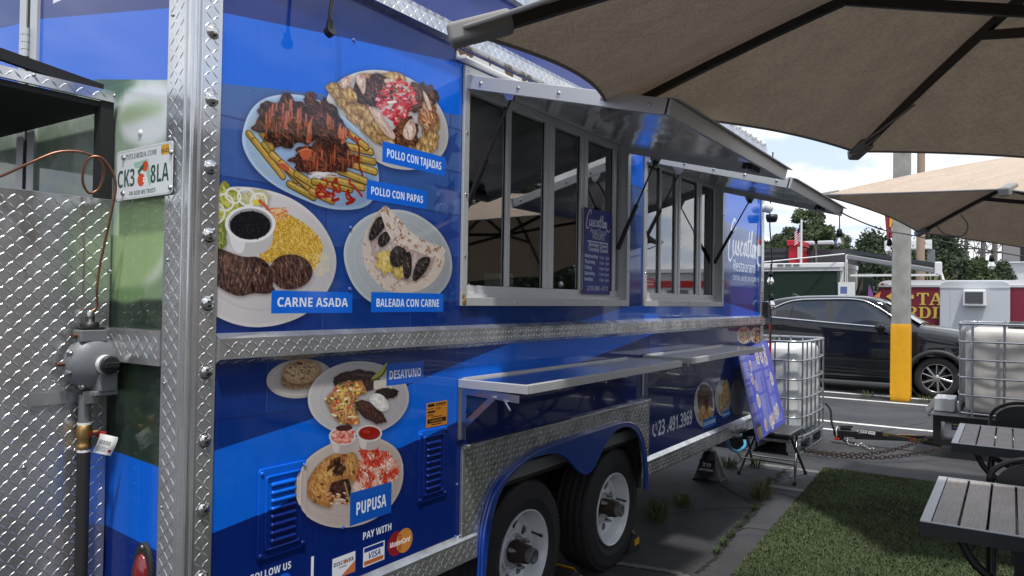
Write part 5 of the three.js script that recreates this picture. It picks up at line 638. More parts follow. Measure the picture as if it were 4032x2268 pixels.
  add(Q, 'bracket_strap', mg([bx(c.x - 0.15, c.x + 0.004, c.y - 0.115, c.y - 0.08, Z + 0.002, Z + 0.006), bx(c.x - 0.035, c.x + 0.004, c.y - 0.115, c.y - 0.08, Z + 0.058, Z + 0.062)]), M.tread); add(Q, 'nipple', rod(at(px, -0.175, pz), at(px, -0.09, pz), 0.0165, 0.0165, 20), std([0.22, 0.22, 0.23], 0.5, 0.6));
  add(Q, 'brass_valve', mg([lathe([[0.019, 0], [0.021, 0.004], [0.021, 0.014], [0.017, 0.018], [0.02, 0.03], [0.0225, 0.038], [0.0225, 0.058], [0.02, 0.062], [0.02, 0.07], [0.015, 0.072]], 8, EY, at(px, -0.248, pz)), rod(at(px, -0.205, pz), at(px + 0.035, -0.203, pz + 0.005), 0.008)]), M.brass); add(Q, 'red_handle', bx(c.x + 0.018, c.x + 0.026, c.y - 0.222, c.y - 0.2, Z + 0.03, Z + 0.075, 0.002), M.red);
  { const g = new THREE.PlaneGeometry(0.05, 0.055, 6, 6), p = g.attributes.position; for (let i = 0; i < p.count; i++) p.setZ(i, 0.006 * Math.sin(p.getX(i) * 90) + 0.004 * Math.sin(p.getY(i) * 70 + 1)); g.computeVertexNormals(); const tg = canvas(96, 100, (x) => { x.fillStyle = '#e4e4e0'; x.fillRect(0, 0, 96, 100); x.fillStyle = '#3a3a3c'; for (let i = 0; i < 14; i++) x.fillRect(10 + i * 4, 30, i % 3 ? 1.5 : 2.5, 22); for (let i = 0; i < 5; i++) x.fillRect(10, 60 + i * 6, 40 + (i * 17) % 30, 2); x.fillStyle = '#a02830'; x.beginPath(); x.arc(76, 78, 9, 0, 7); x.fill(); }); add(Q, 'paper_tag', g.rotateZ(-0.35).translate(c.x + 0.018, c.y - 0.235, Z + 0.085), std(0xffffff, 0.6, 0, { map: tg }), true); }
  for (const y of [-0.175, -0.252]) add(Q, 'thread_tape', rod(at(px, y - 0.0035, pz), at(px, y + 0.0035, pz), 0.0185), M.white); add(Q, 'black_pipe', rod(at(px, -0.95, pz), at(px, -0.25, pz), 0.0175, 0.0175, 20), std([0.035, 0.032, 0.030], 0.55, 0.4, { bumpMap: T.grain, bumpScale: 0.001 }));
  const cp = [[-120, 930, -0.42], [0, 888, -0.38], [150, 820, -0.34], [300, 764, -0.32], [430, 770, -0.31], [505, 815, -0.31], [520, 880, -0.32], [490, 955, -0.33], [450, 972, -0.33], [420, 930, -0.33], [420, 850, -0.32], [450, 795, -0.31], [500, 790, -0.30], [550, 840, -0.30], [582, 920, -0.30], [570, 1020, -0.31], [525, 1230, -0.34], [500, 1350, -0.355], [488, 1449, -0.36]].map(([x, y, z]) => onZ(cA, x, y, z)); cp.push(onZ(cB, 483, 100, Z + 0.033), at(-0.008, 0.145, 0.033));
  add(trailer, 'copper_line', tube(cp, 0.0038, 160, 8), M.copper).userData.label = 'thin copper gas line bent into a loop';
  const cyl = thing('gas_cylinder', 'grey propane cylinder standing inside the gas locker', 'gas cylinder', [0.72, 0.44, -0.78]); add(cyl, 'tank', lathe([[0, 0.44], [0.15, 0.44], [0.18, 0.5], [0.18, 1.5], [0.16, 1.62], [0.1, 1.68], [0, 1.69]], 32, EY, V(0.72, 0, -0.78)), M.cream); add(cyl, 'collar', lathe([[0.13, 1.64], [0.13, 1.885], [0.124, 1.885], [0.124, 1.64]], 32, EY, V(0.72, 0, -0.78)), M.cream); add(cyl, 'valve', mg([rod(V(0.72, 1.68, -0.78), V(0.72, 1.8, -0.78), 0.02), rod(V(0.66, 1.78, -0.78), V(0.78, 1.78, -0.78), 0.014)]), M.brass);
}
{ // far corner: trim, camera, socket box
  tread(trailer, 'far_corner_post', bx(X1 - 0.07, X1 + 0.01, 0.48, YT, 0.001, 0.012, 0.003), [lugs(V(X1 - 0.065, 0.5, 0.012), EX, EY, 0.07, 2.4)]);
  const p = onZ(cJ, 240, 262, 0.04), s = grp(trailer, 'security_camera', p); add(s, 'mount', mg([new THREE.SphereGeometry(0.045, 14, 10).translate(X1 - 0.02, p.y + 0.02, 0.05), rod(V(X1 - 0.02, p.y + 0.02, 0), V(X1 - 0.02, p.y + 0.02, 0.05), 0.035)]), M.white); add(s, 'dome', lathe([[0, -0.05], [0.04, -0.045], [0.052, -0.01], [0.05, 0.02], [0, 0.025]], 18, EY, V(X1 - 0.01, p.y - 0.06, 0.08)), M.black);
  add(trailer, 'socket_box', mg([bx(X1 - 0.03, X1 + 0.05, 1.42, 1.56, 0.012, 0.06, 0.005), bx(X1 + 0.05, X1 + 0.09, 1.44, 1.52, 0.02, 0.05, 0.005)]), M.black);
}
// ------------------------------------------------------------------ parasols
T.weave = dtex(512, (x, y) => 0.74 + 0.16 * N2(x * 14, y * 190) + 0.13 * N2(x * 190 + 50, y * 14) + 0.09 * tileN(x, y, 4, 3), 1.6);
const cloth = phy([0.57, 0.443, 0.328], 0.95, { map: T.weave, transmission: 0.10, thickness: 0, bumpMap: T.weave, bumpScale: 0.0006 }), cuff = std([0.24, 0.235, 0.225], 0.9), ribM = std([0.028, 0.026, 0.025], 0.45, 0.4), ribSide = std([0.16, 0.16, 0.165], 0.4, 0.5);
function parasol(label, corners, apex, tStrut, runY, scallop = 0.07) {
  const n = corners.length, u = thing('parasol', label, 'parasol', [apex.x, 0, apex.z], undefined), can = grp(u, 'canopy', apex);
  corners.forEach((c, i) => {
    const d = corners[(i + 1) % n], pos = [], uv = [], idx = [], NS = 14, NT = 18;
    for (let s = 0; s <= NS; s++) for (let t = 0; t <= NT; t++) { const q = t / NT, k = 1 - (2 * q - 1) ** 2, r = (s / NS) * (1 - scallop * k), p = apex.clone().lerp(c.clone().lerp(d, q), r); p.y -= 0.035 * k * r * (1 - r * 0.4) - 0.03 * Math.sin(r * Math.PI) ; pos.push(...p.toArray()); uv.push((q - 0.5) * 1.3 * r, r * 1.7); if (s && t) { const a = s * (NT + 1) + t; idx.push(a - NT - 2, a - NT - 1, a, a - NT - 2, a, a - 1); } }
    const g = new THREE.BufferGeometry(); g.setAttribute('position', new THREE.Float32BufferAttribute(pos, 3)); g.setAttribute('uv', new THREE.Float32BufferAttribute(uv, 2)); g.setIndex(idx); g.computeVertexNormals(); add(can, 'gore', g, cloth, true);
    const e = []; for (let t = 0; t <= NT; t++) { const b = (NS * (NT + 1) + t) * 3; e.push(V(pos[b], pos[b + 1], pos[b + 2])); } add(can, 'hem', tube(e, 0.006, 30, 5), cuff);
    const rib = grp(u, 'rib', c), dn = V(0, -0.022, 0), a = c.clone().lerp(apex, 0.015).add(dn), P = (r) => { const p = apex.clone().lerp(c, r).add(dn); p.y += 0.03 * Math.sin(r * Math.PI); return p; };
    const segs = []; for (let s = 0; s < 8; s++) segs.push(bar(P(0.985 - s * 0.12), P(0.985 - (s + 1) * 0.12 - 0.004), 0.019, 0.027)); add(rib, 'rib_bar', mg(segs), ribM);
    const sd = []; const side = c.clone().sub(apex).setY(0).normalize().cross(EY).multiplyScalar(0.010); for (let s = 0; s < 8; s++) sd.push(bar(P(0.985 - s * 0.12).add(side), P(0.985 - (s + 1) * 0.12 - 0.004).add(side), 0.002, 0.02)); add(rib, 'pale_groove', mg(sd), ribSide);
    add(rib, 'corner_cap', mg([bar(c.clone().lerp(apex, -0.012).add(V(0, -0.012, 0)), c.clone().lerp(apex, 0.075).add(V(0, -0.012, 0)), 0.055, 0.05, EY, 0.012)]), cuff);
    const m = P(1 - tStrut); add(rib, 'strut', bar(m.clone().lerp(V(apex.x, runY, apex.z), -0.02).add(V(0, -0.012, 0)), V(apex.x, runY, apex.z), 0.022, 0.03, EY, 0.003), ribM);
  });
  add(u, 'pole', mg([rod(V(apex.x, 0.05, apex.z), V(apex.x, apex.y + 0.03, apex.z), 0.024, 0.024, 20)]), ribM); add(u, 'runner', lathe([[0.03, -0.05], [0.06, -0.03], [0.06, 0.03], [0.03, 0.05]], 20, EY, V(apex.x, runY, apex.z)), ribM); add(u, 'finial', lathe([[0.05, 0], [0.04, 0.03], [0.015, 0.07], [0, 0.08]], 16, EY, apex.clone()), M.black); add(u, 'base', lathe([[0.0, 0.06], [0.05, 0.07], [0.25, 0.06], [0.28, 0.03], [0.28, 0.012]], 32, EY, V(apex.x, 0, apex.z)), M.black);
  return u;
}
const U1 = [[3.62, 2.24, 1.25], [2.56, 2.28, 0.54], [1.31, 2.16, 0.79], [0.6, 1.93, 1.85], [0.86, 1.74, 3.1], [1.92, 1.7, 3.81], [3.17, 1.82, 3.56], [3.87, 2.05, 2.5]].map((a) => V(...a)), U2 = [[7.33, 2.19, 1.16], [5.75, 2.35, 0.68], [4.54, 2.15, 1.81], [4.91, 1.8, 3.42], [6.5, 1.64, 3.9], [7.71, 1.84, 2.77]].map((a) => V(...a));
const um1 = parasol('tan octagonal parasol in front of the first serving hatch', U1, V(2.24, 2.61, 2.18), 0.55, 2.2, 0.06), um2 = parasol('tan six-cornered parasol over the second table beyond the serving shelves', U2, V(6.12, 2.62, 2.29), 0.455, 2.2, 0.05);
for (const [u, C, A] of [[um1, U1[0], V(2.24, 2.61, 2.18)], [um2, U2[0], V(6.12, 2.62, 2.29)]]) { const p = (r) => C.clone().lerp(A, r).add(V(0, -0.03, 0)), s = C.clone().sub(A).setY(0).normalize().cross(EY).multiplyScalar(u === um1 ? -0.7 : 1); add(u, 'tie_strap', tube([p(0.3), p(0.26).addScaledVector(s, 0.12).add(V(0, -0.06, 0)), p(0.16).addScaledVector(s, 0.2).add(V(0, -0.09, 0)), p(0.12).addScaledVector(s, 0.1).add(V(0, -0.05, 0)), p(0.14)], 0.005, 40, 5), cuff); }

// ------------------------------------------------------------------ tables and folding chairs
T.plank = dtex(512, (x, y) => { const v = 0.86 + 0.14 * N2(x * 3, y * 120) + 0.12 * tileN(x, y, 5, 4); return [v, v * 0.985, v * 0.97]; }, 1.3);
const slatM = [0.40, 0.44, 0.42, 0.39].map((v) => std([v * 1.06, v * 0.98, v * 0.94], 0.55, 0, { map: T.plank, bumpMap: T.plank, bumpScale: 0.0006 })), rimTop = std([0.50, 0.53, 0.57], 0.42, 0.6), tabFrame = std([0.03, 0.032, 0.036], 0.45, 0.3);
function table(x0, x1, z0, z1, y, label) {
  const t = thing('patio_table', label, 'table', [(x0 + x1) / 2, 0, (z0 + z1) / 2], 'slatted patio tables'), e = 0.035;
  add(t, 'side_frame', mg([bx(x0, x1, y - 0.055, y - 0.002, z0, z0 + 0.02), bx(x0, x1, y - 0.055, y - 0.002, z1 - 0.02, z1), bx(x0, x0 + 0.02, y - 0.055, y - 0.002, z0 + 0.02, z1 - 0.02), bx(x1 - 0.02, x1, y - 0.055, y - 0.002, z0 + 0.02, z1 - 0.02)]), tabFrame);
  add(t, 'rim', mg([bx(x0, x1, y - 0.002, y + 0.002, z0, z0 + e), bx(x0, x1, y - 0.002, y + 0.002, z1 - e, z1), bx(x0, x0 + 0.012, y - 0.002, y + 0.002, z0 + e, z1 - e), bx(x1 - 0.012, x1, y - 0.002, y + 0.002, z0 + e, z1 - e)]), rimTop);
  const n = 9, p = (z1 - z0 - 2 * e - 0.006) / n; for (let i = 0; i < n; i++) add(t, 'slat', bx(x0 + 0.014, x1 - 0.014, y - 0.016, y, z0 + e + 0.003 + i * p, z0 + e + 0.003 + (i + 1) * p - 0.009, 0.003), slatM[i % 4]);
  add(t, 'cross_bar', mg([bx(x0 + 0.02, x1 - 0.02, y - 0.045, y - 0.02, z0 + 0.28, z0 + 0.31)]), tabFrame); add(t, 'cross_bar', bx(x0 + 0.02, x1 - 0.02, y - 0.045, y - 0.02, z1 - 0.31, z1 - 0.28), tabFrame);
  const xm = (x0 + x1) / 2;
  for (const [x, s] of [[x0 + 0.12, 1], [x1 - 0.12, -1]]) for (const [a, b] of [[z0 + 0.12, z1 - 0.08], [z1 - 0.12, z0 + 0.08]]) add(t, 'leg', tube([V(x, y - 0.055, a), V(x, y - 0.16, a + (b - a) * 0.08), V(x, 0.40, a + (b - a) * 0.42), V(x, 0.2, b - (b - a) * 0.12), V(x, 0.015, b)], 0.0165, 40, 10), M.black);
  add(t, 'upright', bx(x0 + 0.1, x0 + 0.14, 0.02, y - 0.055, z0 + 0.30, z0 + 0.34), M.black); add(t, 'stretcher', rod(V(x0 + 0.12, 0.40, (z0 + z1) / 2), V(x1 - 0.12, 0.40, (z0 + z1) / 2), 0.012), M.black); return t;
}
table(3.235, 4.135, 1.553, 2.453, 0.72, 'slatted grey table with black bent legs on the turf under the octagonal parasol'); table(5.195, 6.095, 1.543, 2.443, 0.72, 'slatted grey table with black bent legs near the steel chain and tank trailer');
function chair(x, z, turn, label) {
  const t = thing('folding_chair', label, 'chair', [0, 0, 0], 'black folding chairs at the tables');
  add(t, 'seat', lathe([[0, 0.435], [0.17, 0.435], [0.195, 0.442], [0.2, 0.452], [0.19, 0.458], [0, 0.458]], 36, EY), M.black);
  const arc = (r, h, zz) => { const o = []; for (let i = 0; i <= 14; i++) { const a = (i / 14) * Math.PI; o.push(V(Math.cos(a) * r, h + Math.sin(a) * r * 0.62, zz)); } return o; };
  add(t, 'back_frame', tube([V(0.215, 0.02, 0.24), V(0.21, 0.45, -0.02), ...arc(0.205, 0.70, -0.2), V(-0.21, 0.45, -0.02), V(-0.215, 0.02, 0.24)], 0.0125, 90, 8), M.black);
  { const s = new THREE.Shape(); s.moveTo(-0.18, 0.60); s.quadraticCurveTo(0, 0.57, 0.18, 0.60); s.lineTo(0.175, 0.70); s.absellipse(0, 0.70, 0.175, 0.105, 0, Math.PI); s.lineTo(-0.18, 0.60); add(t, 'backrest', ext(s, 0.014, 0.004).rotateX(0).translate(0, 0, -0.205), M.black); }
  for (const q of [-1, 1]) add(t, 'leg', rod(V(q * 0.185, 0.02, -0.24), V(q * 0.185, 0.45, 0.10), 0.0115), M.black); add(t, 'stretcher', rod(V(-0.185, 0.16, -0.13), V(0.185, 0.16, -0.13), 0.008), M.black); for (const q of [-1, 1]) for (const zz of [0.24, -0.24]) add(t, 'foot', rod(V(q * (zz > 0 ? 0.215 : 0.185), 0, zz), V(q * (zz > 0 ? 0.215 : 0.185), 0.03, zz), 0.015), M.rubber);
  t.position.set(x, 0.012, z); t.rotation.y = turn; return t;
}
chair(4.42, 1.96, Math.PI / 2, 'black folding chair between the two slatted tables, its back to the far table'); chair(6.42, 1.92, -Math.PI / 2, 'black folding chair on the far side of the second table, facing it'); chair(2.95, 2.06, Math.PI / 2 + 0.25, 'black folding chair drawn up to the near side of the first table'); 
{ const t = canvas(256, 128, (x) => { x.fillStyle = '#a01a26'; x.fillRect(0, 0, 256, 128); x.fillStyle = '#e4e0dc'; for (let i = -2; i < 9; i++) { x.beginPath(); x.moveTo(i * 34, 128); x.lineTo(i * 34 + 14, 128); x.quadraticCurveTo(i * 34 + 6, 60, i * 34 - 26, 20); x.lineTo(i * 34 - 40, 20); x.quadraticCurveTo(i * 34 - 8, 60, i * 34, 128); x.fill(); } }), b = thing('striped_box', 'red and white striped food box on the chair under the table edge', 'box', [3.06, 0.472, 1.97]);
  const g = fin(bx(2.97, 3.12, 0.472, 0.60, 1.88, 2.08, 0.004)); add(b, 'carton', g, std(0xffffff, 0.6, 0, { map: t }), true); add(b, 'lid', bx(2.966, 3.124, 0.598, 0.612, 1.876, 2.084, 0.003), M.red); }
solo('folded_cloth', 'folded grey-blue cloth hanging over the front of the chair with the striped box', 'cloth', mg([bx(3.13, 3.16, 0.33, 0.478, 1.85, 2.1, 0.008), bx(3.02, 3.15, 0.472, 0.484, 1.85, 1.872, 0.004)]), std([0.10, 0.13, 0.19], 0.9));

// ------------------------------------------------------------------ folding stool, menu board, hours sign
{
  const s = thing('folding_stool', 'black folding stool with padded seat in front of the trailer end', 'stool', [6.78, 0, 0.06]), y = 0.447;
  add(s, 'seat', mg([bx(6.47, 6.98, y - 0.045, y, -0.12, 0.30, 0.018)]), phy([0.014, 0.014, 0.016], 0.35, { clearcoat: 0.4, clearcoatRoughness: 0.3 })); add(s, 'seat_pan', bx(6.50, 6.95, y - 0.06, y - 0.046, -0.10, 0.28), M.black);
  for (const [a, b] of [[V(6.60, y - 0.05, -0.10), V(7.15, 0.012, -0.20)], [V(6.60, y - 0.05, 0.28), V(7.06, 0.012, 0.30)], [V(6.90, y - 0.05, -0.08), V(6.69, 0.012, -0.19)], [V(6.90, y - 0.05, 0.26), V(6.57, 0.012, 0.32)]]) { add(s, 'leg', rod(a, b, 0.0125), M.gloss); add(s, 'foot', rod(b.clone().setY(0), b.clone().setY(0.03), 0.016), M.rubber); }
  add(s, 'brace', rod(V(6.98, 0.13, -0.17), V(6.93, 0.13, 0.30), 0.007), M.steel); add(s, 'brace', rod(V(6.66, 0.16, -0.16), V(6.62, 0.16, 0.31), 0.007), M.steel); add(s, 'hinge_block', bx(6.47, 6.55, y - 0.09, y - 0.046, -0.10, -0.06), M.black);
}
{
  const t = canvas(1024, 728, (x, w, h) => {
    x.fillStyle = '#4450c4'; x.fillRect(0, 0, w, h); seed = 71; x.fillStyle = '#dfe3f4';
    const rows = (x0, x1, y0, y1) => { for (let y = y0; y < y1; y += 15) { let a = x0; const e = x0 + (x1 - x0) * rr(0.5, 0.8); while (a < e) { const l = rr(8, 26); x.fillRect(a, y, Math.min(l, e - a), 5); a += l + 5; } x.globalAlpha = 0.5; x.fillRect(e + 6, y + 4, Math.max(0, x1 - e - 40), 1.5); x.globalAlpha = 1; x.fillRect(x1 - 26, y, 24, 5); if (rnd() < 0.12) y += 22; } };
    rows(30, 290, 40, 240); rows(30, 180, 270, 400); rows(30, 290, 440, 600); rows(360, 600, 130, 700); rows(690, 880, 60, 620); rows(700, 960, 640, 690); x.font = 'bold italic 26px serif';
    const dish = (cx, cy, r, ry = r) => { x.fillStyle = '#e9e7e2'; x.beginPath(); x.ellipse(cx, cy, r, ry, 0, 0, 7); x.fill(); for (let i = 0; i < 46; i++) { const a = rr(0, 6.28), q = r * 0.74 * Math.sqrt(rnd()); x.fillStyle = css(jit([[150, 80, 40], [200, 160, 90], [90, 45, 30], [190, 70, 50], [90, 110, 60]][(rnd() * 5) | 0], 20)); x.beginPath(); x.ellipse(cx + Math.cos(a) * q, cy + Math.sin(a) * q * ry / r, rr(3, 9), rr(3, 6), rr(0, 3), 0, 7); x.fill(); } };
    for (const [a, b, r] of [[300, 150, 44], [250, 255, 46], [330, 320, 42], [300, 440, 58], [560, 110, 60], [690, 120, 52], [830, 70, 48], [830, 150, 50], [880, 330, 60], [360, 650, 52], [760, 610, 56], [850, 590, 52], [560, 660, 60], [640, 640, 50]]) dish(a, b, r * 0.8, r); x.fillStyle = '#2a2440'; x.fillRect(60, 600, 150, 120); x.fillStyle = '#c9b06a'; for (let i = 0; i < 4; i++) x.fillRect(72 + i * 34, 630, 22, 86);
  });
  const TL = onZ(cK, 190, 310, 0.045), TR = onZ(cK, 430, 195, 0.045), BL = onZ(cK, 395, 975, 0.19), BR = onZ(cK, 625, 830, 0.19), w = (TL.distanceTo(TR) + BL.distanceTo(BR)) / 2, h = (TL.distanceTo(BL) + TR.distanceTo(BR)) / 2, c = TL.clone().add(TR).add(BL).add(BR).multiplyScalar(0.25), ux = TR.clone().sub(TL).add(BR).sub(BL).normalize(), uy0 = TL.clone().sub(BL).add(TR).sub(BR).normalize(), n = ux.clone().cross(uy0).normalize(), uy = n.clone().cross(ux);
  const g = fin(new THREE.BoxGeometry(w, h, 0.005)), o = solo('menu_board', 'violet-blue printed menu board with small round dish photos, leaning on the stool', 'menu board', g, phy(0xffffff, 0.45, { map: t, clearcoat: 0.4, clearcoatRoughness: 0.2 }), undefined, true);
  o.quaternion.setFromRotationMatrix(new THREE.Matrix4().makeBasis(ux, uy, n)); o.position.copy(c);
}
{
  const a = onZ(cG, 998, 222, -0.034), b = onZ(cG, 1178, 822, -0.034), w = b.x - a.x, h = a.y - b.y + 0.02, W = 512, H = Math.round((512 * h) / w);
  const t = canvas(W, H, (x) => {
    x.fillStyle = '#1c2a86'; x.fillRect(0, 0, W, H); script(x, 'Cuscatlan', W * 0.06, H * 0.2, W * 0.105, 0.17); x.fillStyle = '#e4e8f4'; x.textAlign = 'center'; const L = (s, y, px, f = '') => { x.font = `${f} ${px * W}px sans-serif`; x.fillText(s, W * 0.53, H * y); };
    L('Food Truck', 0.285, 0.125); L('HOURS', 0.35, 0.14, ''); x.fillRect(W * 0.12, H * 0.375, W * 0.78, H * 0.013); L('Monday Closed', 0.44, 0.1, 'bold'); L('Tuesday Closed', 0.495, 0.1, 'bold');
    ['Wednesday|11am - 9pm', 'Thursday|11am - 9pm', 'Friday|11am-10pm', 'Saturday|11am-10pm', 'Sunday|11am - 8pm'].forEach((s, i) => { const [p, q] = s.split('|'), y = H * (0.575 + i * 0.067); x.textAlign = 'left'; x.font = `bold ${0.088 * W}px sans-serif`; x.fillText(p, W * 0.03, y); x.textAlign = 'right'; x.font = `${0.075 * W}px sans-serif`; x.fillText(q, W * 0.97, y); }); x.textAlign = 'center'; L('(239) 888 - 6111', 0.955, 0.11, '');
  });
  solo('hours_sign', 'dark blue opening hours sign on the last pane of the first hatch', 'sign', bx(a.x, b.x, b.y - 0.01, a.y + 0.01, -0.036, -0.033), std(0xffffff, 0.45, 0, { map: t }), undefined, true);
  const o = scene.children.at(-1), g = o.geometry, p = g.attributes.position, u = g.attributes.uv; for (let i = 0; i < p.count; i++) u.setXY(i, (p.getX(i) - a.x) / w, (p.getY(i) - b.y + 0.01) / h);
}
{ // things on the counter behind the first hatch
  const a = onZ(cG, 470, 790, -0.14); const r = thing('receipt_printer', 'white receipt printer on the counter behind the second pane', 'printer', [a.x, 1.52, -0.2]); add(r, 'case', bx(a.x - 0.03, a.x + 0.06, 1.52, 1.67, -0.28, -0.16, 0.01), M.white); add(r, 'paper_slot', bx(a.x - 0.02, a.x + 0.05, 1.645, 1.65, -0.165, -0.158), M.black);
  solo('paper_roll', 'white paper curling beside the receipt printer', 'paper', lathe([[0.03, 0], [0.034, 0.0], [0.034, 0.07], [0.03, 0.07], [0.03, 0]], 24, V(1, 0, 0.3), V(a.x + 0.06, 1.556, -0.15)), M.white);
}
// ------------------------------------------------------------------ tanks, tank trailer, chain, pole, small gear
const hdpe = phy([0.66, 0.67, 0.66], 0.5, { transmission: 0.12, thickness: 0, bumpMap: T.wave, bumpScale: 0.004 }), galv = std([0.42, 0.44, 0.46], 0.42, 0.9, { roughnessMap: T.smear }), dirtyHdpe = std(0xffffff, 0.6, 0, { map: dtex(256, (x, y) => { const n = 0.5 + 0.5 * tileN(x, y, 4, 5), v = 0.80 - 0.17 * n; return [v, v * 0.975, v * 0.94]; }, 0.7, true) });
function tote(o, W, D, H, base, mat, half) {               // intermediate bulk tank: bottle, tube cage, pallet; W along x, D along z, o = corner (min x, min z)
  const [x0, z0, name, label, pos, rotX] = o, t = thing(name, label, 'tank', [x0 + W / 2, 0, z0 + D / 2], 'caged water tanks'), x1 = x0 + W, z1 = z0 + D, y0 = base, y1 = base + H;
  // bottle with shallow pillows between the bars
  const g = new THREE.BoxGeometry(W - 0.06, H - 0.08, D - 0.06, 24, 24, 24), p = g.attributes.position, a = (W - 0.06) / 2, b = (H - 0.08) / 2, c = (D - 0.06) / 2, r = 0.09;
  for (let i = 0; i < p.count; i++) { let x = p.getX(i), y = p.getY(i), z = p.getZ(i); const q = V(Math.max(-a + r, Math.min(a - r, x)), Math.max(-b + r, Math.min(b - r, y)), Math.max(-c + r, Math.min(c - r, z))), d = V(x, y, z).sub(q); if (d.lengthSq() > 1e-9) { d.normalize().multiplyScalar(r); x = q.x + d.x; y = q.y + d.y; z = q.z + d.z; } const k = 0.012 * Math.abs(Math.sin((y / b) * 6.6)) * Math.abs(Math.sin(((Math.abs(x) > a - 0.01 ? z : x) / a) * 4.7)); const n = d.lengthSq() ? d.clone().normalize() : V(0, 0, 0); p.setXYZ(i, x - n.x * k, y, z - n.z * k); }
  g.computeVertexNormals(); g.translate((x0 + x1) / 2, (y0 + y1) / 2 - 0.02, (z0 + z1) / 2); add(t, 'bottle', g, mat);
  const bars = (A, B, r = 0.0095) => rod(A, B, r, r, 8), nz = 7, nx = 6;
  for (let j = 0; j < 6; j++) { const y = y0 + 0.03 + ((H - 0.04) * j) / 5, q = j === 5 ? 0.013 : 0.0095; add(t, 'cage_hoop', tube([V(x0, y, z0 + 0.05), V(x0 + 0.05, y, z0), V(x1 - 0.05, y, z0), V(x1, y, z0 + 0.05), V(x1, y, z1 - 0.05), V(x1 - 0.05, y, z1), V(x0 + 0.05, y, z1), V(x0, y, z1 - 0.05)], q, 80, 6, true), galv); }
  for (let i = 0; i < nx; i++) for (const z of [z0 - 0.012, z1 + 0.012]) add(t, 'cage_bar', bars(V(x0 + 0.1 + ((W - 0.2) * i) / (nx - 1), y0, z), V(x0 + 0.1 + ((W - 0.2) * i) / (nx - 1), y1, z)), galv);
  for (let i = 0; i < (half ? 4 : nz); i++) for (const x of [x0 - 0.012, x1 + 0.012]) { const z = z0 + 0.1 + ((D - 0.2) * i) / ((half ? 4 : nz) - 1); add(t, 'cage_bar', bars(V(x, y0, z), V(x, y1, z), half ? 0.013 : 0.0095), galv); }
  add(t, 'lid', lathe([[0, 0.04], [0.1, 0.04], [0.11, 0], [0.11, -0.04]], 24, EY, V((x0 + x1) / 2, y1 - 0.03, (z0 + z1) / 2)), M.black);
  return t;
}
{
  const t = tote([7.79, -0.93, 'water_tank', 'white caged water tank on a steel pallet beside the trailer end'], 1.2, 1.0, 1.0, 0.17, hdpe);
  add(t, 'water_fill', bx(7.84, 8.94, 0.19, 0.42, -0.88, 0.02, 0.04), phy([0.45, 0.56, 0.58], 0.3)); for (const z of [-0.93, -0.48, -0.03]) add(t, 'pallet_skid', bx(7.79, 8.99, 0, 0.03, z, z + 0.1, 0.006), galv); for (const x of [7.79, 8.34, 8.87]) for (const z of [-0.93, -0.48, -0.05]) add(t, 'pallet_foot', bx(x, x + 0.12, 0.03, 0.13, z, z + 0.12, 0.012), galv); add(t, 'pallet_deck', bx(7.79, 8.99, 0.13, 0.165, -0.93, 0.07, 0.008), galv);
  add(t, 'sign_plate', bx(7.765, 7.772, 0.46, 0.86, -0.62, -0.24, 0.003), std([0.035, 0.05, 0.055], 0.5)).userData.label = 'dark grey information plate'; add(t, 'outlet_valve', mg([rod(V(7.76, 0.24, -0.45), V(7.62, 0.24, -0.45), 0.04), rod(V(7.64, 0.28, -0.45), V(7.64, 0.32, -0.45), 0.012), bx(7.60, 7.72, 0.315, 0.33, -0.47, -0.43)]), std([0.03, 0.12, 0.3], 0.5));
  const q = [[1058, 905], [1062, 990], [1085, 1050], [1130, 1085], [1180, 1090], [1220, 1065], [1255, 1025]].map(([x, y]) => onZ(crop(2500, 1400, 700 / 2029), x, y, -0.30)); solo('water_hose', 'light blue water hose looping under the trailer end', 'hose', tube([q[0].clone().add(V(-0.01, 0.2, -0.01)), ...q, V(7.62, 0.24, -0.45)], 0.014, 80, 10), phy([0.05, 0.30, 0.52], 0.4, { clearcoat: 0.4 }));
}
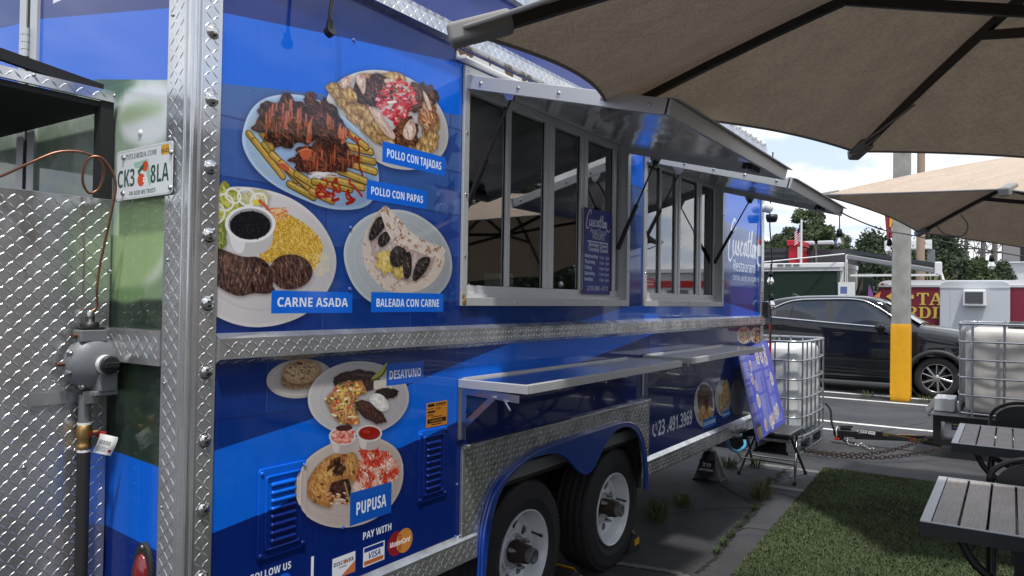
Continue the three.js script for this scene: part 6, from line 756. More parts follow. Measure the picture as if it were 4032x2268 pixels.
{ // low trailer carrying the second tank; its nose dips towards the coupler
  const t = thing('tank_trailer', 'low black drawbar trailer carrying a caged tank and a white jug', 'trailer', [8.9, 0, 1.2]), tk = tote([8.74, 1.42, 'water_tank', 'scuffed grey-white caged tank strapped on the low black trailer'], 1.2, 1.0, 0.94, 0.44, dirtyHdpe, true);
  const d = V(0, 0.07, 1).normalize();
  add(t, 'drawbar', mg([bar(V(8.88, 0.10, 0.42), V(8.88, 0.165, 1.25), 0.07, 0.065, EY, 0.004)]), M.gloss); add(t, 'coupler', mg([bar(V(8.88, 0.115, 0.20), V(8.88, 0.125, 0.46), 0.085, 0.075, EY, 0.018), bx(8.85, 8.91, 0.15, 0.19, 0.27, 0.38, 0.006), bar(V(8.88, 0.19, 0.26), V(8.88, 0.20, 0.40), 0.03, 0.02, EY, 0.004), lathe([[0.05, 0], [0.05, -0.05], [0.03, -0.06]], 16, EY, V(8.88, 0.1, 0.26))]), M.gloss);
  const tc = canvas(512, 64, (x) => { x.fillStyle = '#111214'; x.fillRect(0, 0, 512, 64); for (let i = 0; i < 11; i++) { x.fillStyle = '#2b2c30'; x.fillRect(150 + i * 30, 16, 22, 38); } x.fillStyle = '#b89b1e'; x.fillRect(150, 8, 330, 5); for (const a of [152, 346]) for (const b of [22, 36]) x.fillRect(a, b, 34, 4); x.fillStyle = '#8a2a24'; x.fillRect(322, 8, 16, 48); x.fillStyle = '#dcdcd8'; x.fillRect(4, 8, 46, 48); x.fillRect(56, 8, 46, 48); x.fillStyle = '#333'; for (let i = 0; i < 12; i++) x.fillRect(10 + (i % 4) * 9, 16 + ((i / 4) | 0) * 11, 6, 7); x.fillRect(66, 22, 26, 4); x.fillRect(64, 34, 30, 3); });
  { const o = add(t, 'label_strip', new THREE.PlaneGeometry(0.78, 0.05).rotateY(-Math.PI / 2).rotateX(0.077).translate(8.843, 0.138, 0.86), std(0xffffff, 0.5, 0, { map: tc }), true); o.userData.label = 'white and yellow warning labels'; }
  add(t, 'side_frame', mg([bx(8.70, 8.76, 0.37, 0.43, 1.18, 3.2), bx(8.70, 8.76, 0.13, 0.37, 1.18, 1.25), bx(8.70, 8.76, 0.13, 0.19, 1.25, 1.62), bx(8.70, 8.76, 0.19, 0.37, 1.56, 1.62)]), M.black); add(t, 'far_frame', bx(9.88, 9.94, 0.37, 0.43, 1.18, 3.2), M.black); add(t, 'cross_member', bx(8.76, 9.88, 0.13, 0.19, 1.19, 1.25), M.black); add(t, 'deck', bx(8.66, 9.98, 0.43, 0.438, 1.15, 3.2), std([0.06, 0.065, 0.07], 0.5, 0.6)); add(t, 'lip', bar(V(8.66, 0.45, 1.13), V(9.96, 0.45, 1.13), 0.004, 0.09, V(0, 0.9, -0.4)), M.steel);
  add(t, 'crate', mg([bx(8.95, 9.35, 0.44, 0.58, 1.17, 1.36, 0.01)]), std([0.55, 0.56, 0.56], 0.5, 0.3)); for (const z of [2.55]) { add(t, 'tyre', lathe([[0.12, -0.09], [0.24, -0.09], [0.26, -0.06], [0.26, 0.06], [0.24, 0.09], [0.12, 0.09]], 40, EX, V(8.78, 0.26, z)), M.rubber); add(t, 'mudguard', tube([V(8.76, 0.28, z - 0.36), V(8.76, 0.46, z - 0.28), V(8.76, 0.58, z), V(8.76, 0.46, z + 0.28), V(8.76, 0.28, z + 0.36)], 0.05, 30, 6), M.black); }
  const jc = canvas(128, 96, (x) => { x.fillStyle = '#24508c'; x.fillRect(0, 0, 128, 96); x.fillStyle = '#d8c23c'; x.fillRect(10, 20, 108, 14); x.fillStyle = '#121a40'; x.fillRect(0, 52, 128, 44); x.fillStyle = '#ddd'; x.fillRect(12, 62, 70, 8); });
  const j = thing('plastic_jug', 'white plastic jug with blue label inside the black trailer frame', 'jug', [8.79, 0.19, 1.40]); add(j, 'jug_body', bx(8.765, 8.92, 0.191, 0.36, 1.27, 1.54, 0.025), M.white); { const g = new THREE.PlaneGeometry(0.16, 0.08).rotateY(-Math.PI / 2).translate(8.763, 0.325, 1.42); add(j, 'jug_label', g, std(0xffffff, 0.5, 0, { map: jc }), true); }
  // loose coupler chain of bright links, and the two rusty chains to the tank
  const link = (r, w) => { const p = []; for (let i = 0; i < 16; i++) { const a = (i / 16) * 6.2832; p.push(V(Math.cos(a) * r * 1.7, Math.sin(a) * r, 0)); } return tube(p, w, 24, 5, true); };
  const chain = (name, label, pts, r, w, mat, group) => { const cv = new THREE.CatmullRomCurve3(pts), n = Math.round(cv.getLength() / (r * 2.5)), lk = link(r, w), o = thing(name, label, 'chain', [pts[0].x, 0, pts[0].z], group); for (let i = 0; i < n; i++) { const p = cv.getPointAt((i + 0.5) / n), tg = cv.getTangentAt((i + 0.5) / n), m = new THREE.Matrix4().makeBasis(tg, V(0, 1, 0).cross(tg).normalize().cross(tg).negate().normalize(), tg.clone().cross(V(0, 1, 0).cross(tg).normalize().cross(tg).negate().normalize())), q = new THREE.Mesh(lk, mat); q.name = 'link'; q.quaternion.setFromRotationMatrix(m).multiply(new THREE.Quaternion().setFromAxisAngle(EX, (i % 2) * 1.4 + 0.2)); q.position.copy(p).sub(o.position); q.castShadow = true; o.add(q); } };
  chain('safety_chain', 'bright steel safety chain piled on the asphalt below the coupler', [V(8.84, 0.07, 0.34), V(8.8, 0.022, 0.38), V(8.74, 0.022, 0.44), V(8.82, 0.022, 0.5), V(8.68, 0.022, 0.56), V(8.62, 0.022, 0.64)], 0.016, 0.0045, M.steel);
  const rc = (dz, sag, a, b) => { const o = []; for (let i = 0; i <= 10; i++) { const q = i / 10; o.push(V(a.x + (b.x - a.x) * q - 0.22 * Math.sin(q * 3.14), Math.max(0.02, a.y + (b.y - a.y) * Math.pow(q, 3.2) - sag * Math.sin(q * 3.14)), a.z + (b.z - a.z) * q)); } return o; };
  chain('rusty_chain', 'rusty chain running low from the tank pallet to the trailer crossbar', rc(0, 0.02, V(7.95, 0.06, 0.09), V(8.69, 0.21, 1.17)), 0.0175, 0.005, M.rust, 'rusty chains'); chain('rusty_chain', 'rusty chain lying over the other, hooked lower on the trailer frame', rc(0, 0.01, V(7.93, 0.045, 0.10), V(8.50, 0.13, 1.26)), 0.0175, 0.005, M.rust, 'rusty chains');
  solo('black_cable', 'black cable hanging from the white tank to the trailer coupler', 'cable', tube([V(8.98, 0.42, 0.09), V(8.98, 0.36, 0.14), V(8.94, 0.20, 0.17), V(8.92, 0.10, 0.22), V(8.83, 0.04, 0.33), V(8.8, 0.03, 0.45)], 0.013, 50, 8), M.black); add(t, 'coupler_tie', mg([tube([V(8.84, 0.07, 0.24), V(8.83, 0.15, 0.235), V(8.88, 0.18, 0.24), V(8.93, 0.12, 0.24)], 0.006, 20, 5)]), M.white); add(t, 'red_lock', bx(8.81, 8.84, 0.04, 0.065, 0.22, 0.27, 0.006), M.red);
}
{ // concrete pole with yellow foot
  T.conc = dtex(512, (x, y) => { const n = tileN(x, y, 4, 5), f = tileN(x, y, 70, 2), v = 0.60 + 0.09 * n + 0.05 * f; return [v, v * 0.985, v * 0.94]; }, 0.9, true); T.yel = dtex(512, (x, y) => { const n = tileN(x, y, 5, 4), chip = tileN(x, y, 30, 2) > 0.58 && n > 0.1; return chip ? [0.45, 0.43, 0.38] : [0.90 + 0.04 * n, 0.645 + 0.04 * n, 0.03]; }, 0.8, true);
  M.concrete = std(0xffffff, 0.85, 0, { map: T.conc, bumpMap: T.conc, bumpScale: 0.004 });
  const p = thing('concrete_pole', 'square concrete pole with bright yellow painted foot at the bay line', 'pole', [13.46, 0, 0.36]), s = 0.135;
  const taper = (y0, y1, a, b) => { const g = new RoundedBoxGeometry(2, y1 - y0, 2, 2, 0.12), q = g.attributes.position; for (let i = 0; i < q.count; i++) { const k = a + ((b - a) * (q.getY(i) + (y1 - y0) / 2)) / (y1 - y0); q.setX(i, q.getX(i) * k); q.setZ(i, q.getZ(i) * k); } g.computeVertexNormals(); return g.translate(13.46, (y0 + y1) / 2, 0.36); };
  add(p, 'shaft', taper(0, 9, 0.137, 0.10), M.concrete); add(p, 'yellow_foot', taper(0.0, 1.27, 0.143, 0.139), std(0xffffff, 0.6, 0, { map: T.yel, bumpMap: T.yel, bumpScale: 0.001 }));
}
{ // axle stand and wheel chocks
  const a = onY(cL, 180, 555, 0), s = thing('axle_stand', 'black steel axle stand with white lettering under the trailer edge', 'axle stand', [a.x, 0, a.z]), t = canvas(256, 256, (x) => { x.fillStyle = '#0d0d0e'; x.fillRect(0, 0, 256, 256); x.fillStyle = '#d8d8d8'; x.textAlign = 'center'; x.font = 'bold 84px sans-serif'; x.fillText('3', 78, 110); x.font = 'bold 44px sans-serif'; x.fillText('TON', 158, 88); x.font = 'bold 18px sans-serif'; x.fillText('CAPACITY', 160, 110); x.save(); x.transform(1, 0, -0.25, 1, 40, 0); x.font = 'bold 50px sans-serif'; x.fillText('DAYTONA', 128, 182); x.restore(); });
  const n = V(-0.93, 0.12, 0.34).normalize(); const g = new THREE.CylinderGeometry(0.055, 0.15, 0.24, 4, 1, false, Math.PI / 4).translate(a.x, 0.13, a.z); add(s, 'pyramid', g.clone(), M.black); add(s, 'base_lip', new THREE.CylinderGeometry(0.15, 0.165, 0.02, 4, 1, false, Math.PI / 4).translate(a.x, 0.01, a.z), M.black); add(s, 'column', mg([bx(a.x - 0.025, a.x + 0.025, 0.24, 0.36, a.z - 0.025, a.z + 0.025, 0.004)]), M.steel); add(s, 'saddle', mg([bx(a.x - 0.05, a.x + 0.05, 0.36, 0.385, a.z - 0.03, a.z + 0.03, 0.006), bx(a.x - 0.05, a.x - 0.035, 0.385, 0.41, a.z - 0.03, a.z + 0.03), bx(a.x + 0.035, a.x + 0.05, 0.385, 0.41, a.z - 0.03, a.z + 0.03)]), M.black);
  { const o = add(s, 'printed_face', new THREE.PlaneGeometry(0.135, 0.135).rotateX(-0.29).rotateY(-Math.PI / 2).translate(a.x - 0.080, 0.115, a.z), std(0xffffff, 0.5, 0, { map: t }), true); }
  s.rotation.y = 0.0;
  const honey = std([0.72, 0.36, 0.01], 0.4, 0, { bumpMap: dtex(128, (x, y) => (Math.abs(Math.sin(x * 25.1)) * Math.abs(Math.sin(y * 25.1)) > 0.4 ? 1 : 0), 10), bumpScale: 0.002 });
  const chock = (x, z, dir, label) => { const c = thing('wheel_chock', label, 'wheel chock', [x, 0, z], 'wheel chocks'), P = dir > 0 ? [[0, 0], [0.17, 0], [0.17, 0.03], [0.12, 0.10], [0.07, 0.115], [0.03, 0.07]] : [[0, 0], [-0.17, 0], [-0.17, 0.03], [-0.12, 0.10], [-0.07, 0.115], [-0.03, 0.07]]; add(c, 'rubber_block', ext(P, 0.2, 0.008).translate(x, 0, z - 0.2), M.rubber); add(c, 'yellow_reflector', dir > 0 ? bar(V(x + 0.115, 0.107, z - 0.19), V(x + 0.115, 0.107, z - 0.02), 0.004, 0.05, V(-0.75, 0.66, 0)) : bx(x - 0.15, x - 0.03, 0.115, 0.119, z - 0.18, z - 0.02), honey); add(c, 'front_reflector', bx(x + (dir > 0 ? 0.085 : -0.15), x + (dir > 0 ? 0.15 : -0.06), 0.035, 0.075, z - 0.003, z + 0.001), honey); };
  chock(4.14, -0.08, 1, 'black rubber wheel chock with yellow reflector behind the far wheel'); chock(3.36, -0.06, 1, 'black rubber wheel chock with yellow reflector between the two wheels');
}
// ------------------------------------------------------------------ string lights and the loose cable
{
  const bulbM = phy([0.92, 0.9, 0.85], 0.05, { transmission: 0.9, thickness: 0.02, ior: 1.3 }), bulb = (parent, p, L = 0.06) => { const b = grp(parent, 'lamp', p); add(b, 'lead', tube([p.clone(), p.clone().add(V(0.004, -L * 0.6, 0)), p.clone().add(V(0, -L, 0))], 0.004, 8, 6), M.black); add(b, 'socket', lathe([[0.008, 0], [0.016, -0.008], [0.019, -0.03], [0.022, -0.055], [0.0, -0.055]], 14, EY, p.clone().add(V(0, -L, 0))), M.black); add(b, 'bulb', lathe([[0.013, -0.055], [0.016, -0.065], [0.029, -0.09], [0.03, -0.105], [0.022, -0.122], [0, -0.13]], 16, EY, p.clone().add(V(0, -L, 0))), bulbM); };
  const s = thing('string_light', 'black string light cable with clear bulbs strung along the second parasol', 'string light', [5.6, 2.2, 0.86]); const A = V(5.585, 2.185, 0.86), B = V(7.36, 2.165, 1.12), C = V(7.74, 1.83, 2.79);
  add(s, 'cable', tube([V(5.52, 2.19, 0.86), A, A.clone().lerp(B, 0.5).add(V(0, -0.03, 0)), B, B.clone().lerp(C, 0.5).add(V(0, -0.03, 0)), C, V(7.9, 2.1, 5.5)], 0.005, 120, 6), M.black); bulb(s, V(5.53, 2.175, 0.845), 0.10); bulb(s, V(6.65, 2.135, 1.02), 0.05); bulb(s, V(7.487, 2.04, 1.70), 0.05); bulb(s, B.clone().lerp(C, 0.85), 0.05);
  const q = thing('string_light', 'string light cable hanging down the far corner post of the trailer', 'string light', [X1 + 0.05, 2.9, 0.05]), pts = [2.9, 2.6, 2.3, 2.05, 1.93, 1.7, 1.55, 1.4, 1.2].map((y, i) => V(X1 + 0.045 + 0.012 * Math.sin(i * 2.1), y, 0.06 + 0.01 * Math.cos(i * 1.7))); add(q, 'cable', tube(pts, 0.006, 90, 6), M.black); bulb(q, V(X1 + 0.045, 1.90, 0.06), 0.06); bulb(q, V(X1 + 0.05, 1.68, 0.07), 0.05); add(q, 'red_cord', tube([V(X1 + 0.05, 1.36, 0.06), V(X1 + 0.055, 1.1, 0.06), V(X1 + 0.03, 0.9, 0.05)], 0.011, 30, 6), M.red);
  const z = 0.10, e = onZ(cC, 1032, 258, z), w = thing('loose_cable', 'black loose cable end with a hexagonal gland hanging before the blue band', 'cable', [e.x, e.y, e.z]); add(w, 'lead', tube([V(e.x - 0.02, 2.95, 0.03), V(e.x + 0.03, 2.8, 0.09), V(e.x + 0.02, e.y + 0.2, z + 0.01), onZ(cC, 1042, 60, z), onZ(cC, 1036, 180, z), e], 0.0058, 60, 8), M.black); add(w, 'gland', mg([new THREE.CylinderGeometry(0.0175, 0.0175, 0.022, 6).rotateX(1.2).translate(e.x, e.y, e.z), new THREE.CylinderGeometry(0.011, 0.013, 0.03, 10).rotateX(0.2).translate(e.x, e.y + 0.018, e.z)]), M.black); add(w, 'zip_tie', tube([e.clone().add(V(0.0, 0.018, 0.01)), e.clone().add(V(-0.012, 0.04, 0.012)), e.clone().add(V(-0.018, 0.052, 0.01))], 0.0016, 10, 4), M.black);
}
// ------------------------------------------------------------------ the black car
{
  const CX = 15.0, car = thing('black_suv', 'black parked crossover car with chrome window trim and alloy wheels', 'car', [CX, 0, -0.5]);
  const paint = phy([0.005, 0.006, 0.009], 0.7, { specularIntensity: 0.2, clearcoat: 1, clearcoatRoughness: 0.03 }), cg = phy([0.010, 0.013, 0.020], 0.05, { clearcoat: 1, clearcoatRoughness: 0.02 }), trim = std([0.66, 0.67, 0.69], 0.2, 1), clad = std([0.022, 0.022, 0.024], 0.6);
  // stations along the length: z, half width, bonnet/roof height, belt height, roof half width
  const ST = [[-2.72, 0.70, 0.95, 0.90, 0.60], [-2.66, 0.80, 1.10, 1.02, 0.62], [-2.5, 0.86, 1.34, 1.22, 0.60], [-2.25, 0.885, 1.53, 1.29, 0.60], [-1.88, 0.895, 1.63, 1.285, 0.615], [-1.5, 0.9, 1.685, 1.26, 0.63], [-1.0, 0.9, 1.705, 1.215, 0.64], [-0.55, 0.9, 1.705, 1.18, 0.64], [-0.25, 0.9, 1.685, 1.16, 0.635], [0.0, 0.9, 1.60, 1.14, 0.63], [0.2, 0.9, 1.47, 1.125, 0.64], [0.42, 0.9, 1.30, 1.115, 0.68], [0.56, 0.9, 1.215, 1.11, 0.72], [0.8, 0.895, 1.18, 1.08, 0.70], [1.1, 0.885, 1.135, 1.03, 0.66], [1.4, 0.86, 1.06, 0.96, 0.60], [1.58, 0.80, 0.95, 0.86, 0.52], [1.66, 0.70, 0.80, 0.74, 0.45]];
  const at = (z) => { let i = 0; while (i < ST.length - 2 && ST[i + 1][0] < z) i++; const a = ST[i], b = ST[i + 1], q = Math.max(0, Math.min(1, (z - a[0]) / (b[0] - a[0]))), p0 = ST[Math.max(0, i - 1)], p3 = ST[Math.min(ST.length - 1, i + 2)]; return a.map((v, c) => { if (!c) return z; const m0 = ((b[c] - p0[c]) / (b[0] - p0[0])) * (b[0] - a[0]), m1 = ((p3[c] - v) / (p3[0] - a[0])) * (b[0] - a[0]), q2 = q * q, q3 = q2 * q; return (2 * q3 - 3 * q2 + 1) * v + (q3 - 2 * q2 + q) * m0 + (-2 * q3 + 3 * q2) * b[c] + (q3 - q2) * m1; }); };
  const prof = ([, w, top, belt, rw]) => [[0, 0.22], [w * 0.86, 0.22], [w * 0.955, 0.27], [w * 0.985, 0.40], [w * 0.995, 0.58], [w, 0.70], [w * 0.985, 0.84], [w * 0.975, belt - 0.14], [w * 0.985, belt - 0.09], [w * 0.968, belt - 0.03], [w * 0.945, belt], [rw + (w * 0.945 - rw) * 0.35, belt + (top - belt) * 0.55], [rw + 0.03, top - 0.06], [rw - 0.03, top - 0.015], [rw * 0.6, top + 0.008], [0, top + 0.014]];
  const sideX = (z, y) => { const p = prof(at(z)); for (let i = 1; i < p.length - 1; i++) if (p[i + 1][1] >= y && p[i][1] <= y) { const q = (y - p[i][1]) / Math.max(1e-6, p[i + 1][1] - p[i][1]); return CX - (p[i][0] + (p[i + 1][0] - p[i][0]) * q); } return CX - p[12][0]; };
  const AX = [0.82, -1.85], AR = 0.40, NZ = 150, pos = [], idx = [], M2 = 16 * 2 - 1;
  for (let s = 0; s <= NZ; s++) { const z = -2.72 + (4.38 * s) / NZ, p = prof(at(z)), full = [...p.map(([x, y]) => [-x, y]), ...p.slice(0, -1).reverse().map(([x, y]) => [x, y])]; full.forEach(([x, y]) => pos.push(CX + x, y, z)); if (s) for (let i = 1; i < full.length; i++) { const a = s * full.length + i, b = a - full.length, zc = z - 2.19 / NZ, yc = (full[i][1] + full[i - 1][1]) / 2, xc = Math.abs((full[i][0] + full[i - 1][0]) / 2); if (yc < 0.80 && xc > 0.3 && AX.some((q) => Math.hypot(zc - q, yc - 0.345) < AR)) continue; idx.push(b - 1, b, a, b - 1, a, a - 1); } }
  const g = new THREE.BufferGeometry(); g.setAttribute('position', new THREE.Float32BufferAttribute(pos, 3)); g.setIndex(idx); g.computeVertexNormals(); add(car, 'body', g, paint);
  const patch = (pts, off, smooth) => { const q = smooth ? smoothPts(pts, true, 60) : pts, s = new THREE.ShapeGeometry(shp(q)), p = s.attributes.position; for (let i = 0; i < p.count; i++) { const z = p.getX(i), y = p.getY(i); p.setXYZ(i, sideX(z, y) - off, y, z); } s.computeVertexNormals(); return s; }, onSide = (pts, off) => pts.map(([z, y]) => V(sideX(z, y) - off, y, z));
  const win = [[-1.95, 1.315], [-1.86, 1.43], [-1.66, 1.52], [-1.45, 1.575], [-0.955, 1.60], [-0.93, 1.235]], frontw = [[-0.83, 1.605], [-0.5, 1.61], [-0.3, 1.575], [-0.1, 1.47], [0.06, 1.345], [0.2, 1.215], [0.2, 1.165], [-0.81, 1.225]];
  add(car, 'rear_side_window', patch(win, 0.006), cg); add(car, 'front_side_window', patch(frontw, 0.006), cg); add(car, 'quarter_divider', tube(onSide([[-1.56, 1.285], [-1.53, 1.55]], 0.008), 0.012, 12, 5), clad); add(car, 'door_pillar', patch([[-0.955, 1.605], [-0.93, 1.235], [-0.81, 1.225], [-0.83, 1.61]], 0.004), clad);
  add(car, 'window_trim', tube(onSide([[-2.02, 1.40], [-1.86, 1.47], [-1.66, 1.565], [-1.45, 1.618], [-0.9, 1.645], [-0.5, 1.645], [-0.3, 1.612], [-0.1, 1.51], [0.1, 1.375], [0.3, 1.23]], 0.008), 0.016, 80, 6), trim); add(car, 'belt_trim', tube(onSide([[-2.05, 1.300], [-1.5, 1.265], [-0.9, 1.222], [-0.4, 1.19], [0.05, 1.162]], 0.010), 0.015, 60, 6), trim);
  for (const [n, pts] of [['door_seam', [[-0.885, 1.22], [-0.88, 0.8], [-0.90, 0.34]]], ['door_seam', [[0.33, 1.12], [0.30, 0.8], [0.22, 0.34]]], ['door_seam', [[-1.42, 0.72], [-1.36, 0.6], [-1.33, 0.42]]]]) add(car, n, tube(onSide(pts, 0.0), 0.005, 20, 5), M.black);
  for (const [z, y] of [[-0.7, 1.03], [-1.68, 1.145]]) { add(car, 'door_handle', bar(V(sideX(z, y) - 0.03, y + 0.012, z - 0.11), V(sideX(z, y) - 0.03, y - 0.002, z + 0.11), 0.02, 0.026, EY, 0.008), paint); add(car, 'handle_recess', patch([[z - 0.09, y], [z - 0.05, y + 0.022], [z + 0.06, y + 0.02], [z + 0.08, y], [z + 0.04, y - 0.03], [z - 0.06, y - 0.03]], 0.002, true), clad); }
  for (const y of [0.30]) add(car, 'sill_cladding', mg([patch([[-1.44, 0.25], [-1.42, 0.42], [0.38, 0.36], [0.42, 0.25]], 0.012)]), clad); add(car, 'body_crease', tube(onSide([[-1.4, 0.47], [-0.9, 0.44], [0.2, 0.41]], -0.003), 0.008, 30, 5), trim === 1 ? trim : paint);
  const arch = (zc) => { const o = []; for (let i = 0; i <= 24; i++) { const a = -0.15 + (i / 24) * 3.44; const z = zc - Math.cos(a) * (AR + 0.035), y = 0.345 + Math.sin(a) * (AR + 0.035); o.push(V(sideX(z, Math.max(0.25, y)) - 0.006, y, z)); } return o; };
  const wheelG = lathe([[0.235, -0.20], [0.245, -0.215], [0.29, -0.222], [0.335, -0.205], [0.345, -0.18], [0.345, -0.04], [0.335, -0.012], [0.29, 0.003], [0.25, 0], [0.238, -0.008], [0.234, -0.02]], 56, V(-1, 0, 0));
  const spoke = []; for (let i = 0; i < 5; i++) for (const [t, w] of [[0, 0.030], [0.52, 0.016]]) { const a = (i / 5) * 6.2832 + t, s = shp([[-w * 0.6, 0.02], [w * 0.6, 0.02], [w, 0.225], [-w * 0.2, 0.228]]); const q = ext(s, 0.02, 0.004), p = q.attributes.position; for (let k2 = 0; k2 < p.count; k2++) { const r = Math.hypot(p.getX(k2), p.getY(k2)), sw = -0.5 * (r / 0.23), x = p.getX(k2), y = p.getY(k2); p.setX(k2, x * Math.cos(sw) - y * Math.sin(sw)); p.setY(k2, x * Math.sin(sw) + y * Math.cos(sw)); } q.computeVertexNormals(); spoke.push(q.rotateZ(a)); }
  const alloy = mg([...spoke.map((s) => s.applyMatrix4(new THREE.Matrix4().makeBasis(V(0, 0, 1), EY, V(-1, 0, 0))).translate(0.03, 0, 0)), lathe([[0.236, -0.03], [0.238, -0.006], [0.226, -0.006], [0.222, -0.05]], 56, V(-1, 0, 0)), lathe([[0.045, -0.01], [0.04, 0], [0, 0.002]], 20, V(-1, 0, 0))]), barrel = lathe([[0.228, -0.19], [0.228, -0.03]], 40, V(-1, 0, 0)), disc = lathe([[0, -0.07], [0.15, -0.07], [0.15, -0.08], [0.228, -0.17]], 32, V(-1, 0, 0));
  for (const z of AX) {
    add(car, 'arch_cladding', tube(arch(z), 0.042, 40, 8), clad); add(car, 'wheel_house', mg([lathe([[AR + 0.01, 0], [AR + 0.01, 0.35], [0, 0.36]], 32, EX, V(CX - 0.885, 0.345, z))]), M.blackMatt);
    for (const sgn of [-1, 1]) { const w = grp(car, 'wheel', V(CX + sgn * 0.875, 0.345, z)); if (sgn > 0) w.rotation.y = Math.PI; const m = (n, gg, mt) => { const o = new THREE.Mesh(gg, mt); o.name = n; o.castShadow = true; w.add(o); }; m('tyre', wheelG, M.rubber); m('alloy_rim', alloy, std([0.6, 0.61, 0.62], 0.25, 1)); m('barrel', barrel, M.dark); m('brake_disc', disc, M.dark); for (let i = 0; i < 5; i++) { const o = new THREE.Mesh(new THREE.CylinderGeometry(0.009, 0.009, 0.012, 6).rotateZ(Math.PI / 2), M.steel); o.name = 'wheel_nut'; o.position.set(-0.002 + 0.012, Math.cos(i * 1.257 + 0.3) * 0.058, Math.sin(i * 1.257 + 0.3) * 0.058); w.add(o); } }
  }
  { const q = V(CX - 1.0, 1.165, -0.02); const gm = new THREE.SphereGeometry(1, 24, 16).scale(0.10, 0.075, 0.085).translate(q.x, q.y, q.z); add(car, 'door_mirror', mg([gm, bar(V(q.x + 0.02, q.y - 0.06, q.z + 0.03), V(CX - 0.87, q.y - 0.10, q.z + 0.10), 0.06, 0.05, EY, 0.02)]), paint); }
  const ws = new THREE.BufferGeometry(), W = [[0.0, 1.575], [0.2, 1.455], [0.42, 1.29], [0.54, 1.215]], wp = [], wi = []; W.forEach(([z, y], j) => { const rw = at(z)[4] - 0.03; for (let i = 0; i <= 8; i++) { const x = -rw + (2 * rw * i) / 8; wp.push(CX + x, y + 0.035 + 0.02 * (1 - (x / rw) ** 2) - 0.012, z + 0.02); if (i && j) { const a = j * 9 + i; wi.push(a - 10, a - 9, a, a - 10, a, a - 1); } } }); ws.setAttribute('position', new THREE.Float32BufferAttribute(wp, 3)); ws.setIndex(wi); ws.computeVertexNormals(); add(car, 'windscreen', ws, phy([0.02, 0.03, 0.035], 0.03, { clearcoat: 1 }));
  add(car, 'wiper', tube([V(CX - 0.6, 1.235, 0.58), V(CX - 0.2, 1.245, 0.60), V(CX + 0.2, 1.25, 0.61)], 0.008, 20, 5), M.black); add(car, 'headlight', patch([[1.25, 0.86], [1.5, 0.84], [1.56, 0.78], [1.3, 0.78]], 0.006), phy([0.5, 0.52, 0.55], 0.1, { clearcoat: 1 })); add(car, 'roof_fin', ext([[0, 0], [0.18, 0], [0.02, 0.07], [0, 0.07]], 0.03).rotateY(-Math.PI / 2).translate(CX, 1.68, -1.7), paint); add(car, 'underbody', bx(CX - 0.78, CX + 0.78, 0.2, 0.3, -2.5, 1.5), M.blackMatt);
}
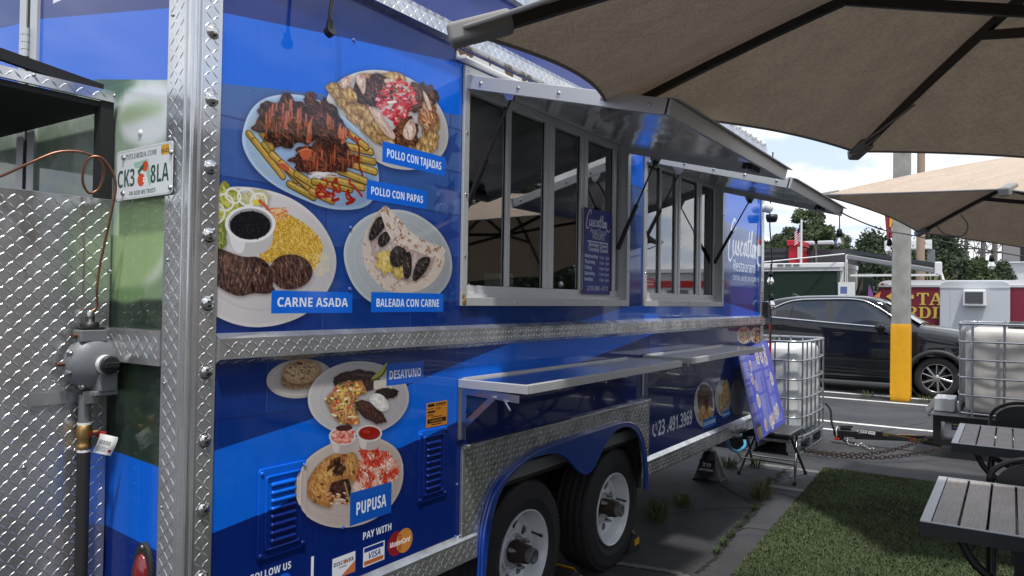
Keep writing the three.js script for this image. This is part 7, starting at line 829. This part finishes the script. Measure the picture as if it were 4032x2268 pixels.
// ------------------------------------------------------------------ trailers, buildings, signs and trees beyond the parking rows
const X = (x, a, b) => onX(cJ, a, b, x);
{ // off-white trailer with a dark green board
  const x = 23, a = X(x, 200, 690), b = X(x, 870, 690), t = thing('green_board_trailer', 'off-white trailer with a large dark green board behind the black car', 'trailer', [x + 1.2, 0, -3.5]), z0 = -6.4, z1 = b.z, y1 = b.y;
  add(t, 'shell', bx(x, x + 2.4, 0.5, y1 - 0.02, z0, z1, 0.04), M.cream); add(t, 'roof_trim', bx(x - 0.03, x + 2.42, y1 - 0.14, y1, z0, z1 + 0.02, 0.02), M.white); add(t, 'gutter', bx(x - 0.06, x + 0.02, y1 - 0.24, y1 - 0.2, z0, z1), M.aluMatt);
  const p = X(x - 0.03, 820, 757), g = dtex(256, (u, v) => { const n = tileN(u, v, 60, 3), w = tileN(u, v, 4, 3); return [0.05 + 0.02 * n, 0.145 + 0.05 * n + 0.02 * w, 0.10 + 0.03 * n]; }, 1, true); add(t, 'green_board', bx(x - 0.035, x, 0.9, p.y, z0 + 0.2, p.z), std(0xffffff, 0.9, 0, { map: g })); add(t, 'board_frame', mg([bx(x - 0.05, x, p.y, p.y + 0.06, z0 + 0.2, p.z + 0.07), bx(x - 0.05, x, 0.85, p.y, p.z, p.z + 0.07)]), std([0.04, 0.045, 0.05], 0.5)); for (const s of [360, 425, 490]) { const q = X(x, s, 712); add(t, 'clearance_lamp', bx(x - 0.06, x - 0.03, q.y - 0.03, q.y + 0.03, q.z - 0.09, q.z + 0.09, 0.01), M.grey); }
  const bn = X(x - 0.1, 860, 850), be = X(x - 0.1, 935, 960); { const tx = canvas(64, 96, (c) => { c.fillStyle = '#d8d8d4'; c.fillRect(0, 0, 64, 96); c.fillStyle = '#5a6a9a'; c.fillRect(8, 14, 26, 22); c.fillRect(8, 44, 24, 20); c.fillStyle = '#b05a50'; c.fillRect(36, 50, 22, 36); }); const q = thing('hanging_banner', 'white banner with small pictures at the end of the off-white trailer', 'banner', [x - 0.1, 1.6, bn.z]); add(q, 'sheet', new THREE.BoxGeometry(0.02, 0.9, be.z - bn.z + 0.2).translate(x - 0.1, bn.y - 0.45, (bn.z + be.z) / 2), std(0xffffff, 0.7, 0, { map: tx }), true); add(q, 'cord', rod(V(x - 0.1, bn.y, (bn.z + be.z) / 2), V(x - 0.1, y1, (bn.z + be.z) / 2), 0.01), M.grey); }
  for (const [zz, h] of [[z0 + 1.2, 0], [z1 - 1.2, 0]]) add(t, 'tyre', lathe([[0.15, -0.1], [0.33, -0.1], [0.35, 0], [0.33, 0.1], [0.15, 0.1]], 24, EX, V(x + 0.1, 0.35, zz)), M.rubber);
  // roll-out awning with white posts
  const aw = thing('rollout_awning', 'black roll-out awning on white posts between the trailers', 'awning', [24, 0, -1]), A = X(24, 945, 612), B = X(24, 1655, 722); add(aw, 'sheet', bar(A, B, 1.8, 0.10, EY), std([0.03, 0.033, 0.042], 0.6)); add(aw, 'roller', mg([bar(A.clone().add(V(-0.9, -0.17, 0)), B.clone().add(V(-0.9, -0.17, 0)), 0.12, 0.14, EY, 0.03)]), std([0.20, 0.21, 0.22], 0.5)); add(aw, 'post', bx(23.05, 23.11, 0, A.y - 0.1, A.z - 0.03, A.z + 0.03), M.white); add(aw, 'end_cap', bx(23.0, 23.2, B.y - 0.3, B.y + 0.08, B.z - 0.05, B.z + 0.12, 0.03), M.white); add(aw, 'bracket_arm', rod(B.clone().add(V(-0.85, -0.1, 0.05)), X(23.1, 1685, 835), 0.04), M.white);
  const st = thing('dark_stall', 'shaded stall frame of grey boards between the green board and the maroon trailer', 'stall', [25.5, 0, -2.3]); for (let i = 0; i < 6; i++) add(st, 'board', bx(25.4, 25.46, 0, 2.55, -2.95 + i * 0.2, -2.78 + i * 0.2), i % 2 ? M.grey : std([0.12, 0.11, 0.10], 0.8)); add(st, 'green_sheet', bx(25.2, 25.3, 0.4, 2.4, -2.0, -1.72), std([0.01, 0.03, 0.02], 0.7)); add(st, 'brace', rod(V(25.2, 0.6, -2.5), V(25.2, 2.4, -2.05), 0.03), M.black); add(st, 'top_beam', bx(23.0, 23.08, 2.36, 2.42, -2.0, 0.2), M.white);
  solo('guy_wire', 'pale guy wire sloping above the off-white trailer roof', 'wire', rod(X(22, 150, 695), X(23, 880, 620), 0.018), M.white);
  const fl = thing('paper_pinwheel', 'small purple and orange pinwheel in front of the stall', 'pinwheel', [22, 1.4, X(22, 1070, 950).z]); { const p0 = X(22, 1070, 960); add(fl, 'purple_vane', ext([[0, 0], [0.03, 0.36], [0.14, 0.05]], 0.02).rotateY(-Math.PI / 2).translate(p0.x, p0.y - 0.05, p0.z), std([0.25, 0.06, 0.3], 0.6)); add(fl, 'orange_vane', ext([[0.08, -0.02], [0.32, 0.16], [0.28, -0.05]], 0.02).rotateY(-Math.PI / 2).translate(p0.x, p0.y - 0.05, p0.z), std([0.7, 0.2, 0.04], 0.6)); add(fl, 'stick', rod(V(p0.x, 0, p0.z + 0.1), V(p0.x, p0.y, p0.z + 0.1), 0.012), M.white); }
}
{ // maroon trailer with yellow lettering, and the silver box trailer before it
  const x = 26, a = X(x, 1155, 1140), t = thing('maroon_trailer', 'maroon catering trailer with yellow lettering and white roof', 'trailer', [x + 1.2, 0, 1]), z0 = a.z, z1 = 6.5, y1 = X(x, 1650, 835).y, tx = canvas(1024, 256, (c) => { c.fillStyle = '#7d1a34'; c.fillRect(0, 0, 1024, 256); c.fillStyle = '#e6d46a'; c.font = 'bold 100px serif'; });
  const mar = std([0.20, 0.012, 0.035], 0.45), ys = X(x, 1300, 885).y; add(t, 'shell', bx(x, x + 2.3, 0.55, ys, z0, z1, 0.03), mar); { const s = new THREE.Shape(); s.moveTo(z0, 0); s.quadraticCurveTo(z0, y1 - ys, z0 + 0.35, y1 - ys); s.lineTo(z1, y1 - ys); s.lineTo(z1, 0); s.lineTo(z0, 0); add(t, 'roof', ext(s, 2.3).applyMatrix4(new THREE.Matrix4().makeBasis(EZ, EY, V(-1, 0, 0))).translate(x + 2.3, ys, 0), M.white); } add(t, 'corner_cap', bx(x - 0.02, x + 0.3, ys, y1 - 0.1, z0 - 0.02, z0 + 0.3, 0.1), M.grey); add(t, 'trim_strip', bx(x - 0.03, x, ys - 0.02, ys + 0.05, z0, z1), M.aluMatt); add(t, 'wheel', lathe([[0.15, -0.1], [0.33, -0.1], [0.35, 0], [0.33, 0.1], [0.15, 0.1]], 24, EX, V(x + 0.1, 0.35, z0 + 1.8)), M.rubber); add(t, 'side_lamp', bx(x - 0.04, x, 2.2, 2.25, z0 + 0.08, z0 + 0.16), M.red);
  const { FontLoader } = await import('three/addons/loaders/FontLoader.js'), { TextGeometry } = await import('three/addons/geometries/TextGeometry.js'), font = await new FontLoader().loadAsync('fonts/droid/droid_serif_bold.typeface.json'), yel = std([0.72, 0.56, 0.10], 0.6);
  const word = (s, p, h) => { const g = new TextGeometry(s, { font, size: h, depth: 0.012, curveSegments: 6 }); g.applyMatrix4(new THREE.Matrix4().makeBasis(EZ, EY, V(-1, 0, 0))).translate(x - 0.002, p.y, p.z); add(t, 'lettering', g, yel).userData.label = 'yellow serif lettering'; };
  const p1 = X(x, 1468, 1035), h1 = X(x, 1468, 938).y - p1.y, p2 = X(x, 1378, 1140), h2 = X(x, 1400, 1050).y - p2.y; word('TA', p1, h1); word('RDI', p2, h2);
  const q = X(x, 1218, 968), r = X(x, 1445, 968); add(t, 'arrow', yz(ext([[q.z, q.y], [q.z + 0.22, q.y + 0.16], [q.z + 0.22, q.y + 0.06], [r.z, q.y + 0.06], [r.z, q.y - 0.06], [q.z + 0.22, q.y - 0.06], [q.z + 0.22, q.y - 0.16]], 0.012)).translate(x, 0, 0), yel);
  const xs = 24, b = X(xs, 1655, 1215), b2 = X(xs, 2230, 850), w = thing('silver_box_trailer', 'pale grey box trailer with rounded roof and a window air conditioner', 'trailer', [xs + 1, 0, (b.z + b2.z) / 2]), H = X(xs, 1900, 838).y; { const s = new THREE.Shape(); s.moveTo(b.z, 0.45); s.lineTo(b.z, H - 0.2); s.quadraticCurveTo(b.z + 0.02, H, b.z + 0.25, H); s.lineTo(b2.z - 0.2, H); s.quadraticCurveTo(b2.z, H, b2.z, H - 0.2); s.lineTo(b2.z, 0.45); add(w, 'shell', ext(s, 1.9, 0.02).applyMatrix4(new THREE.Matrix4().makeBasis(EZ, EY, V(-1, 0, 0))).translate(xs + 1.9, 0, 0), std([0.52, 0.54, 0.57], 0.5, 0.1, { bumpMap: T.wave, bumpScale: 0.006 })); }
  const ry = X(xs, 1900, 895).y; add(w, 'roof_band', bx(xs - 0.015, xs, ry - 0.02, ry + 0.025, b.z, b2.z), M.aluMatt); for (const zz of [0.28, 0.9]) add(w, 'panel_seam', bx(xs - 0.008, xs, 0.5, ry - 0.02, b.z + zz * 0.9, b.z + zz * 0.9 + 0.02), M.aluMatt);
  const c0 = X(xs - 0.25, 1845, 912), c1 = X(xs - 0.25, 2035, 1048), ac = grp(w, 'air_conditioner', c0); add(ac, 'casing', mg([bx(xs - 0.3, xs, c1.y, c0.y, c0.z, c1.z, 0.03)]), M.white); add(ac, 'grille', bx(xs - 0.31, xs - 0.299, c1.y + 0.07, c0.y - 0.06, c0.z + 0.05, c1.z - 0.07), std([0.05, 0.052, 0.055], 0.6)); for (let i = 0; i < 7; i++) { const yy = c1.y + 0.09 + (i * (c0.y - c1.y - 0.17)) / 6; add(ac, 'fin', bx(xs - 0.315, xs - 0.309, yy, yy + 0.012, c0.z + 0.05, c1.z - 0.07), M.grey); }
  for (const z of [b.z + 0.6]) add(w, 'wheel', lathe([[0.12, -0.1], [0.3, -0.1], [0.32, 0], [0.3, 0.1], [0.12, 0.1]], 24, EX, V(xs + 0.08, 0.32, z)), M.rubber);
}
{ // roadside signs, poles, flag, far restaurant
  const s = thing('roadside_sign', 'maroon roadside sign above a white letter board, half hidden by the pole', 'sign', [34, 0, -0.9]), a = X(34, 1205, 515), b = X(34, 1590, 582); add(s, 'letter_board', bx(34, 34.2, b.y, a.y, a.z, b.z, 0.02), M.white); { const tx = canvas(256, 80, (c) => { c.fillStyle = '#e8e8e2'; c.fillRect(0, 0, 256, 80); c.fillStyle = '#2a2a2a'; c.font = 'bold 30px sans-serif'; c.fillText('90', 200, 34); c.fillText('1 RE', 150, 68); c.beginPath(); c.ellipse(130, 40, 14, 22, 0, 0, 7); c.fill(); c.fillRect(0, 38, 256, 2); }); const g = new THREE.PlaneGeometry(b.z - a.z - 0.1, a.y - b.y - 0.1).rotateY(-Math.PI / 2).translate(33.99, (a.y + b.y) / 2, (a.z + b.z) / 2); add(s, 'board_print', g, std(0xffffff, 0.6, 0, { map: tx }), true); }
  const p = X(34, 1200, 360), q = X(34, 1395, 490); add(s, 'maroon_panel', yz(ext([[p.z, p.y + 0.6], [p.z + 0.12, q.y], [q.z - 0.05, q.y + 0.12], [q.z + 0.1, p.y + 0.6]], 0.2, 0.02)).translate(34.2, 0, 0), std([0.25, 0.015, 0.03], 0.5)); add(s, 'yellow_letter', bx(33.97, 34.0, p.y - 0.22, p.y + 0.3, p.z + 0.22, p.z + 0.5), M.yellow); add(s, 'white_letter', mg([bx(33.97, 34.0, q.y + 0.3, q.y + 0.62, p.z + 0.3, p.z + 0.37)]), M.white); add(s, 'post', bx(34.05, 34.25, 0, b.y, -0.98, -0.72), M.grey); 
  const wd = thing('wooden_pole', 'slim wooden utility pole beyond the concrete pole', 'pole', [30, 0, X(30, 1500, 600).z]); { const z = X(30, 1500, 600).z; add(wd, 'shaft', rod(V(30, 0, z), V(30, 11, z), 0.145, 0.12, 16), std([0.30, 0.22, 0.16], 0.9)); add(wd, 'cross_arm', bx(29.9, 30, 10, 10.15, z - 1.1, z + 1.1), std([0.2, 0.15, 0.1], 0.9)); }
  let k2 = 0; for (const [u, v, x, r] of [[2010, 530, 70, 0.2], [2105, 640, 62, 0.2], [2190, 550, 66, 0.26], [1870, 600, 90, 0.2]]) { const c = X(x, u, v), o = thing('utility_pole', ['grey utility pole with sagging wires to its left side', 'shorter grey utility pole between two taller ones', 'thick grey utility pole next to the poster wall', 'thin distant utility pole with small cross arms'][k2++], 'pole', [x, 0, c.z], 'far utility poles'); add(o, 'shaft', rod(V(x, 0, c.z), V(x, c.y + 2.2, c.z), r, r * 0.8, 10), std([0.13, 0.12, 0.11], 0.9)); add(o, 'cross_arm', bx(x - 0.1, x, c.y + 0.2, c.y + 0.35, c.z - 1.1, c.z + 1.1), std([0.10, 0.09, 0.08], 0.9)); add(o, 'insulator', bx(x - 0.12, x - 0.02, c.y + 0.35, c.y + 0.6, c.z - 1.0, c.z - 0.85), M.grey); }
  for (const [dy, sag] of [[0.4, 2.2], [0.1, 2.6]]) solo('power_line', dy > 0.3 ? 'upper power line sagging between the far poles' : 'lower power line sagging between the far poles', 'power line', tube([X(70, 1600, 540), X(70, 1990, 530).add(V(0, dy, 0)), X(68, 2060, 580).add(V(0, -0.2, 0)), X(66, 2190, 545).add(V(0, dy, 0)), X(64, 2700, 520)], 0.03, 60, 5), M.black);
  const fp = thing('flag_pole', 'white flag pole with a drooping striped flag behind the off-white trailer', 'flag pole', [48, 0, X(48, 527, 600).z]); { const z = X(48, 527, 600).z, t = X(48, 527, 342); add(fp, 'mast', rod(V(48, 0, z), V(48, t.y, z), 0.09, 0.06, 10), M.white); const fa = X(48, 520, 440), fb = X(48, 498, 520), tx = canvas(64, 128, (c) => { for (let i = 0; i < 13; i++) { c.fillStyle = i % 2 ? '#e6e4e2' : '#b02436'; c.fillRect(0, i * 10, 64, 10); } c.fillStyle = '#27305e'; c.fillRect(30, 0, 34, 44); }); const g = new THREE.PlaneGeometry(0.34, 0.95, 12, 12), p = g.attributes.position; for (let i = 0; i < p.count; i++) { const q = (p.getX(i) + 0.17) / 0.34; p.setZ(i, 0.05 * Math.sin(q * 9 + p.getY(i))); p.setY(i, p.getY(i) - (1 - q) * 0.3); } g.computeVertexNormals(); add(fp, 'flag', g.rotateY(-Math.PI / 2).translate(48, (fa.y + fb.y) / 2 + 0.15, z - 0.24), std(0xffffff, 0.8, 0, { map: tx }), true).userData.label = 'red and white striped flag'; }
  const r = thing('dark_restaurant', 'dark grey flat-roofed building with a red entrance tower', 'building', [52, 0, -11]), A = X(50, 265, 577), B = X(50, 465, 577), C = X(50, 440, 517), D = X(50, 522, 685); add(r, 'wall', bx(50, 60, 0, A.y, A.z - 6, B.z), std([0.045, 0.046, 0.052], 0.7)); for (let i = 0; i < 5; i++) add(r, 'wall_rib', bx(49.96, 50, A.y - 0.3 - i * 0.35, A.y - 0.24 - i * 0.35, A.z - 6, B.z), M.dark); add(r, 'red_tower', bx(49.5, 52, 0, C.y, C.z, X(49.5, 503, 600).z, 0.05), std([0.48, 0.008, 0.02], 0.5)); add(r, 'tower_cap', bx(49.4, 52.1, C.y - 0.35, C.y + 0.02, C.z - 0.08, X(49.5, 520, 600).z, 0.04), std([0.52, 0.01, 0.025], 0.5)); add(r, 'pale_sign', bx(49.3, 49.48, X(49.3, 500, 655).y, X(49.3, 500, 562).y, X(49.3, 497, 600).z, X(49.3, 524, 600).z), M.cream); add(r, 'low_wing', bx(52, 60, 0, D.y + 0.9, D.z - 0.1, D.z + 3.4), std([0.06, 0.06, 0.065], 0.7));
  const l = thing('street_lamp', 'grey double-headed street lamp before the pine', 'street lamp', [52, 0, X(52, 648, 600).z]); { const z = X(52, 648, 600).z, y = X(52, 648, 540).y; add(l, 'mast', rod(V(52, 0, z), V(52, y, z), 0.1, 0.08, 8), M.grey); for (const q of [-1, 1]) add(l, 'lamp_head', bx(51.8, 52.2, y - 0.08, y + 0.2, z + (q > 0 ? 0.1 : -1.1), z + (q > 0 ? 1.1 : -0.1), 0.08), M.aluMatt); }
  const w = thing('poster_wall', 'pale building wall with a large black and white poster', 'building', [60, 0, 4.5]), e = X(58, 2230, 560), f = X(58, 2230, 850); add(w, 'wall', bx(58, 66, 0, X(58, 2230, 690).y, e.z - 0.6, e.z + 9, 0.05), M.white); { const y0 = X(58, 2230, 685).y, y1 = X(58, 2230, 540).y, tx = canvas(256, 256, (c) => { seed = 17; c.fillStyle = '#8d8a8a'; c.fillRect(0, 0, 256, 256); c.fillStyle = '#1a1b1f'; c.fillRect(30, 0, 70, 256); c.fillStyle = '#3a3030'; c.fillRect(100, 40, 90, 216); for (let i = 0; i < 160; i++) { c.fillStyle = css(jit([[150, 120, 110], [60, 40, 40], [200, 190, 185]][(rnd() * 3) | 0], 20)); c.fillRect(rr(90, 200), rr(40, 250), 10, 10); } }); add(w, 'poster', new THREE.BoxGeometry(0.2, y1 - y0 + 1.5, 8).translate(57.9, (y0 + y1) / 2 + 0.75, e.z + 3.6), std(0xffffff, 0.6, 0, { map: tx }), true); }
}
// ------------------------------------------------------------------ trees
function leafCloud(clumps, per, size, spread) {            // leaf-sized faces gathered in clumps
  const pos = [], nor = [], col = []; const q = new THREE.Quaternion(), a = V(0, 0, 0), b = V(0, 0, 0), c = V(0, 0, 0), e = new THREE.Euler();
  for (const [cx, cy, cz, cr] of clumps) { const tone = rr(0.75, 1.25); for (let i = 0; i < per; i++) { const u = rr(-1, 1), t = rr(0, 6.2832), r = cr * Math.pow(rnd(), 0.45), s = Math.sqrt(1 - u * u), x = cx + Math.cos(t) * s * r * spread, y = cy + u * r, z = cz + Math.sin(t) * s * r * spread; q.setFromEuler(e.set(rr(0, 6.28), rr(0, 6.28), rr(0, 6.28))); const k = size * rr(0.5, 1.3); a.set(-k * 0.5, 0, 0).applyQuaternion(q); b.set(k * 0.5, 0, 0).applyQuaternion(q); c.set(0, k * 1.3, 0).applyQuaternion(q); pos.push(x + a.x, y + a.y, z + a.z, x + b.x, y + b.y, z + b.z, x + c.x, y + c.y, z + c.z); const g = tone * rr(0.7, 1.3); for (let w = 0; w < 3; w++) col.push(g, g, g); } }
  const g = new THREE.BufferGeometry(); g.setAttribute('position', new THREE.Float32BufferAttribute(pos, 3)); g.setAttribute('color', new THREE.Float32BufferAttribute(col, 3)); g.computeVertexNormals(); return g;
}
function tree(name, label, x, z, base, top, rad, leafCol, kind, group) {
  const t = thing(name, label, 'tree', [x, 0, z], group), bark = std([0.085, 0.065, 0.05], 0.95), cl = [], limbs = [], H = top - base, n = kind === 'pine' ? 80 : 110;
  for (let i = 0; i < n; i++) { const u = rnd(), a = rr(0, 6.2832), env = kind === 'pine' ? Math.sin(Math.PI * (0.12 + 0.8 * u)) * 1.0 : Math.pow(Math.sin(Math.PI * Math.min(1, 0.15 + 0.85 * u)), 0.6), r = rad * env * Math.sqrt(rr(0.05, 1)), y = base + u * H, cr = (kind === 'pine' ? 0.085 : 0.13) * H * rr(0.6, 1.2); cl.push([Math.cos(a) * r, y, Math.sin(a) * r, cr]); if (i % 3 === 0) limbs.push(rod(V(0, Math.max(base * 0.4, y - H * 0.22), 0), V(Math.cos(a) * r, y, Math.sin(a) * r), 0.03 + H * 0.008, 0.02, 5)); }
  const tr = mg([rod(V(0, 0, 0), V(0, base + H * 0.85, 0), 0.03 + H * 0.035, H * 0.008, 10), ...limbs]); const m = (nm, g, mt) => { const o = new THREE.Mesh(g, mt); o.name = nm; o.castShadow = o.receiveShadow = true; t.add(o); return o; };
  m('trunk', metreUV(tr), bark); m('crown', leafCloud(cl, kind === 'pine' ? 260 : 220, kind === 'pine' ? H * 0.03 : H * 0.028, kind === 'pine' ? 1.15 : 1.1), std(leafCol, 0.8, 0, { vertexColors: true }));
}
{
  seed = 201; const pz = X(58, 590, 500);
  tree('pine_tree', 'tall broad pine with airy clumped needles behind the flag pole', 58, X(58, 590, 500).z, X(58, 590, 690).y - 1.5, X(58, 590, 305).y + 0.3, X(58, 780, 500).z - X(58, 590, 500).z + 0.3, [0.066, 0.088, 0.036], 'pine'); tree('pine_tree', 'smaller pine to the trailer side of the tall one', 64, X(64, 420, 520).z, X(64, 400, 690).y - 1.5, X(64, 400, 430).y, 2.4, [0.062, 0.084, 0.036], 'pine'); tree('pine_tree', 'low pine whose top stands over the off-white trailer end', 62, X(62, 810, 560).z, X(62, 810, 700).y - 1.5, X(62, 810, 480).y, 2.6, [0.064, 0.086, 0.036], 'pine');
  const W = (nm, lb, x, u, top, half, col) => { const c = X(x, u, top); tree(nm, lb, x, c.z, 0.5, c.y, (X(x, u + half, top).z - X(x, u, top).z), col, 'broad'); };
  W('broad_tree', 'loose dark oak left of the maroon roadside sign', 40, 1110, 500, 130, [0.046, 0.066, 0.032]); W('broad_tree', 'large dense dark oak right of the letter board', 44, 1640, 440, 240, [0.040, 0.060, 0.027]); W('broad_tree', 'oak crown beneath the black awning', 42, 1380, 620, 160, [0.044, 0.064, 0.029]); W('broad_tree', 'low leafy tree behind the silver box trailer', 46, 1960, 700, 150, [0.062, 0.092, 0.032]); W('broad_tree', 'low tree next to the thick utility pole', 50, 2160, 730, 110, [0.048, 0.070, 0.030]); W('broad_tree', 'dark low tree behind the dark restaurant', 66, 230, 560, 120, [0.030, 0.044, 0.022]); W('broad_tree', 'small tree behind the off-white trailer roof', 56, 700, 600, 120, [0.036, 0.056, 0.024]);
  { const t = thing('bare_tree', 'leafless thin tree standing before the far utility poles', 'tree', [60, 0, X(60, 1985, 640).z]), c = X(60, 1985, 640), tw = []; const br = (p, d, l, r, n) => { const e = p.clone().addScaledVector(d, l); tw.push(rod(p, e, r, r * 0.7, 5)); if (n) for (let i = 0; i < 3; i++) br(e, d.clone().add(V(rr(-0.5, 0.5), rr(-0.1, 0.5), rr(-0.7, 0.7))).normalize(), l * 0.72, r * 0.62, n - 1); }; br(V(60, 0, c.z), V(0, 1, 0.05).normalize(), 2.4, 0.09, 4); add(t, 'trunk', mg(tw), std([0.16, 0.14, 0.12], 0.9)); }
  { const p = thing('palm_shrub', 'small yellow-green palm shrub below the letter board', 'shrub', [32, 0, X(32, 1590, 790).z]), c = X(32, 1590, 790), fr = []; for (let i = 0; i < 60; i++) { const a = rr(0, 6.28), l = rr(0.7, 1.2), u = V(Math.cos(a), rr(0.3, 1.6), Math.sin(a)).normalize(); fr.push(bar(V(32, c.y - 0.6, c.z), V(32, c.y - 0.6, c.z).addScaledVector(u, l), 0.05, 0.006)); } add(p, 'fronds', mg(fr), std([0.09, 0.11, 0.025], 0.7)); add(p, 'stem', rod(V(32, 0, c.z), V(32, c.y - 0.6, c.z), 0.12), std([0.12, 0.09, 0.06], 0.9)); }
}
{ seed = 333; for (const [x, z, h, l] of [[30, 18, 7, 'round oak past the end of the white diner'], [26, 23, 8, 'tall oak across the yard from the parasols'], [19, 25, 7.5, 'wide oak at the corner of the beige house']]) tree('broad_tree', l, x, z, 0.6, h, 3.4, [0.030, 0.046, 0.020], 'broad'); }
// ------------------------------------------------------------------ what the panes and the metal mirror: the rest of the yard beside and behind the camera
{
  const t = thing('white_diner', 'low white diner with a red band under its roof, mirrored in the second hatch', 'building', [30, 0, 10]); add(t, 'wall', bx(29, 35, 0, 2.75, 4.5, 13.5), M.white); add(t, 'red_band', bx(28.97, 29, 2.15, 2.42, 4.5, 13.5), M.red); add(t, 'cornice', bx(28.9, 35.1, 2.75, 2.9, 4.4, 13.6), M.white); for (let i = 0; i < 2; i++) { add(t, 'window', bx(28.96, 29, 0.9, 1.9, 6.5 + i * 4, 8.2 + i * 4), M.dark); add(t, 'door', bx(28.96, 29, 0, 2.05, 9 + i * 4, 9.9 + i * 4), M.grey); }
  const h = thing('beige_house', 'beige house with lapped siding boards across the yard, mirrored in the tread plate', 'building', [-3, 0, 12]); for (let i = 0; i < 14; i++) add(h, 'siding_board', bar(V(-13, 0.32 + i * 0.21, 10.4), V(9, 0.32 + i * 0.21, 10.4), 0.03, 0.22, V(0, 1, 0.12)), std([0.42 + 0.02 * (i % 3), 0.36, 0.28], 0.8)); add(h, 'wall', bx(-13, 9, 0, 3.2, 10.45, 17), std([0.34, 0.29, 0.23], 0.8)); add(h, 'roof', yz(ext([[9.9, 3.15], [13.7, 4.6], [17.5, 3.15]], 23)).translate(9.5, 0, 0), std([0.08, 0.075, 0.07], 0.9)); for (const x of [-9, -3, 3]) { add(h, 'window', bx(x, x + 1.2, 1.0, 2.2, 10.32, 10.4), M.dark); add(h, 'window_frame', bx(x - 0.08, x + 1.28, 0.92, 1.0, 10.3, 10.42), M.white); }
}
// ------------------------------------------------------------------ draw
const renderer = new THREE.WebGLRenderer({ antialias: true });
renderer.setSize(1024, 576); renderer.shadowMap.enabled = true;
renderer.toneMapping = THREE.LinearToneMapping; renderer.toneMappingExposure = EXPOSURE;
renderer.render(scene, camera);
